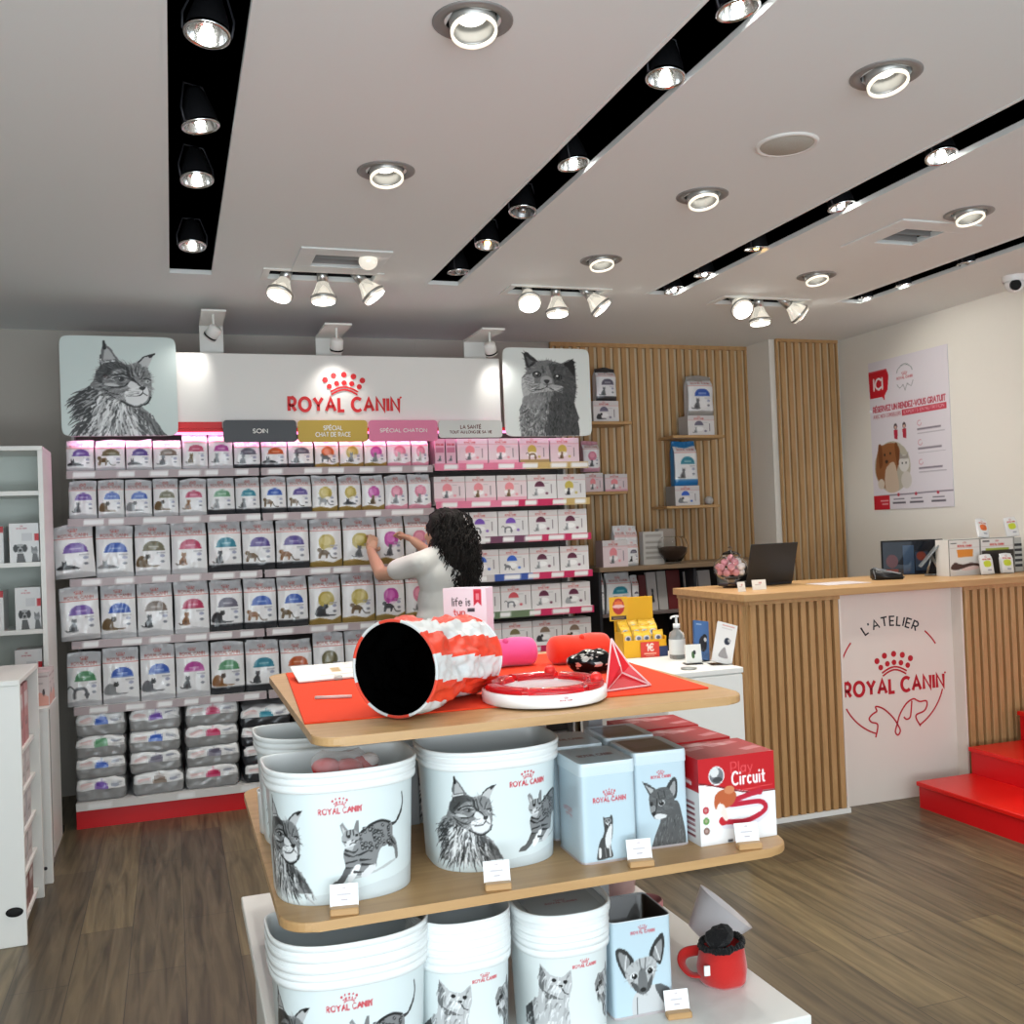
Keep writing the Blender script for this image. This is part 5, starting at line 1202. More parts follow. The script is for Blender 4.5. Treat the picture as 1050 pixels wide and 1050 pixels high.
dup(tinA, 'pale blue tin standing behind the sitting cat tin', (.910, 2.31, ZM), math.radians(-2)); dup(tinB, 'pale blue tin with dark lid standing behind the large-eared cat tin', (1.065, 2.34, ZM), math.radians(-3))
c = Cv(90, 130, (.74, .82, .86), 240, 360, ss=3); oriental(c, 18, 62, .98); c.prims(logo_prims(125, 18, 92), (.72, .3, .34), .95)
tinC = make_tin('food_tin', .148, .150, .212, c, 'open'); tinC.location = (.970, 2.118, ZP); tinC.rotation_euler = (0, 0, math.radians(-2)); tag(tinC, 'open pale blue tin with big-eared slender cat face, on the white plinth', 'tin')
# ------------------------------------------------------------------ play circuit cartons
def circuit_front():
    c = Cv(96, 92, (.93, .93, .93), 300, 286, ss=3); R_ = (.74, .06, .10)
    c.poly([(0, 0), (300, 0), (300, 128), (200, 126), (120, 108), (50, 88), (0, 80)], R_); c.line([(0, 80), (50, 90), (120, 110), (200, 129), (300, 131)], 5, (.45, .03, .06), sm=True)
    c.ell(70, 60, 31, 31, (.9, .9, .9)); c.ell(70, 60, 27, 27, (.45, .45, .47)); c.ell(62, 48, 18, 16, (.85, .85, .85)); c.ell(74, 74, 20, 9, (.25, .25, .26))
    c.text('Play', 170, 22, 36, 84, (.86, .30, .32), .12); c.text('Circuit', 195, 56, 42, 128, (.96, .96, .96), .17, gap=.42); c.line([(170, 118), (290, 112)], 2.5, (.9, .4, .4), .8)
    c.line([(95, 225), (180, 232), (250, 208), (262, 182), (230, 168), (140, 168), (118, 160), (210, 140), (238, 138)], 26, (.88, .86, .90), sm=True)
    c.line([(95, 216), (180, 222), (248, 200), (258, 178), (225, 162), (135, 162), (120, 152), (210, 134), (238, 130)], 17, (.72, .10, .20), sm=True)
    c.ell(90, 212, 17, 15, (.74, .1, .16)); c.ell(238, 130, 12, 11, (.72, .1, .2))
    c.poly([(62, 170), (60, 130), (80, 112), (120, 108), (145, 130), (130, 160), (100, 170)], (.72, .36, .20), 1, True); c.poly([(70, 160), (95, 160), (110, 205), (95, 210)], (.92, .86, .82), 1, True); c.ell(118, 112, 20, 14, (.80, .50, .34)); c.poly([(60, 175), (80, 150), (86, 180), (50, 190)], (.93, .9, .87), .9, True)
    for y, k in ((170, (.72, .2, .24)), (205, (.35, .55, .25)), (238, (.5, .38, .34))): c.ell(24, y, 12, 12, k); c.ell(24, y, 6, 6, (.8, .7, .68), .6)
    c.rect(105, 276, 125, 284, (.3, .3, .32)); return c
def circuit_side():
    c = Cv(40, 60, (.90, .90, .90), 150, 286, ss=2); c.rect(0, 0, 150, 110, (.72, .06, .10)); c.poly([(30, 70), (120, 80), (120, 95), (30, 85)], (.9, .8, .8))
    for y in range(150, 270, 18): c.rect(20, y, 130, y+7, (.45, .12, .16))
    return c
def circuit_top():
    c = Cv(50, 40, (.66, .07, .11), 200, 150, ss=2)
    rs = random.Random(4)
    for k in range(7): x = rs.uniform(5, 150); y = rs.uniform(5, 120); c.poly([(x, y), (x+50, y-14), (x+60, y+8), (x+10, y+22)], (.88, .74, .74), .6)
    return c
def make_circuit(h=.2):
    return carton('circuit_carton', .203, .16, h, {'front': circuit_front(), 'left': circuit_side(), 'right': circuit_side(), 'top': circuit_top()}, (.9, .9, .9), nx=96, ny=40, nz=92)
me = make_circuit(); zc = [(1.232, 2.046+.085, ZM, 0, 'front red and white carton with white lettering Circuit at the right tier end'), (1.222, 2.31, ZM, 2, 'red and white toy carton standing second in the row, right tier end'), (1.235, 2.49, ZM, -3, 'red and white toy carton standing third in the row, right tier end')]
for x, y, z, r, lab in zc:
    o = link('toy_carton', me, None, None, (x, y, z), (0, 0, math.radians(r))); tag(o, lab, 'toy box', 'circuit toy cartons on the middle tier')
# ------------------------------------------------------------------ price cards on oak blocks
def make_card():
    t = bpy.data.objects.new('price_card', None); COL.objects.link(t)
    bm = BM(); box(bm, -.028, .028, -.012, .012, 0, .014, .002); link('oak_block', bm, M_oak, t)
    c = Cv(30, 24, (.94, .94, .94), 100, 80, ss=3); c.prims(crown_prims(50, 10, 16), (.5, .35, .38), .9); c.rect(25, 34, 75, 39, (.6, .55, .58), .8); c.rect(38, 52, 62, 58, (.6, .55, .58), .8)
    me = sbox('card', .056, .0012, .044, 30, 1, 24, {'front': c}, (.93, .93, .93), M_print); link('card', me, None, t, (0, .006, .011), (math.radians(-16), 0, 0))
    return t
cd = None
for (px, py, pl, lab) in [(353, 926, ZM, 'white price card on an oak block in front of the left large bucket'), (510, 894, ZM, 'white price card on an oak block in front of the centre large bucket'), (657, 877, ZM, 'white price card on an oak block between the two tins'), (768, 866, ZM, 'white price card on an oak block before the red carton'), (696, 1043, ZP, 'white price card on an oak block beside the open tin, plinth level')]:
    p = at(px, py, Y=1.996) if pl == ZM else at(px, py, Z=pl); p.z = pl
    rz = math.radians(-10)
    if cd is None: cd = make_card(); cd.location = p; cd.rotation_euler = (0, 0, rz); tag(cd, lab, 'price card', 'price cards on oak blocks')
    else: dup(cd, lab, p, rz)
# ------------------------------------------------------------------ on the top
bm = BM(); rslab(bm, -.476, .476, -.415, .41, 0, .004, .004, 2, .001)
t = link('felt_mat', bm, mat('orange_red_felt', rgb('EA4420'), .95, bump=(400, .3)), None, (.756, 2.56, ZT), (0, 0, math.radians(-3.4))); tag(t, 'bright orange red felt mat covering the top of the display table', 'mat')
ZF = ZT+.004
c = Cv(60, 30, (.93, .92, .90), 200, 80, ss=3); c.rect(95, 24, 118, 46, (.75, .62, .42)); c.rect(130, 30, 180, 33, (.7, .68, .66), .7); c.rect(60, 58, 150, 61, (.7, .68, .66), .6); c.rect(20, 14, 70, 17, (.75, .73, .7), .6)
me = sbox('card_sheet', .22, .14, .004, 60, 30, 1, {'top': c}, (.92, .91, .89), M_print)
t = thing('leaflet_holder', 'white printed card sheet with small gold square lying at the left table edge', 'leaflet', (.42, 2.83, ZF+.0), 0); link('card_sheet', me, None, t, (0, 0, .014), (math.radians(10), 0, math.radians(3)))
bm = BM(); box(bm, -.008, .012, -.075, -.055, 0, .012, .001); box(bm, .03, .05, .05, .07, 0, .028, .001); link('clip', bm, M_clear, t)
bm = BM(); cyl(bm, (0, 0, .004), (.085, -.03, .004), .004, n=8); t = link('pen', smooth(bm), mat('pen_white', rgb('E5D5D0'), .4), None, (*at(323, 717, Z=ZF).xy, ZF)); tag(t, 'thin white stick lying on the orange mat left of the tunnel', 'stick')
# crinkly play tunnel
def tunnel():
    p0 = Vector((.446, 2.125, ZF+.106)); p1 = Vector((.672, 2.350, ZF+.094)); ax = (p1-p0).normalized(); side = Vector((ax.y, -ax.x, 0)); N, Mr = 96, 44
    V = []; Fs = []; C = []
    RW, WW = (.88, .26, .16), (.82, .83, .83)
    def ring(t, rs_):
        q = p0+(p1-p0)*t; out = []
        for i in range(N):
            a = 2*PI*i/N; rx, rz = .106-.010*t, .104-.012*t+.002*math.sin(t*9)
            crease = noise.noise(Vector((math.cos(a)*2.5, math.sin(a)*2.5, t*5)))*.024 + noise.noise(Vector((math.cos(a)*7, math.sin(a)*7, t*14)))*.012
            env = math.sin(PI*min(1, max(0, t)))**.5; sink = -.012*math.exp(-((t-.45)/.1)**2)*(math.sin(a) > .3)
            k = 1+(crease*env+sink)/.11*rs_
            x, z = rx*k*math.cos(a)*rs_, rz*k*math.sin(a)*rs_
            v = q+side*x+Vector((0, 0, 1))*z
            if v.z < ZF+.002: v.z = ZF+.002+.002*(1-rs_)
            out.append(v)
        return out
    for k in range(Mr+1): V += ring(k/Mr, 1.)
    def colr(i, k):
        t = k/Mr; s = int(((i+.5)/N*12 + .6*t+.4) % 12)
        return RW if s % 2 else WW
    for k in range(Mr):
        for i in range(N):
            j = (i+1) % N; Fs.append([k*N+i, (k+1)*N+i, (k+1)*N+j, k*N+j]); C.append([colr(i, k)]*4)
    t = thing('play_tunnel', 'red and white striped crinkly cat tunnel with black inside on the orange mat', 'cat toy')
    link('tunnel_cloth', color_mesh('tunnel_cloth', [tuple(v) for v in V], Fs, C, pmat('tunnel_fabric', .38, coat=.15, bump=(45, .5, .006)), True), None, t)
    bm = BM(); rr = [[bm.verts.new(v) for v in ring(k/Mr, .972)] for k in range(Mr+1)]
    for a_, b_ in zip(rr, rr[1:]):
        for i in range(N): bm.faces.new((a_[i], a_[(i+1) % N], b_[(i+1) % N], b_[i])).smooth = True
    mb = mat('black_lining', (.012, .012, .012), 1.); mb.node_tree.nodes['Principled BSDF'].inputs['Specular IOR Level'].default_value = 0
    link('black_lining', bm, mb, t)
    for nm, tt in (('front_hoop', 0.), ('rear_hoop', 1.)):
        pts = ring(tt, 1.0); n2 = 7; V2 = []; F2 = []; C2 = []
        for i, p in enumerate(pts):
            rad = (p-(p0+(p1-p0)*tt)).normalized()
            for k in range(n2): a = 2*PI*k/n2; V2.append(tuple(p+(rad*math.cos(a)+ax*math.sin(a))*.0035))
        for i in range(N):
            for k in range(n2): j = (i+1) % N; l = (k+1) % n2; F2.append([i*n2+k, j*n2+k, j*n2+l, i*n2+l]); C2.append([colr(i, 0 if tt == 0 else Mr-1)]*4)
        link(nm, color_mesh(nm, V2, F2, C2, M_cloth, True), None, t)
tunnel()
# booklet rack
c = Cv(60, 110, (.92, .90, .93), 110, 200, ss=3); c.text('life is', 46, 24, 18, 46, (.15, .15, .17), .13); c.text('tun', 40, 50, 15, 28, (.80, .25, .25), .18); c.rect(62, 50, 80, 58, (.2, .2, .24)); c.poly([(78, 4), (98, 4), (98, 44), (88, 34), (78, 44)], (.78, .12, .22)); c.rect(84, 14, 92, 30, (.9, .7, .72), .7)
t = thing('booklet_stack', 'white booklets reading life is, upright behind the striped tunnel', 'booklet', (.800, 2.76, ZF), math.radians(-30))
me = sbox('front_cover', .125, .006, .235, 60, 1, 110, {'front': c}, (.90, .88, .91), M_print); link('front_cover', me, None, t, (0, -.035, 0))
bm = BM()
for k in range(10): box(bm, -.0625, .0625, -.030+k*.0085, -.030+k*.0085+.0070, 0, .232, .001)
link('booklets', bm, mat('booklet_pages', rgb('E3D5E2'), .6), t)
bm = BM(); box(bm, .052, .062, -.034, -.031, .02, .225); link('ribbon', bm, M_crimson, t)
# rolled blankets
def roll(x, y, L, r, col, mname, rz, lab, name):
    t = thing(name, lab, 'cat toy', (x, y, ZF), rz); bm = BM(); N = 48; pr = []
    for k in range(27):
        s = -L/2+L*k/26; e = min(1, (L/2-abs(s))/.022); pr.append((r*(.72+.28*math.sqrt(max(0, 1-(1-e)**2)))*(1-.03*math.exp(-(s/.02)**2)), s))
    pr = [(.001, -L/2)]+pr+[(.001, L/2)]
    lathe(bm, pr, N, Matrix.Translation((0, 0, r)) @ Matrix.Rotation(PI/2, 4, 'Y'))
    for v in bm.verts: v.co += Vector((0, noise.noise(v.co*16), noise.noise(v.co*16+Vector((5, 0, 0)))))*.004
    link('roll', bm, mat(mname, col, .95, sheen=.35, bump=(350, .35)), t)
    bm = BM(); ball(bm, (0, -.02, 2*r-.006), .009, n=2); link('button', smooth(bm), mat(mname, col), t)
roll(.895, 2.74, .19, .041, rgb('EE5C9C'), 'pink_fleece', math.radians(3), 'bright pink fleece roll lying right of the white booklets', 'plush_roll')
roll(1.115, 2.70, .185, .041, rgb('EE3A1E'), 'orange_fleece', math.radians(5), 'bright orange red fleece roll lying right of the pink one', 'plush_roll')
# sequin pouch
bm = BM(); ball(bm, (0, 0, .030), .06, 1.15, .75, .55, 4)
for v in bm.verts:
    v.co.z = max(0, v.co.z+noise.noise(v.co*25)*.008); v.co.x += .01*noise.noise(v.co*12)
V = [tuple(v.co) for v in bm.verts]; Fs = [[v.index for v in f.verts] for f in bm.faces]; bm.verts.index_update(); C = []
for f in bm.faces:
    p = f.calc_center_median(); k = noise.noise(Vector((p.x*60, p.y*60, p.z*60))); C.append([(.80, .80, .78) if (k > .12 and p.z > .022) or k > .42 else (.06, .06, .07)]*len(f.verts))
bm.free()
t = link('sequin_pouch', color_mesh('sequin_pouch', V, Fs, C, pmat('sequins', .15, .6), False), None, None, (1.065, 2.50, ZF)); tag(t, 'black and silver sequined pouch in front of the orange roll', 'pouch')
# ring track toy
t = thing('ring_track_toy', 'round cat toy, white base ring with translucent red ball track', 'cat toy', (.812, 2.19, ZT+.004), math.radians(-8))
bm = BM(); lathe(bm, [(.142, .0), (.146, .003), (.146, .026), (.143, .029), (.104, .029), (.101, .026), (.101, .003), (.104, 0), (.142, 0)], 72); link('base_ring', bm, M_whiteplastic, t)
M_tr = mat('red_translucent', rgb('E0202A'), .12, trans=.55, coat=.3, ior=1.3)
bm = BM(); N = 72
for a0, a1 in ((3, 57), (63, 117), (123, 177), (183, 237), (243, 297), (303, 357)):
    pr = [(.140, .029), (.141, .036), (.136, .042), (.124, .044), (.108, .042), (.099, .036), (.099, .029)]
    prev = None
    for k in range(15):
        a = math.radians(a0+(a1-a0)*k/14); ringv = [bm.verts.new((r_*math.cos(a), r_*math.sin(a), z)) for r_, z in pr]
        if prev:
            for q in range(len(pr)-1): f = bm.faces.new((prev[q], ringv[q], ringv[q+1], prev[q+1])); f.smooth = True
        prev = ringv
link('red_track', bm, M_tr, t)
bm = BM(); lathe(bm, [(.138, .0295), (.108, .0295)], 64); link('red_floor', bm, mat('red_track_floor', rgb('D8202A'), .3), t)
for a in (-22, 70): bm = BM(); r_ = math.radians(a); ball(bm, (.123*math.cos(r_), .123*math.sin(r_), .046), .014, n=3); link('ball', smooth(bm), mat('toy_ball', rgb('E4322E'), .25), t)
bm = BM(); lathe(bm, [(.001, .003), (.101, .003)], 48); link('pink_disc', bm, mat('pink_felt', rgb('E9A8A0'), .8), t)
bm = BM(); prim_mesh(bm, logo_prims(0, 0, .030), lambda x, y: Vector((.1462*math.sin(x/.146+.12), -.1462*math.cos(x/.146+.12), .025-y)), .0004, (0, -1, 0)); link('logo', bm, M_crimson, t)
# folded fabric pyramid
t = thing('fabric_pyramid', 'small red folded fabric pyramid with white piping, right of the ring toy', 'cat toy', (1.022, 2.225, ZF), math.radians(8))
A = [Vector((-.062, -.035, 0)), Vector((.070, -.030, 0)), Vector((.035, .062, 0)), Vector((-.022, -.005, .118))]
bm = BM(); vs = [bm.verts.new(v) for v in A]; inn = bm.verts.new((.012, .008, .032)); m1 = bm.verts.new((-.010, -.020, .055)); m2 = bm.verts.new((.030, .0, .05))
for f in ((vs[0], vs[1], inn), (vs[0], inn, m1), (m1, inn, vs[3]), (vs[0], m1, vs[3]), (vs[1], m2, inn), (m2, vs[3], inn), (vs[1], vs[2], m2), (vs[2], vs[3], m2), (vs[0], vs[3], vs[2]), (vs[0], vs[2], vs[1])): bm.faces.new(f)
bmesh.ops.recalc_face_normals(bm, faces=bm.faces); link('fabric', bm, mat('red_nylon', rgb('CF1E2C'), .4, bump=(60, .5)), t)
bm = BM(); M1, M2, I_ = Vector((-.010, -.020, .055)), Vector((.030, .0, .05)), Vector((.012, .008, .032))
for a, b_ in ((A[0], A[1]), (A[0], A[3]), (A[1], A[2]), (A[1], M2), (M2, A[3]), (A[2], A[3]), (A[0], A[2]), (A[0], I_), (I_, A[1]), (M1, I_), (M1, A[3])):
    pts = [a.lerp(b_, k/6)+Vector((0, 0, .0035)) for k in range(7)]; tube(bm, pts, .0023, 7)
link('piping', bm, mat('piping_white', rgb('E8C4C4'), .6), t)
# ------------------------------------------------------------------ right end of the plinth
t = thing('felt_pouch', 'red felt pouch with black fur collar standing at the plinth corner', 'pouch', (*at(742, 1012, Z=ZP).xy, ZP), math.radians(-10)); t.location.y += .03; t.location.x += .016
bm = BM(); lathe(bm, [(.001, 0), (.050, 0), (.058, .01), (.060, .035), (.056, .065), (.051, .088), (.046, .088), (.05, .03), (.001, .02)], 40)
for v in bm.verts: v.co += Vector((v.co.x, v.co.y, 0)).normalized()*noise.noise(v.co*30)*.004 if v.co.xy.length > .01 else Vector((0, 0, 0)); v.co.z += .12*v.co.x*(v.co.z > .05)
link('felt_body', bm, mat('red_felt', rgb('BC1A14'), .9, sheen=.4, bump=(300, .4)), t)
bm = BM()
for k in range(40): a = 2*PI*k/40; ball(bm, (.049*math.cos(a), .049*math.sin(a), .09+.12*.049*math.cos(a)), .0085, n=1)
for k in range(3): ball(bm, (-.016+.008*k, -.01, .105+.004*k), .027, 1, 1, .9, 2)
for v in bm.verts: v.co += Vector((noise.noise(v.co*90), noise.noise(v.co*90+Vector((3, 3, 3))), noise.noise(v.co*90+Vector((7, 0, 0)))))*.005
link('fur_collar', bm, mat('black_fur', (.035, .025, .03), 1., sheen=.1, bump=(500, 1)), t)
bm = BM(); tube(bm, smoothpath([(-.048, .0, .018), (-.076, .012, .018), (-.088, .04, .034), (-.072, .056, .05), (-.03, .045, .058)], 5), [.013]*21, 10, flat=(1, .35)); link('strap', bm, _mats['red_felt'], t)
bm = BM(); box(bm, -.060, -.046, -.044, -.040, .035, .058); link('care_tag', bm, M_white, t); 
bm = BM(); prof = [(.045, .0), (.078, .095), (.080, .097), (.047, .0)]; lathe(bm, prof, 40, Matrix.Rotation(math.radians(-38), 4, 'Y'))
t = link('recovery_cone', bm, mat('frosted_plastic', rgb('D9D4D6'), .3, trans=.0, alpha=.72), None, (*at(722, 975, Z=ZP).xy, ZP+.035)); t.rotation_euler = (math.radians(14), 0, math.radians(150)); tag(t, 'frosted plastic cone leaning behind the red felt pouch', 'cone')
# pink cups with red handles at the back of the plinth
def pail(x, y, lab, r=.085, h=.15, sc=1.):
    t = thing('pink_pail', lab, 'pail', (x, y, ZP), random.uniform(-.3, .3), 'pink pails at the back of the plinth')
    bm = BM(); lathe(bm, [(.001, 0), (r*.8, 0), (r, h), (r*1.03, h+.004), (r*1.0, h+.006), (r*.95, h), (r*.77, .006), (.001, .005)], 40); link('pail_body', bm, mat('blush_plastic', rgb('D9B4B2'), .4), t)
    bm = BM(); tube(bm, [Vector((r*1.02*math.cos(a), .25*r*math.sin(a)-.3*r*math.sin(a), h-.01+.035*math.sin(a))) for a in [PI*k/14 for k in range(15)]], .009, 8, flat=(1, .4)); link('handle', bm, M_crimson, t)
pail(1.04, 2.76, 'pink pail with dark red handle left of the grey post, under the oak tier'); pail(1.225, 2.78, 'pink pail with dark red handle at the right back corner of the plinth'); pail(.86, 2.80, 'pink pail in shade behind the small bucket stacks')
bm = BM(); lathe(bm, [(.001, 0), (.035, 0), (.040, .13), (.036, .135), (.032, .01), (.001, .008)], 28); t = link('tumbler', bm, mat('rose_plastic', rgb('C98484'), .35), None, (1.128, 2.34, ZP)); tag(t, 'rose pink tumbler half hidden behind the open tin', 'tumbler')
# ================================================================== COUNTER
CZ = 1.133
t = thing('counter', 'oak slatted reception counter with pale logo panel at the right', 'counter', (0, 0, 0))
bm = BM(); box(bm, 2.622, XR-.006, 4.225, 4.96, CZ-.036, CZ, .003, seg=2); link('counter_top', bm, M_oak, t)
def slat_front(x0, x1, y, n, skip_base=False):
    bm = BM(); p = (x1-x0)/n; box(bm, x0, x1, y+.018, y+.03, .0, CZ-.037)
    for i in range(n): box(bm, x0+p*(i+.5)-p*.31, x0+p*(i+.5)+p*.31, y-.01, y+.018, .025, CZ-.056, .002)
    box(bm, x0, x1, y-.012, y+.018, CZ-.056, CZ-.037); return bm
link('slat_front', slat_front(2.66, 3.19, 4.262, 11), M_oakz, t)
link('slat_front', slat_front(3.975, XR-.008, 4.262, 15), M_oakz, t)
bm = BM(); y0, y1, n = 4.275, 4.95, 13; p = (y1-y0)/n; box(bm, 2.668, 2.68, y0, y1, 0, CZ-.037)
for i in range(n): box(bm, 2.642, 2.668, y0+p*(i+.5)-p*.31, y0+p*(i+.5)+p*.31, .025, CZ-.056, .002)
box(bm, 2.640, 2.668, y0-.02, y1, CZ-.056, CZ-.037); link('slat_side', bm, M_oakz, t)
bm = BM(); box(bm, 2.64, 3.20, 4.246, 4.262, 0, .024); box(bm, 2.636, 2.66, 4.262, 4.95, 0, .024); link('base_strip', bm, M_white, t)
bm = BM(); box(bm, 3.20, 3.965, 4.335, 4.352, 0, CZ-.037); box(bm, 3.19, 3.204, 4.262, 4.352, 0, CZ-.037); box(bm, 3.965, 3.975, 4.262, 4.352, 0, CZ-.037); link('front_panel', bm, mat('warm_white_panel', rgb('E2D8CE'), .55), t)
# printed emblem on the panel
P = lambda x, y: Vector((x, 4.335, y)); cx, cz = 3.562, .640; Rr = .335
bm = BM()
def toP(pts, w): return ('stroke', pts, w)
pr = []
for a0, a1 in ((157, 139), (49, 31), (-17, -61), (207, 249)):
    pr.append(toP([(cx+Rr*math.cos(math.radians(a0+(a1-a0)*k/12)), -(cz+Rr*.905*math.sin(math.radians(a0+(a1-a0)*k/12)))) for k in range(13)], .008))
E_ = lambda u, v: (3.228+(u-60)/600*.672, -(.935-(v-135)/790*.600))      # frame of the emblem drawing
def path(pts): return toP([(q.x, q.y) for q in smoothpath([(*E_(u, v), 0) for u, v in pts], 6)], .0085)
pr.append(path([(248, 922), (262, 838), (228, 815), (216, 790), (232, 765), (262, 745)])); pr.append(path([(262, 745), (256, 712), (300, 735), (350, 800), (380, 865), (388, 900), (374, 925), (360, 900), (372, 850), (392, 780), (430, 715), (470, 688), (490, 700), (510, 712), (545, 712), (548, 745), (530, 780), (486, 800), (484, 830), (506, 882)]))
pr.append(path([(462, 700), (455, 770), (448, 812), (428, 824), (412, 806)]))
s_ = .672/600
logo = []
LX, LY, LW = E_(381, 0)[0], E_(0, 342)[1], 582*s_
for q in logo_prims(0, 0, 1.):
    if q[0] == 'dot': logo.append(('dot', LX+q[1]*LW-.01, LY+q[2]*LW*.98, q[3]*LW))
    else: logo.append(('stroke', [(LX+x*LW-.01, LY+y*LW*.98) for x, y in q[1]], q[2]*LW))
logo = [q for q in logo if True]

for q, nm in zip(pr, ['emblem_arc']*4+['emblem_cat', 'emblem_cat_and_dog', 'emblem_dog_ear']):
    bm = BM(); prim_mesh(bm, [q], lambda x, y: P(max(3.206, x), -y), .0012, (0, -1, 0)); link(nm, bm, M_crimson, t)
bm = BM(); prim_mesh(bm, logo, lambda x, y: P(max(3.206, x), -y), .0016, (0, -1, 0)); link('emblem_logo', bm, M_crimson, t)
bm = BM(); st, tw = text_strokes("L'ATELIER", .34); hh = .052; k_ = hh; R0 = Rr-.002
def onarc(x, y):
    a = math.radians(90)-(x-tw/2)*k_/R0; r_ = R0+hh/2-y*hh; return Vector((cx+r_*math.cos(a), 4.335, cz-.002+r_*.895*math.sin(a)))
prim_mesh(bm, [('stroke', p, .17) for p in st], onarc, .0012, (0, -1, 0)); link('emblem_word', bm, M_ink, t)
# red steps
t = thing('red_steps', 'glossy red three step platform climbing to the right before the counter', 'steps')
for k, (x, z0, z1) in enumerate(((3.56, 0, .132), (3.90, .132, .27), (4.235, .27, .425))):
    bm = BM(); box(bm, x, XR-.008, 2.4, 4.17-.0*k, z0, z1-.022, 0); link('riser', bm, M_red, t)
    bm = BM(); box(bm, x-.012, XR-.006, 2.395, 4.178, z1-.022, z1, .003); link('tread', bm, mat('red_tread', rgb('DC140E'), .3, bump=(200, .1)), t)
# ------------------------------------------------------------------ on the counter
p = at(750, 600, Z=CZ)
t = thing('candy_jar', 'round footed glass jar of pink and white pompoms on the counter', 'jar', (2.93, 4.74, CZ))
J = at(750, 599, Y=4.74).x; t.location.x = J
bm = BM(); lathe(bm, [(.001, .0), (.045, .0), (.048, .004), (.02, .012), (.016, .03), (.05, .045), (.086, .075), (.094, .105), (.085, .14), (.055, .165), (.048, .17), (.045, .168), (.052, .160), (.082, .138), (.090, .105), (.083, .078), (.048, .05), (.001, .046)], 44); link('jar_glass', bm, M_glass, t)
bm = BM(); lathe(bm, [(.052, .168), (.058, .172), (.045, .188), (.012, .198), (.008, .205), (.014, .216), (.001, .224)], 36); link('jar_lid', bm, M_glass, t)
rs = random.Random(5); k = 0
for (x, y, z) in [(0, -.05, .083), (.045, -.03, .083), (-.045, -.03, .083), (.05, .02, .085), (-.05, .02, .085), (0, .05, .085), (0, 0, .085), (.025, -.06, .112), (-.03, -.055, .112), (.062, -.015, .113), (-.064, -.01, .112), (.055, .035, .112), (-.05, .04, .112), (0, .0, .118), (.0, -.045, .138), (.04, -.01, .138), (-.04, -.005, .138), (.01, .04, .138), (0, -.005, .158)]:
    col = ('pompom_white', rgb('EDE6E6')) if k % 2 else ('pompom_pink', rgb('D99AA2')); k += 1
    bm = BM(); ball(bm, (x, y, z), .0205, n=2); o = link('pompom', smooth(bm), mat(col[0], col[1], .9, bump=(300, .5)), None, t.location); tag(o, f'{"white" if k % 2 == 0 else "dusty pink"} pompom in the glass jar, {["bottom", "low", "middle", "upper"][min(3, int((z-.083)/.02))]} layer, number {k} round the heap', 'pompom', 'pompoms in the glass jar')
def card(px, py, w, h, lab, rz, y=4.5):
    t = link('small_card', carton('small_card', w, .002, h, {'front': CA}, (.93, .92, .9), nx=16, nz=14), None, None, (at(px, py, Y=y).x, y, CZ), (math.radians(-10), 0, rz)); tag(t, lab, 'card', 'small cards on the counter'); return t
CA = Cv(16, 14, (.93, .92, .9), 50, 40, ss=3); CA.rect(10, 18, 30, 21, (.6, .5, .5), .6); CA.rect(24, 10, 34, 14, (.75, .4, .4), .6)
card(761, 607, .048, .05, 'small square white card before the pompom jar', math.radians(8), 4.42)
card(779, 606, .078, .052, 'small landscape white card beside the laptop base', math.radians(-6), 4.47)
t = thing('laptop', 'black open laptop seen from behind its lid on the counter', 'laptop', (at(789, 600, Y=4.72).x, 4.72, CZ), math.radians(10))
bm = BM(); box(bm, -.17, .17, .0, .23, 0, .016, .004); link('base', bm, M_dark, t)
bm = BM(); box(bm, -.17, .17, -.004, .004, 0, .225, .003); bmesh.ops.rotate(bm, verts=bm.verts, matrix=Matrix.Rotation(math.radians(14), 3, 'X')); link('lid', bm, mat('laptop_black', rgb('1F2022'), .4), t, (0, .0, .012))
bm = BM()
for i in range(12):
    for j in range(4): box(bm, -.15+i*.025, -.13+i*.025, .05+j*.025, .07+j*.025, .016, .018)
link('keyboard', bm, M_black, t)
bm = BM(); box(bm, -.15, .13, -.10, .10, 0, .002); t = link('paper_sheet', bm, mat('paper_mauve', rgb('C9C2C4'), .6), None, (3.42, 4.55, CZ)); tag(t, 'pale flat sheet lying on the counter right of the laptop', 'paper')
t = thing('card_terminal', 'black card payment terminal with grey keys on the counter', 'card reader', (at(910, 594, Y=4.6).x, 4.6, CZ), math.radians(72))
bm = BM(); 
vs = [bm.verts.new(v) for v in ((-.04, -.085, 0), (.04, -.085, 0), (.04, .085, 0), (-.04, .085, 0), (-.036, -.085, .022), (.036, -.085, .022), (.036, .085, .066), (-.036, .085, .066))]
for f in ((3, 2, 1, 0), (4, 5, 6, 7), (0, 1, 5, 4), (2, 3, 7, 6), (1, 2, 6, 5), (3, 0, 4, 7)): bm.faces.new([vs[i] for i in f])
bmesh.ops.bevel(bm, geom=bm.edges[:], offset=.008, segments=3, affect='EDGES'); link('housing', smooth(bm), mat('terminal_black', rgb('1B1C1F'), .3), t)
bm = BM()
for i in range(3):
    for j in range(4): box(bm, -.022+i*.018, -.010+i*.018, -.07+j*.018, -.058+j*.018, .03+j*.0045, .034+j*.0045)
link('keys', bm, mat('key_grey', rgb('B5B5B8'), .5), t)
bm = BM(); box(bm, -.028, .028, .015, .07, .052, .062); bmesh.ops.rotate(bm, verts=bm.verts, cent=(0, .04, .055), matrix=Matrix.Rotation(math.radians(14.5), 3, 'X')); link('display', bm, mat('lcd_grey', rgb('8B9096'), .25), t)
X_ = at(937, 593, Y=4.86).x
t = thing('monitor', 'low black touch monitor showing a dim bluish picture on the counter', 'monitor', (X_, 4.86, CZ), math.radians(-24))
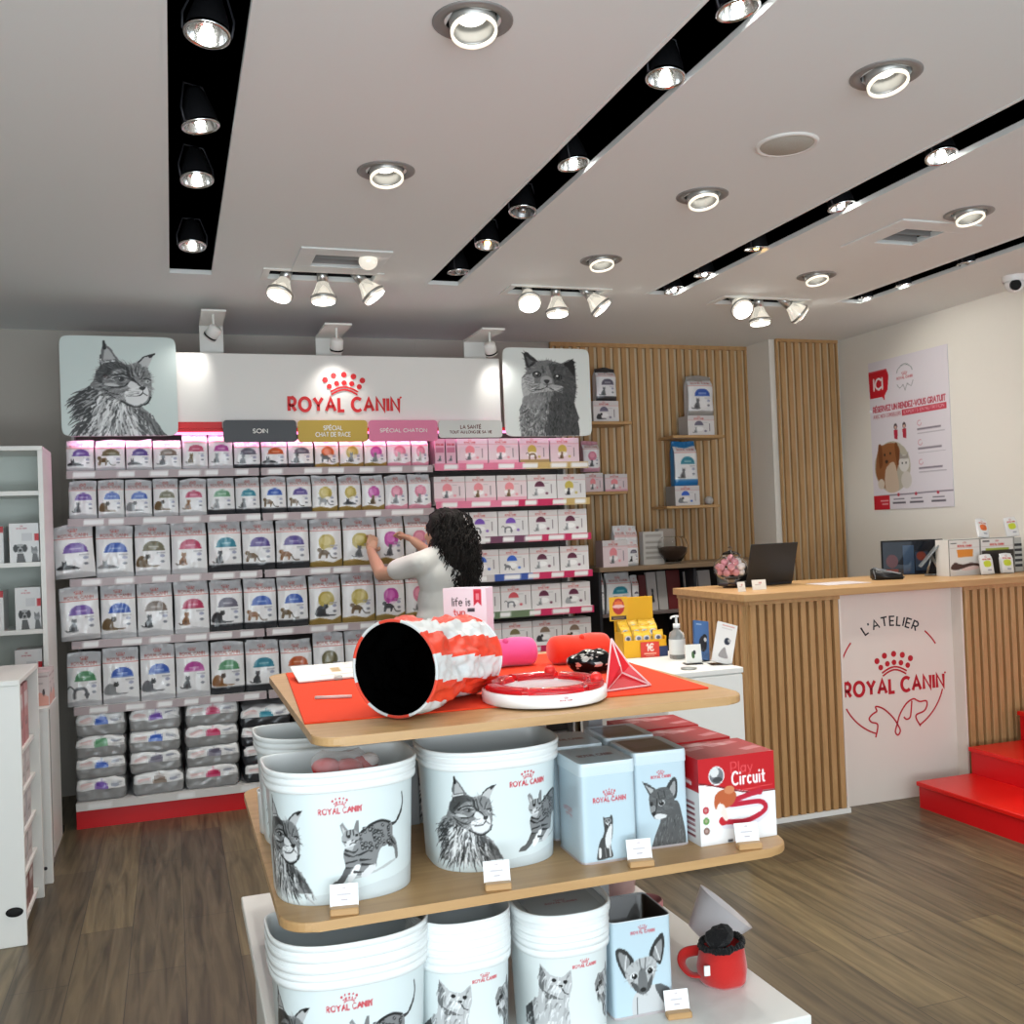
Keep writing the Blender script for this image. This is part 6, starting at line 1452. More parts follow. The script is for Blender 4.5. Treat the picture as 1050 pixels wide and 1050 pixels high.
c = Cv(60, 34, (.10, .12, .16), 120, 66, ss=2); c.rect(40, 8, 62, 66, (.22, .30, .40)); c.rect(64, 20, 90, 60, (.20, .26, .34)); c.ell(18, 40, 12, 14, (.35, .16, .16)); c.rect(4, 56, 30, 64, (.45, .2, .2)); c.ell(76, 30, 9, 10, (.5, .24, .2))
me = sbox('panel', .35, .012, .19, 60, 1, 34, {'front': c}, (.03, .03, .03), pmat('monitor_glass', .1, coat=.5)); link('panel', me, None, t, (0, 0, .006))
bm = BM(); box(bm, -.18, .18, -.002, .012, .0, .205, .003); link('bezel', bm, M_black, t, (0, .006, 0)); bm = BM(); box(bm, -.07, .07, -.03, .06, 0, .006, .002); link('foot', bm, M_black, t)
t = thing('tablet_stand', 'slanted grey tablet on an angled metal leg, right end of the monitor', 'tablet', (at(960, 594, Y=4.66).x, 4.66, CZ), math.radians(-36))
bm = BM(); box(bm, -.095, .095, -.06, .06, -.005, .005, .003); link('tablet', bm, mat('tablet_grey', rgb('6C7072'), .3), t, (-.025, 0, .125), (0, math.radians(-50), 0))
bm = BM(); tube(bm, [(-.02, .01, .115), (.03, .01, .006)], .007, 8); tube(bm, [(-.06, .01, .005), (.05, .01, .005)], .005, 8); tube(bm, [(-.02, .01, .115), (-.045, .03, .005)], .006, 8); link('leg', bm, M_steel, t)
# display carton with sachets
def sachet_art(col):
    c = Cv(24, 32, (.90, .90, .90), 60, 80, ss=3); c.prims(crown_prims(30, 8, 14), (.7, .3, .3), .7); c.text('ROYAL CANIN', 30, 18, 5, 40, (.75, .25, .2), .25); c.poly([(14, 30), (44, 28), (46, 48), (16, 50)], col, 1, True); c.rect(26, 62, 46, 66, (.4, .42, .5), .7); return c
def sachet_mesh(col, w=.085, h=.115, seed=1):
    return bag_mesh('sachet', w, h, .02, sachet_art(col), (.85, .85, .85), (24, 32), seed, 1)
ORG, LIM = (.90, .42, .16), (.80, .84, .20)
yb = 4.52; xa, xb = at(975, 590, Y=yb).x, at(1043, 588, Y=yb).x
t = thing('sachet_dispenser', 'white printed counter dispenser carton with orange and green fronts at far right', 'display box', ((xa+xb)/2, yb+.06, CZ))
wd = xb-xa; c = Cv(76, 50, (.88, .87, .86), 340, 215, ss=3); c.rect(0, 0, 340, 4, (.45, .46, .44)); c.rect(0, 0, 5, 215, (.5, .5, .48)); c.rect(158, 0, 166, 215, (.5, .5, .48)); c.rect(334, 0, 340, 215, (.5, .5, .48))
c.rect(12, 18, 42, 24, (.2, .2, .22)); c.rect(175, 14, 210, 20, (.2, .2, .22)); c.prims(crown_prims(82, 14, 20), (.7, .3, .3)); c.text('ROYAL CANIN', 82, 34, 9, 70, (.78, .22, .2), .24); c.prims(crown_prims(248, 12, 20), (.7, .3, .3)); c.text('ROYAL CANIN', 248, 34, 9, 70, (.78, .22, .2), .24)
c.rect(8, 48, 158, 50, (.7, .6, .6)); c.rect(168, 48, 334, 50, (.7, .6, .6)); c.poly([(42, 60), (124, 60), (122, 104), (46, 106)], (.88, .55, .20)); c.rect(190, 62, 310, 78, (.60, .66, .20)); c.rect(168, 74, 334, 215, (.16, .14, .13))
c.poly([(10, 160), (30, 136), (70, 150), (110, 140), (150, 150), (152, 165), (120, 175), (90, 168), (40, 180), (12, 175)], (.28, .18, .16), 1, True); c.poly([(60, 178), (110, 160), (150, 165), (140, 182), (80, 186)], (.90, .80, .78), 1, True)
me = sbox('carton_front', wd, .10, .205, 76, 4, 50, {'front': c}, (.80, .80, .79), M_print); link('carton_body', me, None, t)
bm = BM(); box(bm, wd/2+.002, wd/2+.075, -.03, .06, 0, .20, .002); link('side_rack', bm, mat('grey_card', rgb('B9B9B5'), .6), t)
for k in range(5): bm = BM(); box(bm, wd/2+.008, wd/2+.07, -.034, -.03, .03+k*.03, .045+k*.03); link('rack_slot', bm, M_dark, t)
def sachet(col, x, y, z, rx, ry, rz, lab):
    if col not in _sm: _sm[col] = sachet_mesh(col)
    o = link('sachet', _sm[col], None, None, (x, y, z), (rx, ry, rz)); tag(o, lab, 'sachet', 'food sachets on the counter'); return o
_sm = {}
x0 = (xa+xb)/2
o = sachet(ORG, at(1007, 545, Y=yb+.06).x, yb+.05, CZ+.207, -.25, .12, .1, 'white sachet with orange label on top of the dispenser'); o = sachet(LIM, at(1036, 545, Y=yb+.06).x+.01, yb+.05, CZ+.207, -.2, -.05, -.05, 'white sachet with lime label standing atop the dispenser, far right')
sachet(LIM, at(1014, 592, Y=yb-.06).x, yb-.055, CZ+.003, -.18, 0, 0, 'white sachet with lime label at the dispenser foot, left one'); sachet(LIM, at(1034, 592, Y=yb-.06).x, yb-.055, CZ+.003, -.18, .06, -.05, 'white sachet with lime label at the dispenser foot, right one')
# ------------------------------------------------------------------ poster on the right wall
pw, ph = .765, 1.045
c = Cv(140, 196, (.86, .84, .87), 608-70, 1050-150, ss=3)   # drawn in a flat frame 450 x 830
c = Cv(130, 180, (.87, .85, .88), 450, 640, ss=3); R_ = (.78, .08, .16)
c.poly([(0, 40), (110, 40), (122, 70), (112, 130), (92, 152), (92, 172), (78, 156), (4, 156)], R_, 1); c.text('ICI', 56, 76, 44, 52, (.95, .95, .95), .2)
c.prims(logo_prims(215, 66, 92), (.72, .35, .40), .95); c.line(arc(215, 84, 48, 46, 200, 340, 14), 3, (.45, .5, .5)); c.line([(170, 118), (185, 135), (205, 122), (215, 146), (228, 120), (250, 134), (262, 112)], 2.5, (.5, .5, .52))
c.text('RÉSERVEZ UN RENDEZ-VOUS GRATUIT', 225, 196, 22, 410, (.70, .20, .28), .2); c.text('AVEC NOS CONSEILLERS', 102, 230, 15, 164, (.70, .40, .45), .16); c.rect(190, 224, 434, 250, (.76, .22, .30)); c.text('EXPERTS EN NUTRITION', 312, 230, 13, 220, (.92, .78, .80), .16)
for y in (292, 372, 452):
    c.line(arc(286, y, 11, 11, 0, 300, 10), 2.5, (.78, .5, .56)); c.rect(272, y+22, 400, y+29, (.38, .34, .40), .8); c.rect(272, y+40, 420, y+44, (.58, .55, .6), .8)
for x, yy in ((150, 292), (200, 292)): c.ell(x, yy, 10, 13, (.25, .2, .22)); c.ell(x, yy+3, 7, 8, (.8, .65, .6)); c.poly([(x-11, yy+14), (x+11, yy+14), (x+9, yy+55), (x-9, yy+50)], (.68, .12, .22))
c.ell(120, 460, 106, 108, (.70, .68, .62)); c.poly([(20, 480), (40, 380), (80, 362), (120, 358), (160, 372), (170, 420), (150, 470), (120, 560), (60, 540)], (.56, .36, .22), 1, True); c.poly([(80, 470), (130, 440), (150, 500), (150, 562), (80, 560)], (.78, .70, .62), 1, True)
c.poly([(40, 370), (60, 365), (64, 440), (44, 460)], (.45, .26, .14), 1, True); c.poly([(140, 365), (160, 372), (168, 440), (150, 450)], (.45, .26, .14), 1, True); c.ell(88, 436, 9, 7, (.2, .14, .12)); c.ell(78, 405, 5, 5, (.12, .1, .1)); c.ell(112, 402, 5, 5, (.12, .1, .1))
c.ell(190, 450, 30, 36, (.84, .83, .82)); c.poly([(164, 430), (168, 400), (184, 418), (204, 418), (216, 402), (214, 432)], (.60, .58, .56)); c.ell(180, 448, 4, 4, (.2, .2, .2)); c.ell(202, 448, 4, 4, (.2, .2, .2)); c.ell(200, 520, 30, 36, (.80, .78, .76)); c.ell(50, 530, 20, 22, (.83, .78, .72))
c.line([(0, 582), (450, 575)], 5, (.45, .42, .48)); c.rect(0, 580, 96, 640, (.76, .10, .18)); c.rect(40, 600, 90, 606, (.9, .7, .7)); c.rect(50, 614, 88, 620, (.9, .7, .7))
for x in (150, 250, 370): c.ell(x, 580, 7, 7, (.7, .2, .28)); c.rect(x-30, 596, x+34, 601, (.45, .42, .48)); c.rect(x-36, 610, x+40, 617, (.3, .28, .33))
me = sbox('poster', pw, .006, ph, 130, 1, 180, {'front': c}, (.8, .8, .82), M_print)
t = thing('wall_poster', 'white appointment poster with red ICI bubble and round dog and cat picture', 'poster', (XR-.003, (5.125+5.880)/2, 1.530), -PI/2); link('printed_panel', me, None, t)
bm = BM(); ball(bm, (-.372, -.008, .70), .009, n=2); link('fixing', smooth(bm), M_whiteplastic, t)
# ================================================================== SHELVES ON THE SLATTED WALL
YS = 6.30
def wshelf(px0, px1, py, lab, y0=6.28, th=.02):
    a, b_ = at(px0, py, Y=y0), at(px1, py, Y=y0); z = (a.z+b_.z)/2
    bm = BM(); box(bm, a.x, b_.x, y0, 6.51, z-th, z, .002); t = link('wall_shelf', bm, M_oak); tag(t, lab, 'shelf', 'short shelves on the slatted wall'); return a.x, b_.x, z
wa = wshelf(598, 648, 432, 'short oak shelf holding the dark topped pack, upper left of slatted wall'); wb = wshelf(590, 643, 504, 'short oak shelf holding pink packages beside the pink bay'); wc = wshelf(690, 743, 446, 'short oak shelf under the tall grey pack, upper right of slatted wall'); wd_ = wshelf(684, 738, 518, 'short oak shelf under the blue pack, lower right of slatted wall')
def wbag(px0, px1, py0, z, col, sty, base, lab, body=None, n=(26, 40), topc=None, pose='sit'):
    y = 6.36; xa, xb = at(px0, py0, Y=y).x, at(px1, py0, Y=y).x; h = at((px0+px1)/2, py0, Y=y).z-z
    art = bag_art(xb-xa, h, col, sty, pose, 'grey', base, n)
    if topc is not None:
        hh = 100*h/(xb-xa); art.poly([(0, 0), (100, 0), (100, .09*hh), (50, .16*hh), (0, .12*hh)], topc); art.rect(0, .88*hh, 100, hh, topc)
    me = bag_mesh('food_pack', xb-xa, h, .09, art, body or (.8, .8, .81), n, seed=int(px0), style=1)
    o = link('food_pack', me, None, None, ((xa+xb)/2, y+.03, z)); tag(o, lab, 'pet food'); return o
def wbox(px0, px1, pyt, z, sp, lab, d=.1, tint=None):
    y = 6.33; xa, xb = at(px0, pyt, Y=y).x, at(px1, pyt, Y=y).x; h = at((px0+px1)/2, pyt, Y=y).z-z
    o = link('food_carton', carton('food_carton', xb-xa, d, h, {'front': carton_art(*sp)}, tint or (.74, .73, .73), nx=40, nz=30), None, None, ((xa+xb)/2, y+d/2, z)); tag(o, lab, 'pet food'); return z+h
z = wbox(608, 634, 411, wa[2], (SLA, 'arch', 'curl', 'black', None, 0), 'white carton with dark emblem on the upper left wall shelf'); wbag(610, 631, 377, z, SLA, 'arch', CHAR, 'small black topped pack standing on a carton, upper left wall shelf', topc=(.18, .17, .18))
wbox(600, 618, 485, wb[2], (PALE, 'ball', 'sit', 'grey', None, 1), 'plain pale pink carton left of the pink emblem carton on the wall shelf'); wbox(620, 643, 486, wb[2], (PALE, 'ball', 'sit', 'grey', PINKB, 1), 'pale pink carton with ball emblem on the wall shelf beside the pink bay')
wbag(597, 614, 452, at(600, 484, Y=6.36).z, PNK, 'ball', PINKB, 'dusty pink pack standing above the plain pink carton beside the pink bay', body=(.78, .60, .66), topc=(.78, .58, .64))
z = wbox(705, 732, 426, wc[2], (SLA, 'arch', 'sit', 'silver', None, 0), 'white carton under the tall grey pack on the upper right wall shelf', .14); wbag(704, 730, 385, z, BLU, 'arch', None, 'tall grey pack with blue emblem on a carton, upper right wall shelf', topc=(.60, .58, .56))
z = wbox(692, 717, 498, wd_[2], (BLU, 'arch', 'curl', 'grey', None, 0), 'white carton under the blue pack on the lower right wall shelf', .14, (.6, .6, .6)); wbag(690, 714, 452, z, TEA, 'arch', (.18, .50, .72), 'bright blue and white pack on a carton, lower right wall shelf', body=(.2, .5, .72), topc=(.14, .46, .70))
t = link('glass_ball', ball(BM(), (0, 0, 0), .032, n=3), mat('pearl_ball', rgb('B8B4B0'), .2), None, (at(727, 515, Y=6.36).x, 6.36, wd_[2]+.032)); tag(t, 'small shiny pale ball beside the blue pack on the lower right wall shelf', 'ball')
# back unit under the slats: long shelf, dark case with shelves
LZ = at(790, 573, Y=6.05).z
t = thing('back_unit', 'dark open back unit with a long grey brown top board below the slatted wall', 'shelf unit')
x0, x1 = 2.66, 4.14
bm = BM(); box(bm, x0, x1, 6.04, 6.50, LZ-.03, LZ, .002); link('top_board', bm, wood('grey_oak', rgb('8E7860'), rgb('7A654E'), 1, 'X'), t)
bm = BM(); box(bm, x0, x1, 6.46, 6.49, 0, LZ-.03); link('back_panel', bm, mat('dark_back', rgb('2C2422'), .7), t)
for x in (x0, 3.37, x1-.02): bm = BM(); box(bm, x, x+.02, 6.06, 6.46, 0, LZ-.03); link('side_panel', bm, M_dark, t)
sz = []
for z in (.90, .55, .16): bm = BM(); box(bm, x0+.02, x1-.02, 6.08, 6.46, z-.018, z, .001); link('shelf', bm, mat('shelf_taupe', rgb('6E6260'), .6), t)
wb_ = wbox(603, 628, 554, LZ, (PALE, 'ball', 'sit', 'grey', None, 1), 'pale pink carton at the left end of the long top board', .12, (.70, .60, .60))
for o in [COL.objects[-1]]: o.location.y -= .24; o.location.x -= .0
def front_item(px0, px1, pyt, z, y, name, cvs, lab, cat, d=.03, rx=0., base=(.75, .74, .73), n=(24, 36), rz=0.):
    xa, xb = at(px0, pyt, Y=y).x, at(px1, pyt, Y=y).x; h = at((px0+px1)/2, pyt, Y=y).z-z
    o = link(name, carton(name, xb-xa, d, h/math.cos(rx), {'front': cvs}, base, nx=n[0], nz=n[1]), None, None, ((xa+xb)/2, y+d/2, z), (-rx, 0, rz)); tag(o, lab, cat); return o
c = Cv(24, 36, (.72, .71, .69), 60, 90, ss=2); c.rect(6, 8, 54, 14, (.5, .48, .46), .5)
for i in range(4): c.rect(6, 26+i*14, 54, 33+i*14, (.52, .50, .48), .7)
t = front_item(659, 680, 545, LZ, 6.14, 'folder', c, 'pale grey ribbed folder on the long top board', 'folder', .06)
t = front_item(675, 692, 542, LZ, 6.20, 'folder', Cv(24, 36, (.58, .54, .50), 60, 90), 'brown grey folder behind the kibble bowl', 'folder', .05)
t = thing('kibble_bowl', 'round glass bowl half full of dark kibble on the long top board', 'bowl', (at(690, 570, Y=6.12).x, 6.12, LZ))
bm = BM(); lathe(bm, [(.001, 0), (.05, 0), (.052, .01), (.098, .075), (.108, .12), (.095, .165), (.07, .185), (.066, .183), (.09, .163), (.103, .12), (.094, .078), (.048, .016), (.001, .014)], 36); link('bowl_glass', bm, M_glass, t)
bm = BM(); lathe(bm, [(.001, .018), (.046, .018), (.091, .078), (.099, .11), (.06, .118), (.001, .12)], 30); link('kibble', bm, mat('kibble_brown', rgb('3E2C20'), .8, bump=(120, 1, .01)), t)
for k, (a, b_, pt, col, lab) in enumerate([(627, 640, 539, SLA, 'grey and white treat pouch at the back left of the pouch cluster'), (638, 652, 539, SLA, 'grey and white treat pouch at the back right of the pouch cluster'), (640, 653, 554, SLA, 'white treat pouch with dark cat, front of the pouch cluster on the top board')]):
    y = 6.18-.07*(k == 2)+.02*k; xa, xb = at(a, pt, Y=y).x, at(b_, pt, Y=y).x; h = at(a, pt, Y=y).z-LZ
    o = link('treat_pouch', bag_mesh('treat_pouch', xb-xa, h, .05, bag_art(xb-xa, h, col, 'arch', 'sit', 'black', None, (20, 34)), (.8, .8, .8), (20, 34), k+3, 0), None, None, ((xa+xb)/2, y, LZ), (0, 0, .15)); tag(o, lab, 'pouch')
# on the unit's inner shelf (z .90)
y = 6.12
for (a, b_, pt, kind, lab) in [(608, 619, 583, 'g', 'dull grey pack in shade at the far left of the back unit'), (621, 647, 582, 'b', 'shiny white pack with blue print inside the back unit, behind the yellow display'), (648, 655, 590, 'g', 'narrow grey pack right of the shiny white one in the back unit')]:
    xa, xb = at(a, pt, Y=y).x, at(b_, pt, Y=y).x; xa = max(xa, 2.69); h = min(at(a, pt, Y=y).z-.90, LZ-.04-.90)
    o = link('food_pack', bag_mesh('food_pack', xb-xa, h, .08, bag_art(xb-xa, h, TEA if kind == 'b' else SLA, 'arch', 'sit', 'grey', None, (24, 40)), (.7, .7, .7), (24, 40), a, 1), None, None, ((xa+xb)/2, y+.04, .90)); tag(o, lab, 'pet food')
def cat_book(px0, px1, pt, lab, col=(.74, .72, .72), dark=True):
    c = Cv(20, 36, col, 60, 110, ss=2)
    if dark: pack_cat(c, 'sit', 32, 86, 40, CATC['black'])
    return front_item(px0, px1, pt, .90, 6.16, 'booklet', c, lab, 'booklet', .02, .12, col, (20, 36), random.uniform(-.1, .1))
cat_book(656, 663, 590, 'dark red booklet edge left of the white booklets in the back unit', (.36, .08, .10), False)
cat_book(664, 674, 587, 'white booklet with dark cat, left of the pair in the back unit'); cat_book(675, 684, 586, 'white booklet with faint print, right of the pair in the back unit', (.68, .67, .66), False)
cat_book(685, 698, 585, 'dark red booklets standing in the back unit left of the counter', (.42, .13, .14), False)
cat_book(703, 716, 586, 'white booklet with dark cat behind the counter corner'); cat_book(717, 730, 585, 'pale booklet with dark animal picture behind the pompom jar, left'); cat_book(738, 748, 588, 'pale blank booklet behind the pompom jar, right', (.62, .62, .60), False)
# ================================================================== WHITE LOW CABINET BESIDE THE COUNTER
DZ = .84
t = thing('low_cabinet', 'white low cabinet against the slatted counter end, behind the display table', 'cabinet')
dx0, dx1, dy0, dy1 = 2.01, 2.40, 3.90, 4.90
bm = BM(); box(bm, dx0, dx1, dy0, dy1, DZ-.025, DZ, .003); link('top', bm, M_white, t)
bm = BM(); box(bm, dx0+.004, dx1-.004, dy0+.012, dy1, .05, DZ-.027, .002); link('carcass', bm, M_white, t)
bm = BM(); box(bm, dx0+.02, dx1-.02, dy0+.04, dy1-.02, 0, .05); link('plinth', bm, M_dark, t)
bm = BM(); box(bm, dx0+.006, dx1-.006, dy0, dy0+.014, .06, DZ-.03, .002); link('front_panel', bm, M_white, t)
YD = 4.45; xa, xb = at(642, 678, Y=YD).x, at(683, 678, Y=YD).x; xm = (xa+xb)/2; wd = xb-xa
t = thing('treat_display', 'yellow cardboard counter display with tall back card and hanging rosette', 'display box', (xm, YD, DZ), math.radians(-8))
M_yel = mat('yellow_card', rgb('F2B414'), .55)
zt = at(665, 611, Y=YD+.14).z-DZ
bm = BM(); box(bm, -wd*.52, wd*.42, .14, .146, 0, zt, .001); link('back_card', bm, M_yel, t)
bm = BM(); box(bm, -wd*.52, wd*.50, 0, .004, 0, .085); box(bm, wd*.48, wd*.50, 0, .14, 0, .10); box(bm, -wd*.52, -wd*.50, 0, .14, 0, .12); link('tray', bm, M_yel, t)
bm = BM(); box(bm, wd*.14, wd*.52, -.002, 0, 0, .05); link('blue_panel', bm, mat('navy_card', rgb('2C3A66'), .5), t)
c = Cv(30, 24, (.86, .24, .18), 60, 46, ss=3); c.text('1€', 30, 6, 20, 22, (.96, .92, .88), .2); c.rect(10, 33, 50, 37, (.96, .8, .7), .9); c.rect(16, 40, 44, 42, (.96, .8, .7), .7)
me = sbox('price_sign', .095, .004, .075, 30, 1, 24, {'front': c}, (.86, .24, .18), M_print); link('price_sign', me, None, t, (.02, -.006, .0))
c = Cv(24, 24, (.95, .72, .1), 50, 50, ss=3); c.ell(25, 20, 16, 17, (.75, .15, .12)); c.ell(25, 14, 12, 7, (.92, .45, .2)); c.ell(25, 20, 17, 4, (.95, .75, .72)); c.rect(4, 40, 46, 48, (.2, .14, .12)); c.rect(10, 43, 40, 45, (.85, .7, .5), .8)
me = sbox('rosette_card', .095, .004, .12, 24, 1, 24, {'front': c}, (.95, .72, .1), M_print); link('rosette_card', me, None, t, (-wd*.50+.015, .125, zt-.115))
rs = random.Random(9)
sm = bag_mesh('treat_bag', .052, .095, .022, (lambda: (lambda c: (c.rect(0, 0, 40, 34, (.95, .75, .2)), c.ell(20, 30, 14, 13, (.85, .85, .84)), c.ell(20, 30, 8, 7, (.30, .35, .5)), c.poly([(4, 50), (36, 44), (36, 74), (4, 74)], (.22, .27, .45)), c.poly([(10, 54), (30, 50), (28, 66), (12, 68)], (.85, .85, .84)), c)[-1])(Cv(18, 30, (.88, .76, .4), 40, 74, ss=3)))(), (.9, .75, .3), (18, 30), 2, 1)
k = 0
for r_ in range(3):
    for q in range(4):
        k += 1; lx = -wd*.34+q*wd*.22+rs.uniform(-.006, .006); ly = .030+r_*.038; lz = .004 if r_ == 0 else .02*r_+.01
        p = Matrix.Rotation(math.radians(-8), 3, 'Z') @ Vector((lx, ly, 0))
        o = link('treat_bag', sm, None, None, (xm+p.x, YD+p.y, DZ+lz+.03), (rs.uniform(-.25, .05), rs.uniform(-.15, .15), rs.uniform(-.3, .1)))
        tag(o, f'small yellow treat bag, {TH[q]} from left, {["front", "middle", "back"][r_]} row of yellow display', 'pet treat', 'treat bags in the yellow display')
# pump bottle
p = at(693, 678, Z=DZ); t = thing('pump_bottle', 'clear sanitiser pump bottle with white label beside the yellow display', 'bottle', (at(695, 676, Y=4.32).x, 4.32, DZ))
bm = BM(); lathe(bm, [(.001, 0), (.036, 0), (.039, .004), (.039, .105), (.034, .125), (.016, .138), (.014, .15), (.001, .15)], 32); link('bottle_body', bm, mat('bottle_clear', rgb('DDE2E2'), .08, trans=.7, ior=1.2), t)
bm = BM(); lathe(bm, [(.0398, .022), (.0398, .095)], 32); link('label', bm, mat('label_white', rgb('E8EAE8'), .5), t)
bm = BM(); cyl(bm, (0, 0, .148), (0, 0, .168), .017, n=20); cyl(bm, (0, 0, .168), (0, 0, .198), .006, n=12); cyl(bm, (0, 0, .198), (0, 0, .208), .013, n=16); tube(bm, [(0, 0, .204), (-.03, -.01, .203), (-.036, -.012, .195)], .005, 8); link('pump', smooth(bm), M_whiteplastic, t)
# leaflet holders
def lholder(px, py, w, h, col, cvs, lab, rz, tilt=.18, y=4.2, roll=0.):
    X_ = at(px, py, Y=y).x; t = thing('leaflet_stack', lab, 'leaflet', (X_, y, DZ), rz)
    me = sbox('leaflets', w, .012, h, 30, 1, 60, {'front': cvs}, col, M_print); link('leaflets', me, None, t, (0, 0, .006), (-tilt, roll, 0))
    bm = BM(); box(bm, -w/2-.003, w/2+.003, -.012, -.010, 0, h*.35); box(bm, -w/2-.003, w/2+.003, -.012, .06, 0, .003); link('acrylic_holder', bm, M_clear, t)
c = Cv(30, 60, (.30, .46, .68), 60, 120, ss=3); c.rect(8, 8, 30, 12, (.7, .78, .88), .8); c.ell(34, 70, 16, 24, (.14, .15, .18)); c.ell(42, 50, 10, 10, (.12, .13, .15)); c.ell(44, 56, 6, 7, (.85, .85, .85))
lholder(720, 690, .085, .185, (.26, .38, .56), c, 'blue leaflets with black and white animal picture, by the counter end', .15, y=4.16, roll=.16)
c = Cv(30, 60, (.90, .90, .88), 60, 60, ss=3); c.ell(28, 34, 6, 12, (.25, .4, .2)); c.ell(34, 26, 5, 7, (.15, .15, .15))
lholder(712, 688, .075, .085, (.9, .9, .88), c, 'short white card with tiny green picture in front of the blue leaflets', -.2, y=4.10)
c = Cv(30, 60, (.92, .91, .90), 60, 140, ss=3); c.rect(14, 8, 52, 12, (.8, .5, .45), .7); c.rect(14, 18, 46, 21, (.7, .65, .65), .6); c.ell(36, 62, 9, 12, (.16, .18, .24)); c.ell(42, 58, 5, 5, (.7, .7, .7)); c.poly([(16, 118), (30, 84), (38, 100), (44, 120)], (.62, .60, .60), 1, True)
lholder(740, 690, .095, .19, (.92, .91, .90), c, 'tall white leaflets with small dog picture at the cabinet front corner', -.25, .30, 4.02, .30)
bm = BM(); lathe(bm, [(.001, 0), (.032, 0), (.038, .006), (.030, .005), (.001, .002)], 28); t = link('coin_dish', bm, M_steel, None, (at(706, 686, Z=DZ).x, 3.98, DZ)); tag(t, 'tiny metal dish on the front edge of the white low cabinet', 'dish')
# ================================================================== LEFT SIDE FURNITURE
LY_ = 5.30
tz = at(43, 457, Y=LY_).z; xr = at(43, 457, Y=LY_).x
t = thing('white_bookcase', 'tall white open bookcase at the far left with four visible compartments', 'bookcase', (0, 0, 0))
bx0 = xr-.82
bm = BM(); box(bm, bx0, xr, LY_, LY_+.38, tz-.022, tz, .002); link('top_board', bm, M_white, t)
for x in (bx0, xr-.022): bm = BM(); box(bm, x, x+.022, LY_, LY_+.38, 0, tz-.022, .001); link('side_panel', bm, M_white, t)
bm = BM(); box(bm, bx0+.022, xr-.022, LY_+.36, LY_+.375, 0, tz-.022); link('back_panel', bm, mat('bookcase_back', rgb('C3CAC4'), .6), t)
bz = [at(41, y, Y=LY_).z for y in (503, 576, 645)]+[.78, .42, .08]
for z in bz: bm = BM(); box(bm, bx0+.022, xr-.022, LY_+.004, LY_+.36, z-.022, z, .001); link('shelf', bm, M_white, t)
def pet_box(px0, px1, pt, z, lab, n=(36, 48)):
    c = Cv(*n, (.88, .88, .88), 100, 125, ss=3); c.prims(crown_prims(42, 6, 10), (.7, .35, .38)); c.text('ROYAL CANIN', 42, 14, 4, 34, (.7, .35, .38), .22); c.rect(42, 32, 78, 56, (.80, .80, .81)); c.rect(85, 34, 100, 56, (.78, .12, .16))
    c.ell(36, 80, 17, 15, G(.62)); c.ell(20, 80, 8, 12, G(.2)); c.ell(52, 80, 8, 12, G(.2)); c.ell(30, 76, 3, 3, .05); c.ell(42, 76, 3, 3, .05); c.ell(36, 86, 5, 4, .05); c.poly([(22, 125), (26, 96), (46, 96), (54, 125)], G(.35)); c.ell(84, 90, 11, 11, G(.6)); c.poly([(74, 88), (72, 72), (82, 80), (92, 74), (96, 90)], G(.5)); c.poly([(74, 125), (78, 98), (92, 98), (100, 125)], G(.4))
    y = LY_+.03; xa, xb = at(px0, pt, Y=y).x, at(px1, pt, Y=y).x; xb = min(xb, xr-.03); h = at(px0, pt, Y=y).z-z
    o = link('starter_carton', carton('starter_carton', xb-xa, .16, h, {'front': c}, (.85, .85, .85), nx=n[0], nz=n[1]), None, None, ((xa+xb)/2, y+.08, z)); tag(o, lab, 'box', 'dog and cat cartons in the bookcase')
pet_box(9, 41, 537, bz[1], 'white carton with dog and cat picture in the second compartment of the bookcase'); pet_box(15, 42, 603, bz[2], 'white carton with dog and cat picture in the third compartment of the bookcase'); pet_box(15, 43, 667, bz[3], 'white carton with logo low in the bookcase, above the pinkish cartons')
o = None
for (py, z, w_) in ((540, bz[1], 'second'), (606, bz[2], 'third')):
    y = LY_+.04; xb = at(3, py, Y=y).x; h = at(0, py, Y=y).z-z; c = Cv(20, 40, (.86, .86, .86), 50, 100, ss=2); c.rect(34, 0, 50, 16, (.7, .12, .16))
    o = link('starter_carton', carton('starter_carton', .2, .16, h, {'front': c}, (.85, .85, .85), nx=20, nz=40), None, None, (xb-.1, y+.08, z)); tag(o, f'white carton with red corner at the frame edge, {w_} bookcase compartment', 'box', 'dog and cat cartons in the bookcase')
# front cabinet
c1z = .998; c1x = -.562
t = thing('side_cabinet', 'white cabinet seen end on at the left edge, with open product side', 'cabinet')
bm = BM(); box(bm, -1.25, c1x, 4.19, 4.21, 0, c1z-.02, .002); link('end_panel', bm, M_white, t)
bm = BM(); box(bm, -1.25, c1x, 4.185, 4.74, c1z-.02, c1z, .002); link('top', bm, M_white, t)
bm = BM(); box(bm, -1.25, c1x, 4.72, 4.74, 0, c1z-.02, .002); box(bm, -1.25, -1.23, 4.21, 4.72, 0, c1z-.02); link('side_panel', bm, M_white, t)
for z in (.05, .22, .38, .54, .70): bm = BM(); box(bm, -1.23, c1x-.02, 4.212, 4.718, z-.015, z); link('shelf', bm, M_white, t)
bm = BM(); ball(bm, (c1x-.04, 4.188, .13), .028, 1.1, .25, .65, 3); link('black_knob', smooth(bm), M_black, t)
k = 0
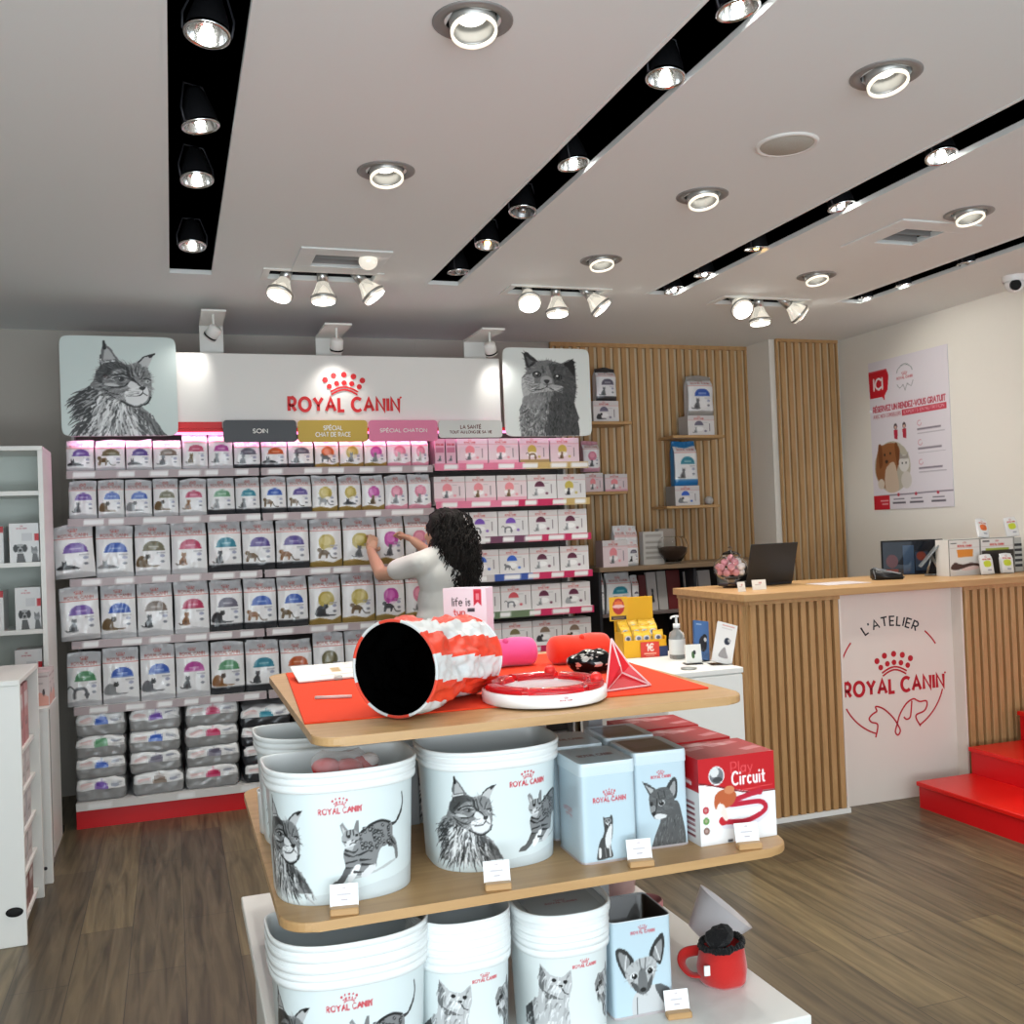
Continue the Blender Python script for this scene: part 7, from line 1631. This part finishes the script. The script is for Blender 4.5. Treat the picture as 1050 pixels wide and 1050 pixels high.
for z, h, col in ((.70, .24, (.76, .52, .52)), (.54, .13, (.80, .76, .76)), (.38, .13, (.76, .74, .75)), (.22, .12, (.80, .78, .78)), (.05, .14, (.55, .40, .38))):
    for y in (4.30, 4.44, 4.58):
        k += 1; w_ = ['top', 'second', 'third', 'fourth', 'lowest'][[.70, .54, .38, .22, .05].index(z)]
        c = Cv(14, 14, col, 40, 40, ss=2); c.rect(4, 6, 36, 14, (.86, .84, .84), .8); c.rect(8, 24, 32, 28, tuple(v*.7 for v in col), .7)
        o = link('small_carton', carton('small_carton', .12, .115, h, {'right': c, 'front': c}, col, nx=14, ny=14, nz=14), None, None, (c1x-.09, y, z)); tag(o, f'{"rose" if z in (.7, .05) else "pale"} carton in the {w_} row of the side cabinet, {["nearest", "middle", "farthest"][[4.30, 4.44, 4.58].index(y)]} one', 'box', 'small cartons in the side cabinet')
for k, (dx, dz) in enumerate(((0, 0), (0, .14))):
    c = Cv(24, 34, (.84, .80, .80), 60, 80, ss=2); c.rect(4, 10, 50, 14, (.6, .4, .4), .6); c.poly([(4, 60), (30, 50), (56, 62), (56, 78), (4, 78)], (.84, .55, .52)); c.rect(6, 24, 50, 26, (.6, .58, .58), .5)
    o = link('pouch_box', carton('pouch_box', .14, .12, .135, {'front': c, 'right': c}, (.82, .78, .78), nx=24, ny=12, nz=34), None, None, (-.75, 4.40, c1z+dz)); tag(o, f'pinkish grey printed box on the side cabinet, {["lower", "upper"][k]} of two at the frame edge', 'box', 'boxes on the side cabinet')
# second cabinet behind
c2z = at(50, 725, Y=4.92).z; c2x = -.545
t = thing('narrow_cabinet', 'lower white narrow cabinet behind the side cabinet at left', 'cabinet')
bm = BM(); box(bm, -1.2, c2x, 4.90, 4.925, 0, c2z-.015, .002); link('end_panel', bm, M_white, t)
bm = BM(); box(bm, -1.2, c2x+.0, 4.90, 5.24, c2z-.015, c2z, .002); link('top', bm, M_white, t)
bm = BM(); box(bm, -1.2, c2x-.03, 4.93, 5.235, 0, c2z-.02, .002); link('carcass', bm, mat('grey_laminate', rgb('9C9B99'), .5), t)
bm = BM(); box(bm, c2x-.028, c2x-.02, 5.0, 5.1, .40, .55); link('hinge', bm, M_black, t)
bm = BM(); cyl(bm, (c2x-.03, 4.898, .07), (c2x-.03, 4.9, .07), .008, n=12); cyl(bm, (c2x-.06, 4.898, c2z-.05), (c2x-.06, 4.9, c2z-.05), .008, n=12); link('screw_cap', bm, M_dark, t)
for k in range(2):
    c = Cv(26, 34, (.84, .79, .78), 60, 80, ss=2); c.rect(4, 8, 56, 12, (.62, .5, .5), .6); c.rect(10, 24, 40, 27, (.6, .55, .55), .6); c.poly([(2, 56), (30, 48), (58, 58), (58, 80), (2, 80)], (.86, .62, .56)); c.ell(42, 48, 4, 8, (.3, .25, .25))
    a, b_ = at(31, 700, Y=4.97).x, at(50, 700, Y=4.97).x; o = link('pouch_box', carton('pouch_box', b_-a, .11, at(40, 690, Y=4.97).z-c2z, {'front': c, 'right': c}, (.80, .72, .72), nx=26, ny=12, nz=34), None, None, ((a+b_)/2-.0-k*.002, 5.03+k*.125, c2z)); tag(o, f'pale salmon printed box on the narrow cabinet, {["front", "back"][k]} one', 'box', 'boxes on the narrow cabinet')
# stepladder like white leaning panel
t = thing('folded_ladder', 'thin white folded panel with grey hinge leaning between bookcase and shelving', 'ladder', (-.60, 5.72, 0))
bm = BM(); box(bm, -.012, .012, 0, .03, 0, .66, .002); bmesh.ops.rotate(bm, verts=bm.verts, matrix=Matrix.Rotation(math.radians(-4), 3, 'Y')); link('rail', bm, M_white, t, (.0, 0, .0))
bm = BM(); box(bm, -.015, .02, .0, .04, .30, .42, .002); link('white_plate', bm, M_white, t, (-.01, -.008, -.22)); bm = BM(); box(bm, -.03, .02, .0, .05, .60, .66, .003); link('hinge', bm, M_steel, t, (-.045, 0, .0)); bm = BM(); box(bm, -.02, .02, -.01, .05, 0, .03, .002); link('foot', bm, M_black, t)
# ================================================================== THE WOMAN AT THE SHELVES
def fuse(name, bm, voxel, m, parent, smooth_it=4, disp=None):
    me = bpy.data.meshes.new(name); bm.to_mesh(me); bm.free()
    o = bpy.data.objects.new(name, me); COL.objects.link(o)
    md = o.modifiers.new('r', 'REMESH'); md.mode = 'VOXEL'; md.voxel_size = voxel; md.use_smooth_shade = True
    if smooth_it: s = o.modifiers.new('s', 'SMOOTH'); s.iterations = smooth_it; s.factor = .5
    dg = bpy.context.evaluated_depsgraph_get(); me2 = bpy.data.meshes.new_from_object(o.evaluated_get(dg)); me2.name = name
    bpy.data.objects.remove(o); bpy.data.meshes.remove(me)
    if disp:
        for v in me2.vertices: v.co = disp(v.co)
    me2.materials.clear(); me2.materials.append(m)
    for p in me2.polygons: p.use_smooth = True
    o = bpy.data.objects.new(name, me2); COL.objects.link(o); o.parent = parent
    return o
def limb(bm, pts, rad, n=14, flat=(1., 1.)):
    P = smoothpath(pts, 5); R = []
    for i in range(len(rad)-1):
        for k in range(5): R.append(rad[i]+(rad[i+1]-rad[i])*k/5)
    R.append(rad[-1]); tube(bm, P, R, n, True, flat)
    ball(bm, pts[0], rad[0], n=2); ball(bm, pts[-1], rad[-1], n=2)
CX_, CY_ = 1.375, 5.20           # where she stands
ROT = math.radians(30)            # turned to her left
root = thing('person', 'person with long dark curly hair and white t-shirt reaching to the packs, seen from behind', 'person', (CX_, CY_, 0), ROT)
Ri = Matrix.Rotation(-ROT, 3, 'Z')
def L(x, y, z): return Ri @ (Vector((x, y, z))-Vector((CX_, CY_, 0)))     # world -> her frame
skin = mat('skin', rgb('C79A80'), .5); nt = skin.node_tree; skin.node_tree.nodes['Principled BSDF'].inputs['Subsurface Weight'].default_value = .08
bm = BM()
# her frame: x = right, y = forward (towards the shelves), z up
limb(bm, [(-.085, 0, .90), (-.09, .01, .50), (-.088, -.01, .09)], [.082, .058, .040]); limb(bm, [(.085, 0, .90), (.10, -.02, .50), (.095, -.05, .09)], [.082, .058, .040])
for s, yy in ((-.088, -.01), (.095, -.05)): limb(bm, [(s, yy-.03, .05), (s, yy+.06, .035), (s, yy+.14, .025)], [.036, .036, .026])
ball(bm, (0, 0, .93), .15, 1.05, .78, .85, 3); ball(bm, (0, .0, 1.10), .125, 1.0, .75, 1.3, 3); ball(bm, (0, -.01, 1.26), .155, 1.05, .68, .85, 3)
limb(bm, [(-.165, -.01, 1.335), (0, -.02, 1.36), (.165, -.01, 1.335)], [.052, .06, .052])
HX, HY, HZ = .03, .035, 1.502
limb(bm, [(0, -.015, 1.33), (.012, .01, 1.42), (HX, HY, 1.47)], [.062, .052, .05])
# head, face turned forward
ball(bm, (HX, HY-.015, HZ+.01), .084, .90, 1.12, 1.12, 3); ball(bm, (HX, HY+.035, HZ-.055), .055, .95, 1, 1.05, 3); ball(bm, (HX, HY+.072, HZ-.088), .022, 1.1, .9, .8, 2)
limb(bm, [(HX, HY+.082, HZ+.008), (HX, HY+.098, HZ-.012), (HX, HY+.108, HZ-.030)], [.007, .009, .012]); ball(bm, (HX, HY+.094, HZ-.034), .012, 1.4, .7, .7, 2)
ball(bm, (HX, HY+.086, HZ-.057), .014, 1.5, .6, .45, 2); ball(bm, (HX, HY+.084, HZ-.067), .014, 1.4, .6, .5, 2)
for s in (-1, 1):
    ball(bm, (HX+s*.040, HY+.062, HZ-.03), .024, .9, .8, .9, 2); ball(bm, (HX+s*.078, HY-.005, HZ-.02), .024, .3, .75, 1.2, 2); ball(bm, (HX+s*.030, HY+.076, HZ+.018), .016, 1.5, .5, .5, 2)
# arms: left reaches far left, right in front of the face
WL, WR = L(1.075, 5.655, 1.40), L(1.315, 5.60, 1.45)
SLh, SRh = Vector((-.17, -.01, 1.335)), Vector((.17, -.005, 1.335))
EL, ER = L(1.075, 5.38, 1.275), L(1.50, 5.50, 1.27)
limb(bm, [SLh, (SLh+EL)/2+Vector((0, 0, -.012)), EL], [.048, .043, .036]); limb(bm, [EL, EL.lerp(WL, .4), WL], [.037, .036, .024])
limb(bm, [SRh, (SRh+ER)/2+Vector((0, 0, -.012)), ER], [.048, .043, .036]); limb(bm, [ER, ER.lerp(WR, .4), WR], [.037, .036, .024])
def hand(bm, W_, fwd, up, s):
    """palm then four fingers and a thumb; fwd: direction of the fingers, up: back of the hand"""
    f = fwd.normalized(); sd = f.cross(up).normalized()*s; u = sd.cross(f).normalized()*s
    tube(bm, [W_, W_+f*.03, W_+f*.075], [.024, .034, .036], 12, True, (1., .42) if abs(f.z) < .8 else (1., .42))
    for k, (o_, ln) in enumerate(((.028, .064), (.010, .072), (-.009, .068), (-.027, .054))):
        a = W_+f*.070+sd*o_*.95; b_ = a+f*ln*.5+u*.004; c_ = b_+f*ln*.38-u*.014; d = c_+f*ln*.22-u*.020
        limb(bm, [a-f*.02, b_, c_, d], [.0095, .0088, .0078, .0068], 8)
    a = W_+f*.022+sd*.026; limb(bm, [a, a+f*.024+sd*.026-u*.006, a+f*.05+sd*.032-u*.016], [.0115, .010, .0085], 8)
hand(bm, WL, L(1.105, 5.74, 1.49)-WL, Vector((-.2, -.9, .3)), 1)
hand(bm, WR, L(1.265, 5.70, 1.49)-WR, Vector((.3, -.8, .5)), -1)
fuse('body', bm, .0055, skin, root, 3)
# eyes, brows, lips
for nm, m_, sz_ in (('eye', mat('eye_white', rgb('E8E2DC'), .2), .0125),):
    for s in (-1, 1):
        bm = BM(); ball(bm, (HX+s*.031, HY+.071, HZ+.002), sz_, 1.1, .75, .75, 2); e = link('eye', smooth(bm), m_, root)
        bm = BM(); ball(bm, (HX+s*.031, HY+.0795, HZ+.002), .0055, 1, .5, 1, 2); link('iris', smooth(bm), mat('iris_brown', rgb('2E1C12'), .2), e)
bm = BM(); ball(bm, (HX, HY+.096, HZ-.058), .012, 1.5, .4, .35, 2); ball(bm, (HX, HY+.094, HZ-.066), .012, 1.35, .4, .4, 2); link('lips', smooth(bm), mat('lip_rose', rgb('A8605A'), .4), root)
# t-shirt
bm = BM()
ball(bm, (0, 0, 1.02), .158, 1.08, .84, 1.0, 3); ball(bm, (0, .0, 1.12), .146, 1.08, .86, 1.3, 3); ball(bm, (0, -.008, 1.262), .170, 1.06, .72, .82, 3)
limb(bm, [(-.165, -.01, 1.335), (0, -.02, 1.362), (.165, -.01, 1.335)], [.064, .072, .064])
limb(bm, [(0, -.02, 1.34), (.003, -.008, 1.395)], [.075, .066])
limb(bm, [SLh, SLh.lerp(EL, .55)], [.066, .060]); limb(bm, [SRh, SRh.lerp(ER, .55)], [.066, .060])
def fold(co):
    k = noise.noise(Vector((co.x*9, co.y*9, co.z*4)))*.010+noise.noise(Vector((co.x*6+co.z*16, co.y*8, co.z*9)))*.006
    d = Vector((co.x, co.y, 0)); 
    return co+d.normalized()*k if d.length > .02 else co
sh = fuse('t_shirt', bm, .010, mat('white_cotton', rgb('DEDEDA'), .9, bump=(500, .1)), root, 3, fold)
# cut the sleeve and neck openings stay closed against the skin; trousers and shoes
bm = BM(); ball(bm, (0, 0, .92), .165, 1.05, .82, .78, 3)
limb(bm, [(-.088, 0, .88), (-.092, .01, .50), (-.090, -.01, .10)], [.096, .072, .058]); limb(bm, [(.088, 0, .88), (.102, -.02, .50), (.097, -.05, .10)], [.096, .072, .058])
fuse('trousers', bm, .010, mat('dark_denim', rgb('23262E'), .85, bump=(300, .2)), root, 3)
for s, yy in ((-.088, -.01), (.095, -.05)):
    bm = BM(); limb(bm, [(s, yy-.04, .045), (s, yy+.06, .042), (s, yy+.15, .030)], [.042, .045, .034])
    for v in bm.verts: v.co.z = max(.003, v.co.z)
    fuse('shoe', bm, .008, mat('shoe_black', rgb('1A1A1C'), .5), root, 2)
# hair: full mass with curls
bm = BM()
hx, hy, hz = HX, HY-.03, HZ
ball(bm, (hx, hy-.01, hz+.025), .104, .98, 1.08, .95, 3); ball(bm, (hx+.01, hy-.055, hz-.05), .112, 1.08, .85, 1.05, 3); ball(bm, (hx+.02, hy-.075, hz-.14), .118, 1.12, .78, 1.1, 3); ball(bm, (hx+.03, hy-.080, hz-.235), .100, 1.15, .70, 1.0, 3); ball(bm, (hx+.03, hy-.078, hz-.31), .07, 1.2, .6, .9, 3)
ball(bm, (hx-.05, hy-.02, hz-.07), .055, .9, 1.0, 1.3, 2); ball(bm, (hx+.09, hy-.01, hz-.10), .062, .8, 1.0, 1.6, 2)
def curlmass(co):
    n_ = noise.noise_vector(co*22)*.016+noise.noise_vector(co*60)*.006
    return co+n_
hair_m = mat('black_brown_hair', rgb('15100E'), .8, bump=(160, .8, .004))
hr = fuse('hair', bm, .007, hair_m, root, 2, curlmass)
rs = random.Random(11); bm = BM()
for k in range(330):
    a = rs.uniform(PI*.98, PI*2.02) if rs.random() < .75 else rs.uniform(0, 2*PI)
    t0 = rs.uniform(0, 1); z0 = hz+.10-.36*t0; wr = .085+.045*math.sin(PI*min(1, t0*1.15))
    c0 = Vector((hx+.008+.02*t0+wr*math.cos(a), hy-.04-.035*t0+wr*.86*math.sin(a), z0))
    if c0.y > hy+.06 and z0 < hz+.05: continue
    ln = rs.uniform(.06, .16); out = Vector((math.cos(a), math.sin(a), 0)); side = Vector((-out.y, out.x, 0)); ph = rs.uniform(0, 6); cr_ = rs.uniform(.006, .013); fr_ = rs.uniform(28, 48)
    pts = []
    for q in range(15):
        s = q/14*ln; pts.append(c0+Vector((0, 0, -s))+out*(.006+.012*math.sin(q/14*2.2)+cr_*math.sin(fr_*s*2+ph))+side*cr_*math.cos(fr_*s*2+ph))
    tube(bm, pts, [rs.uniform(.0028, .0048)*(1-.6*q/14) for q in range(15)], 5)
link('curls', bm, hair_m, hr)
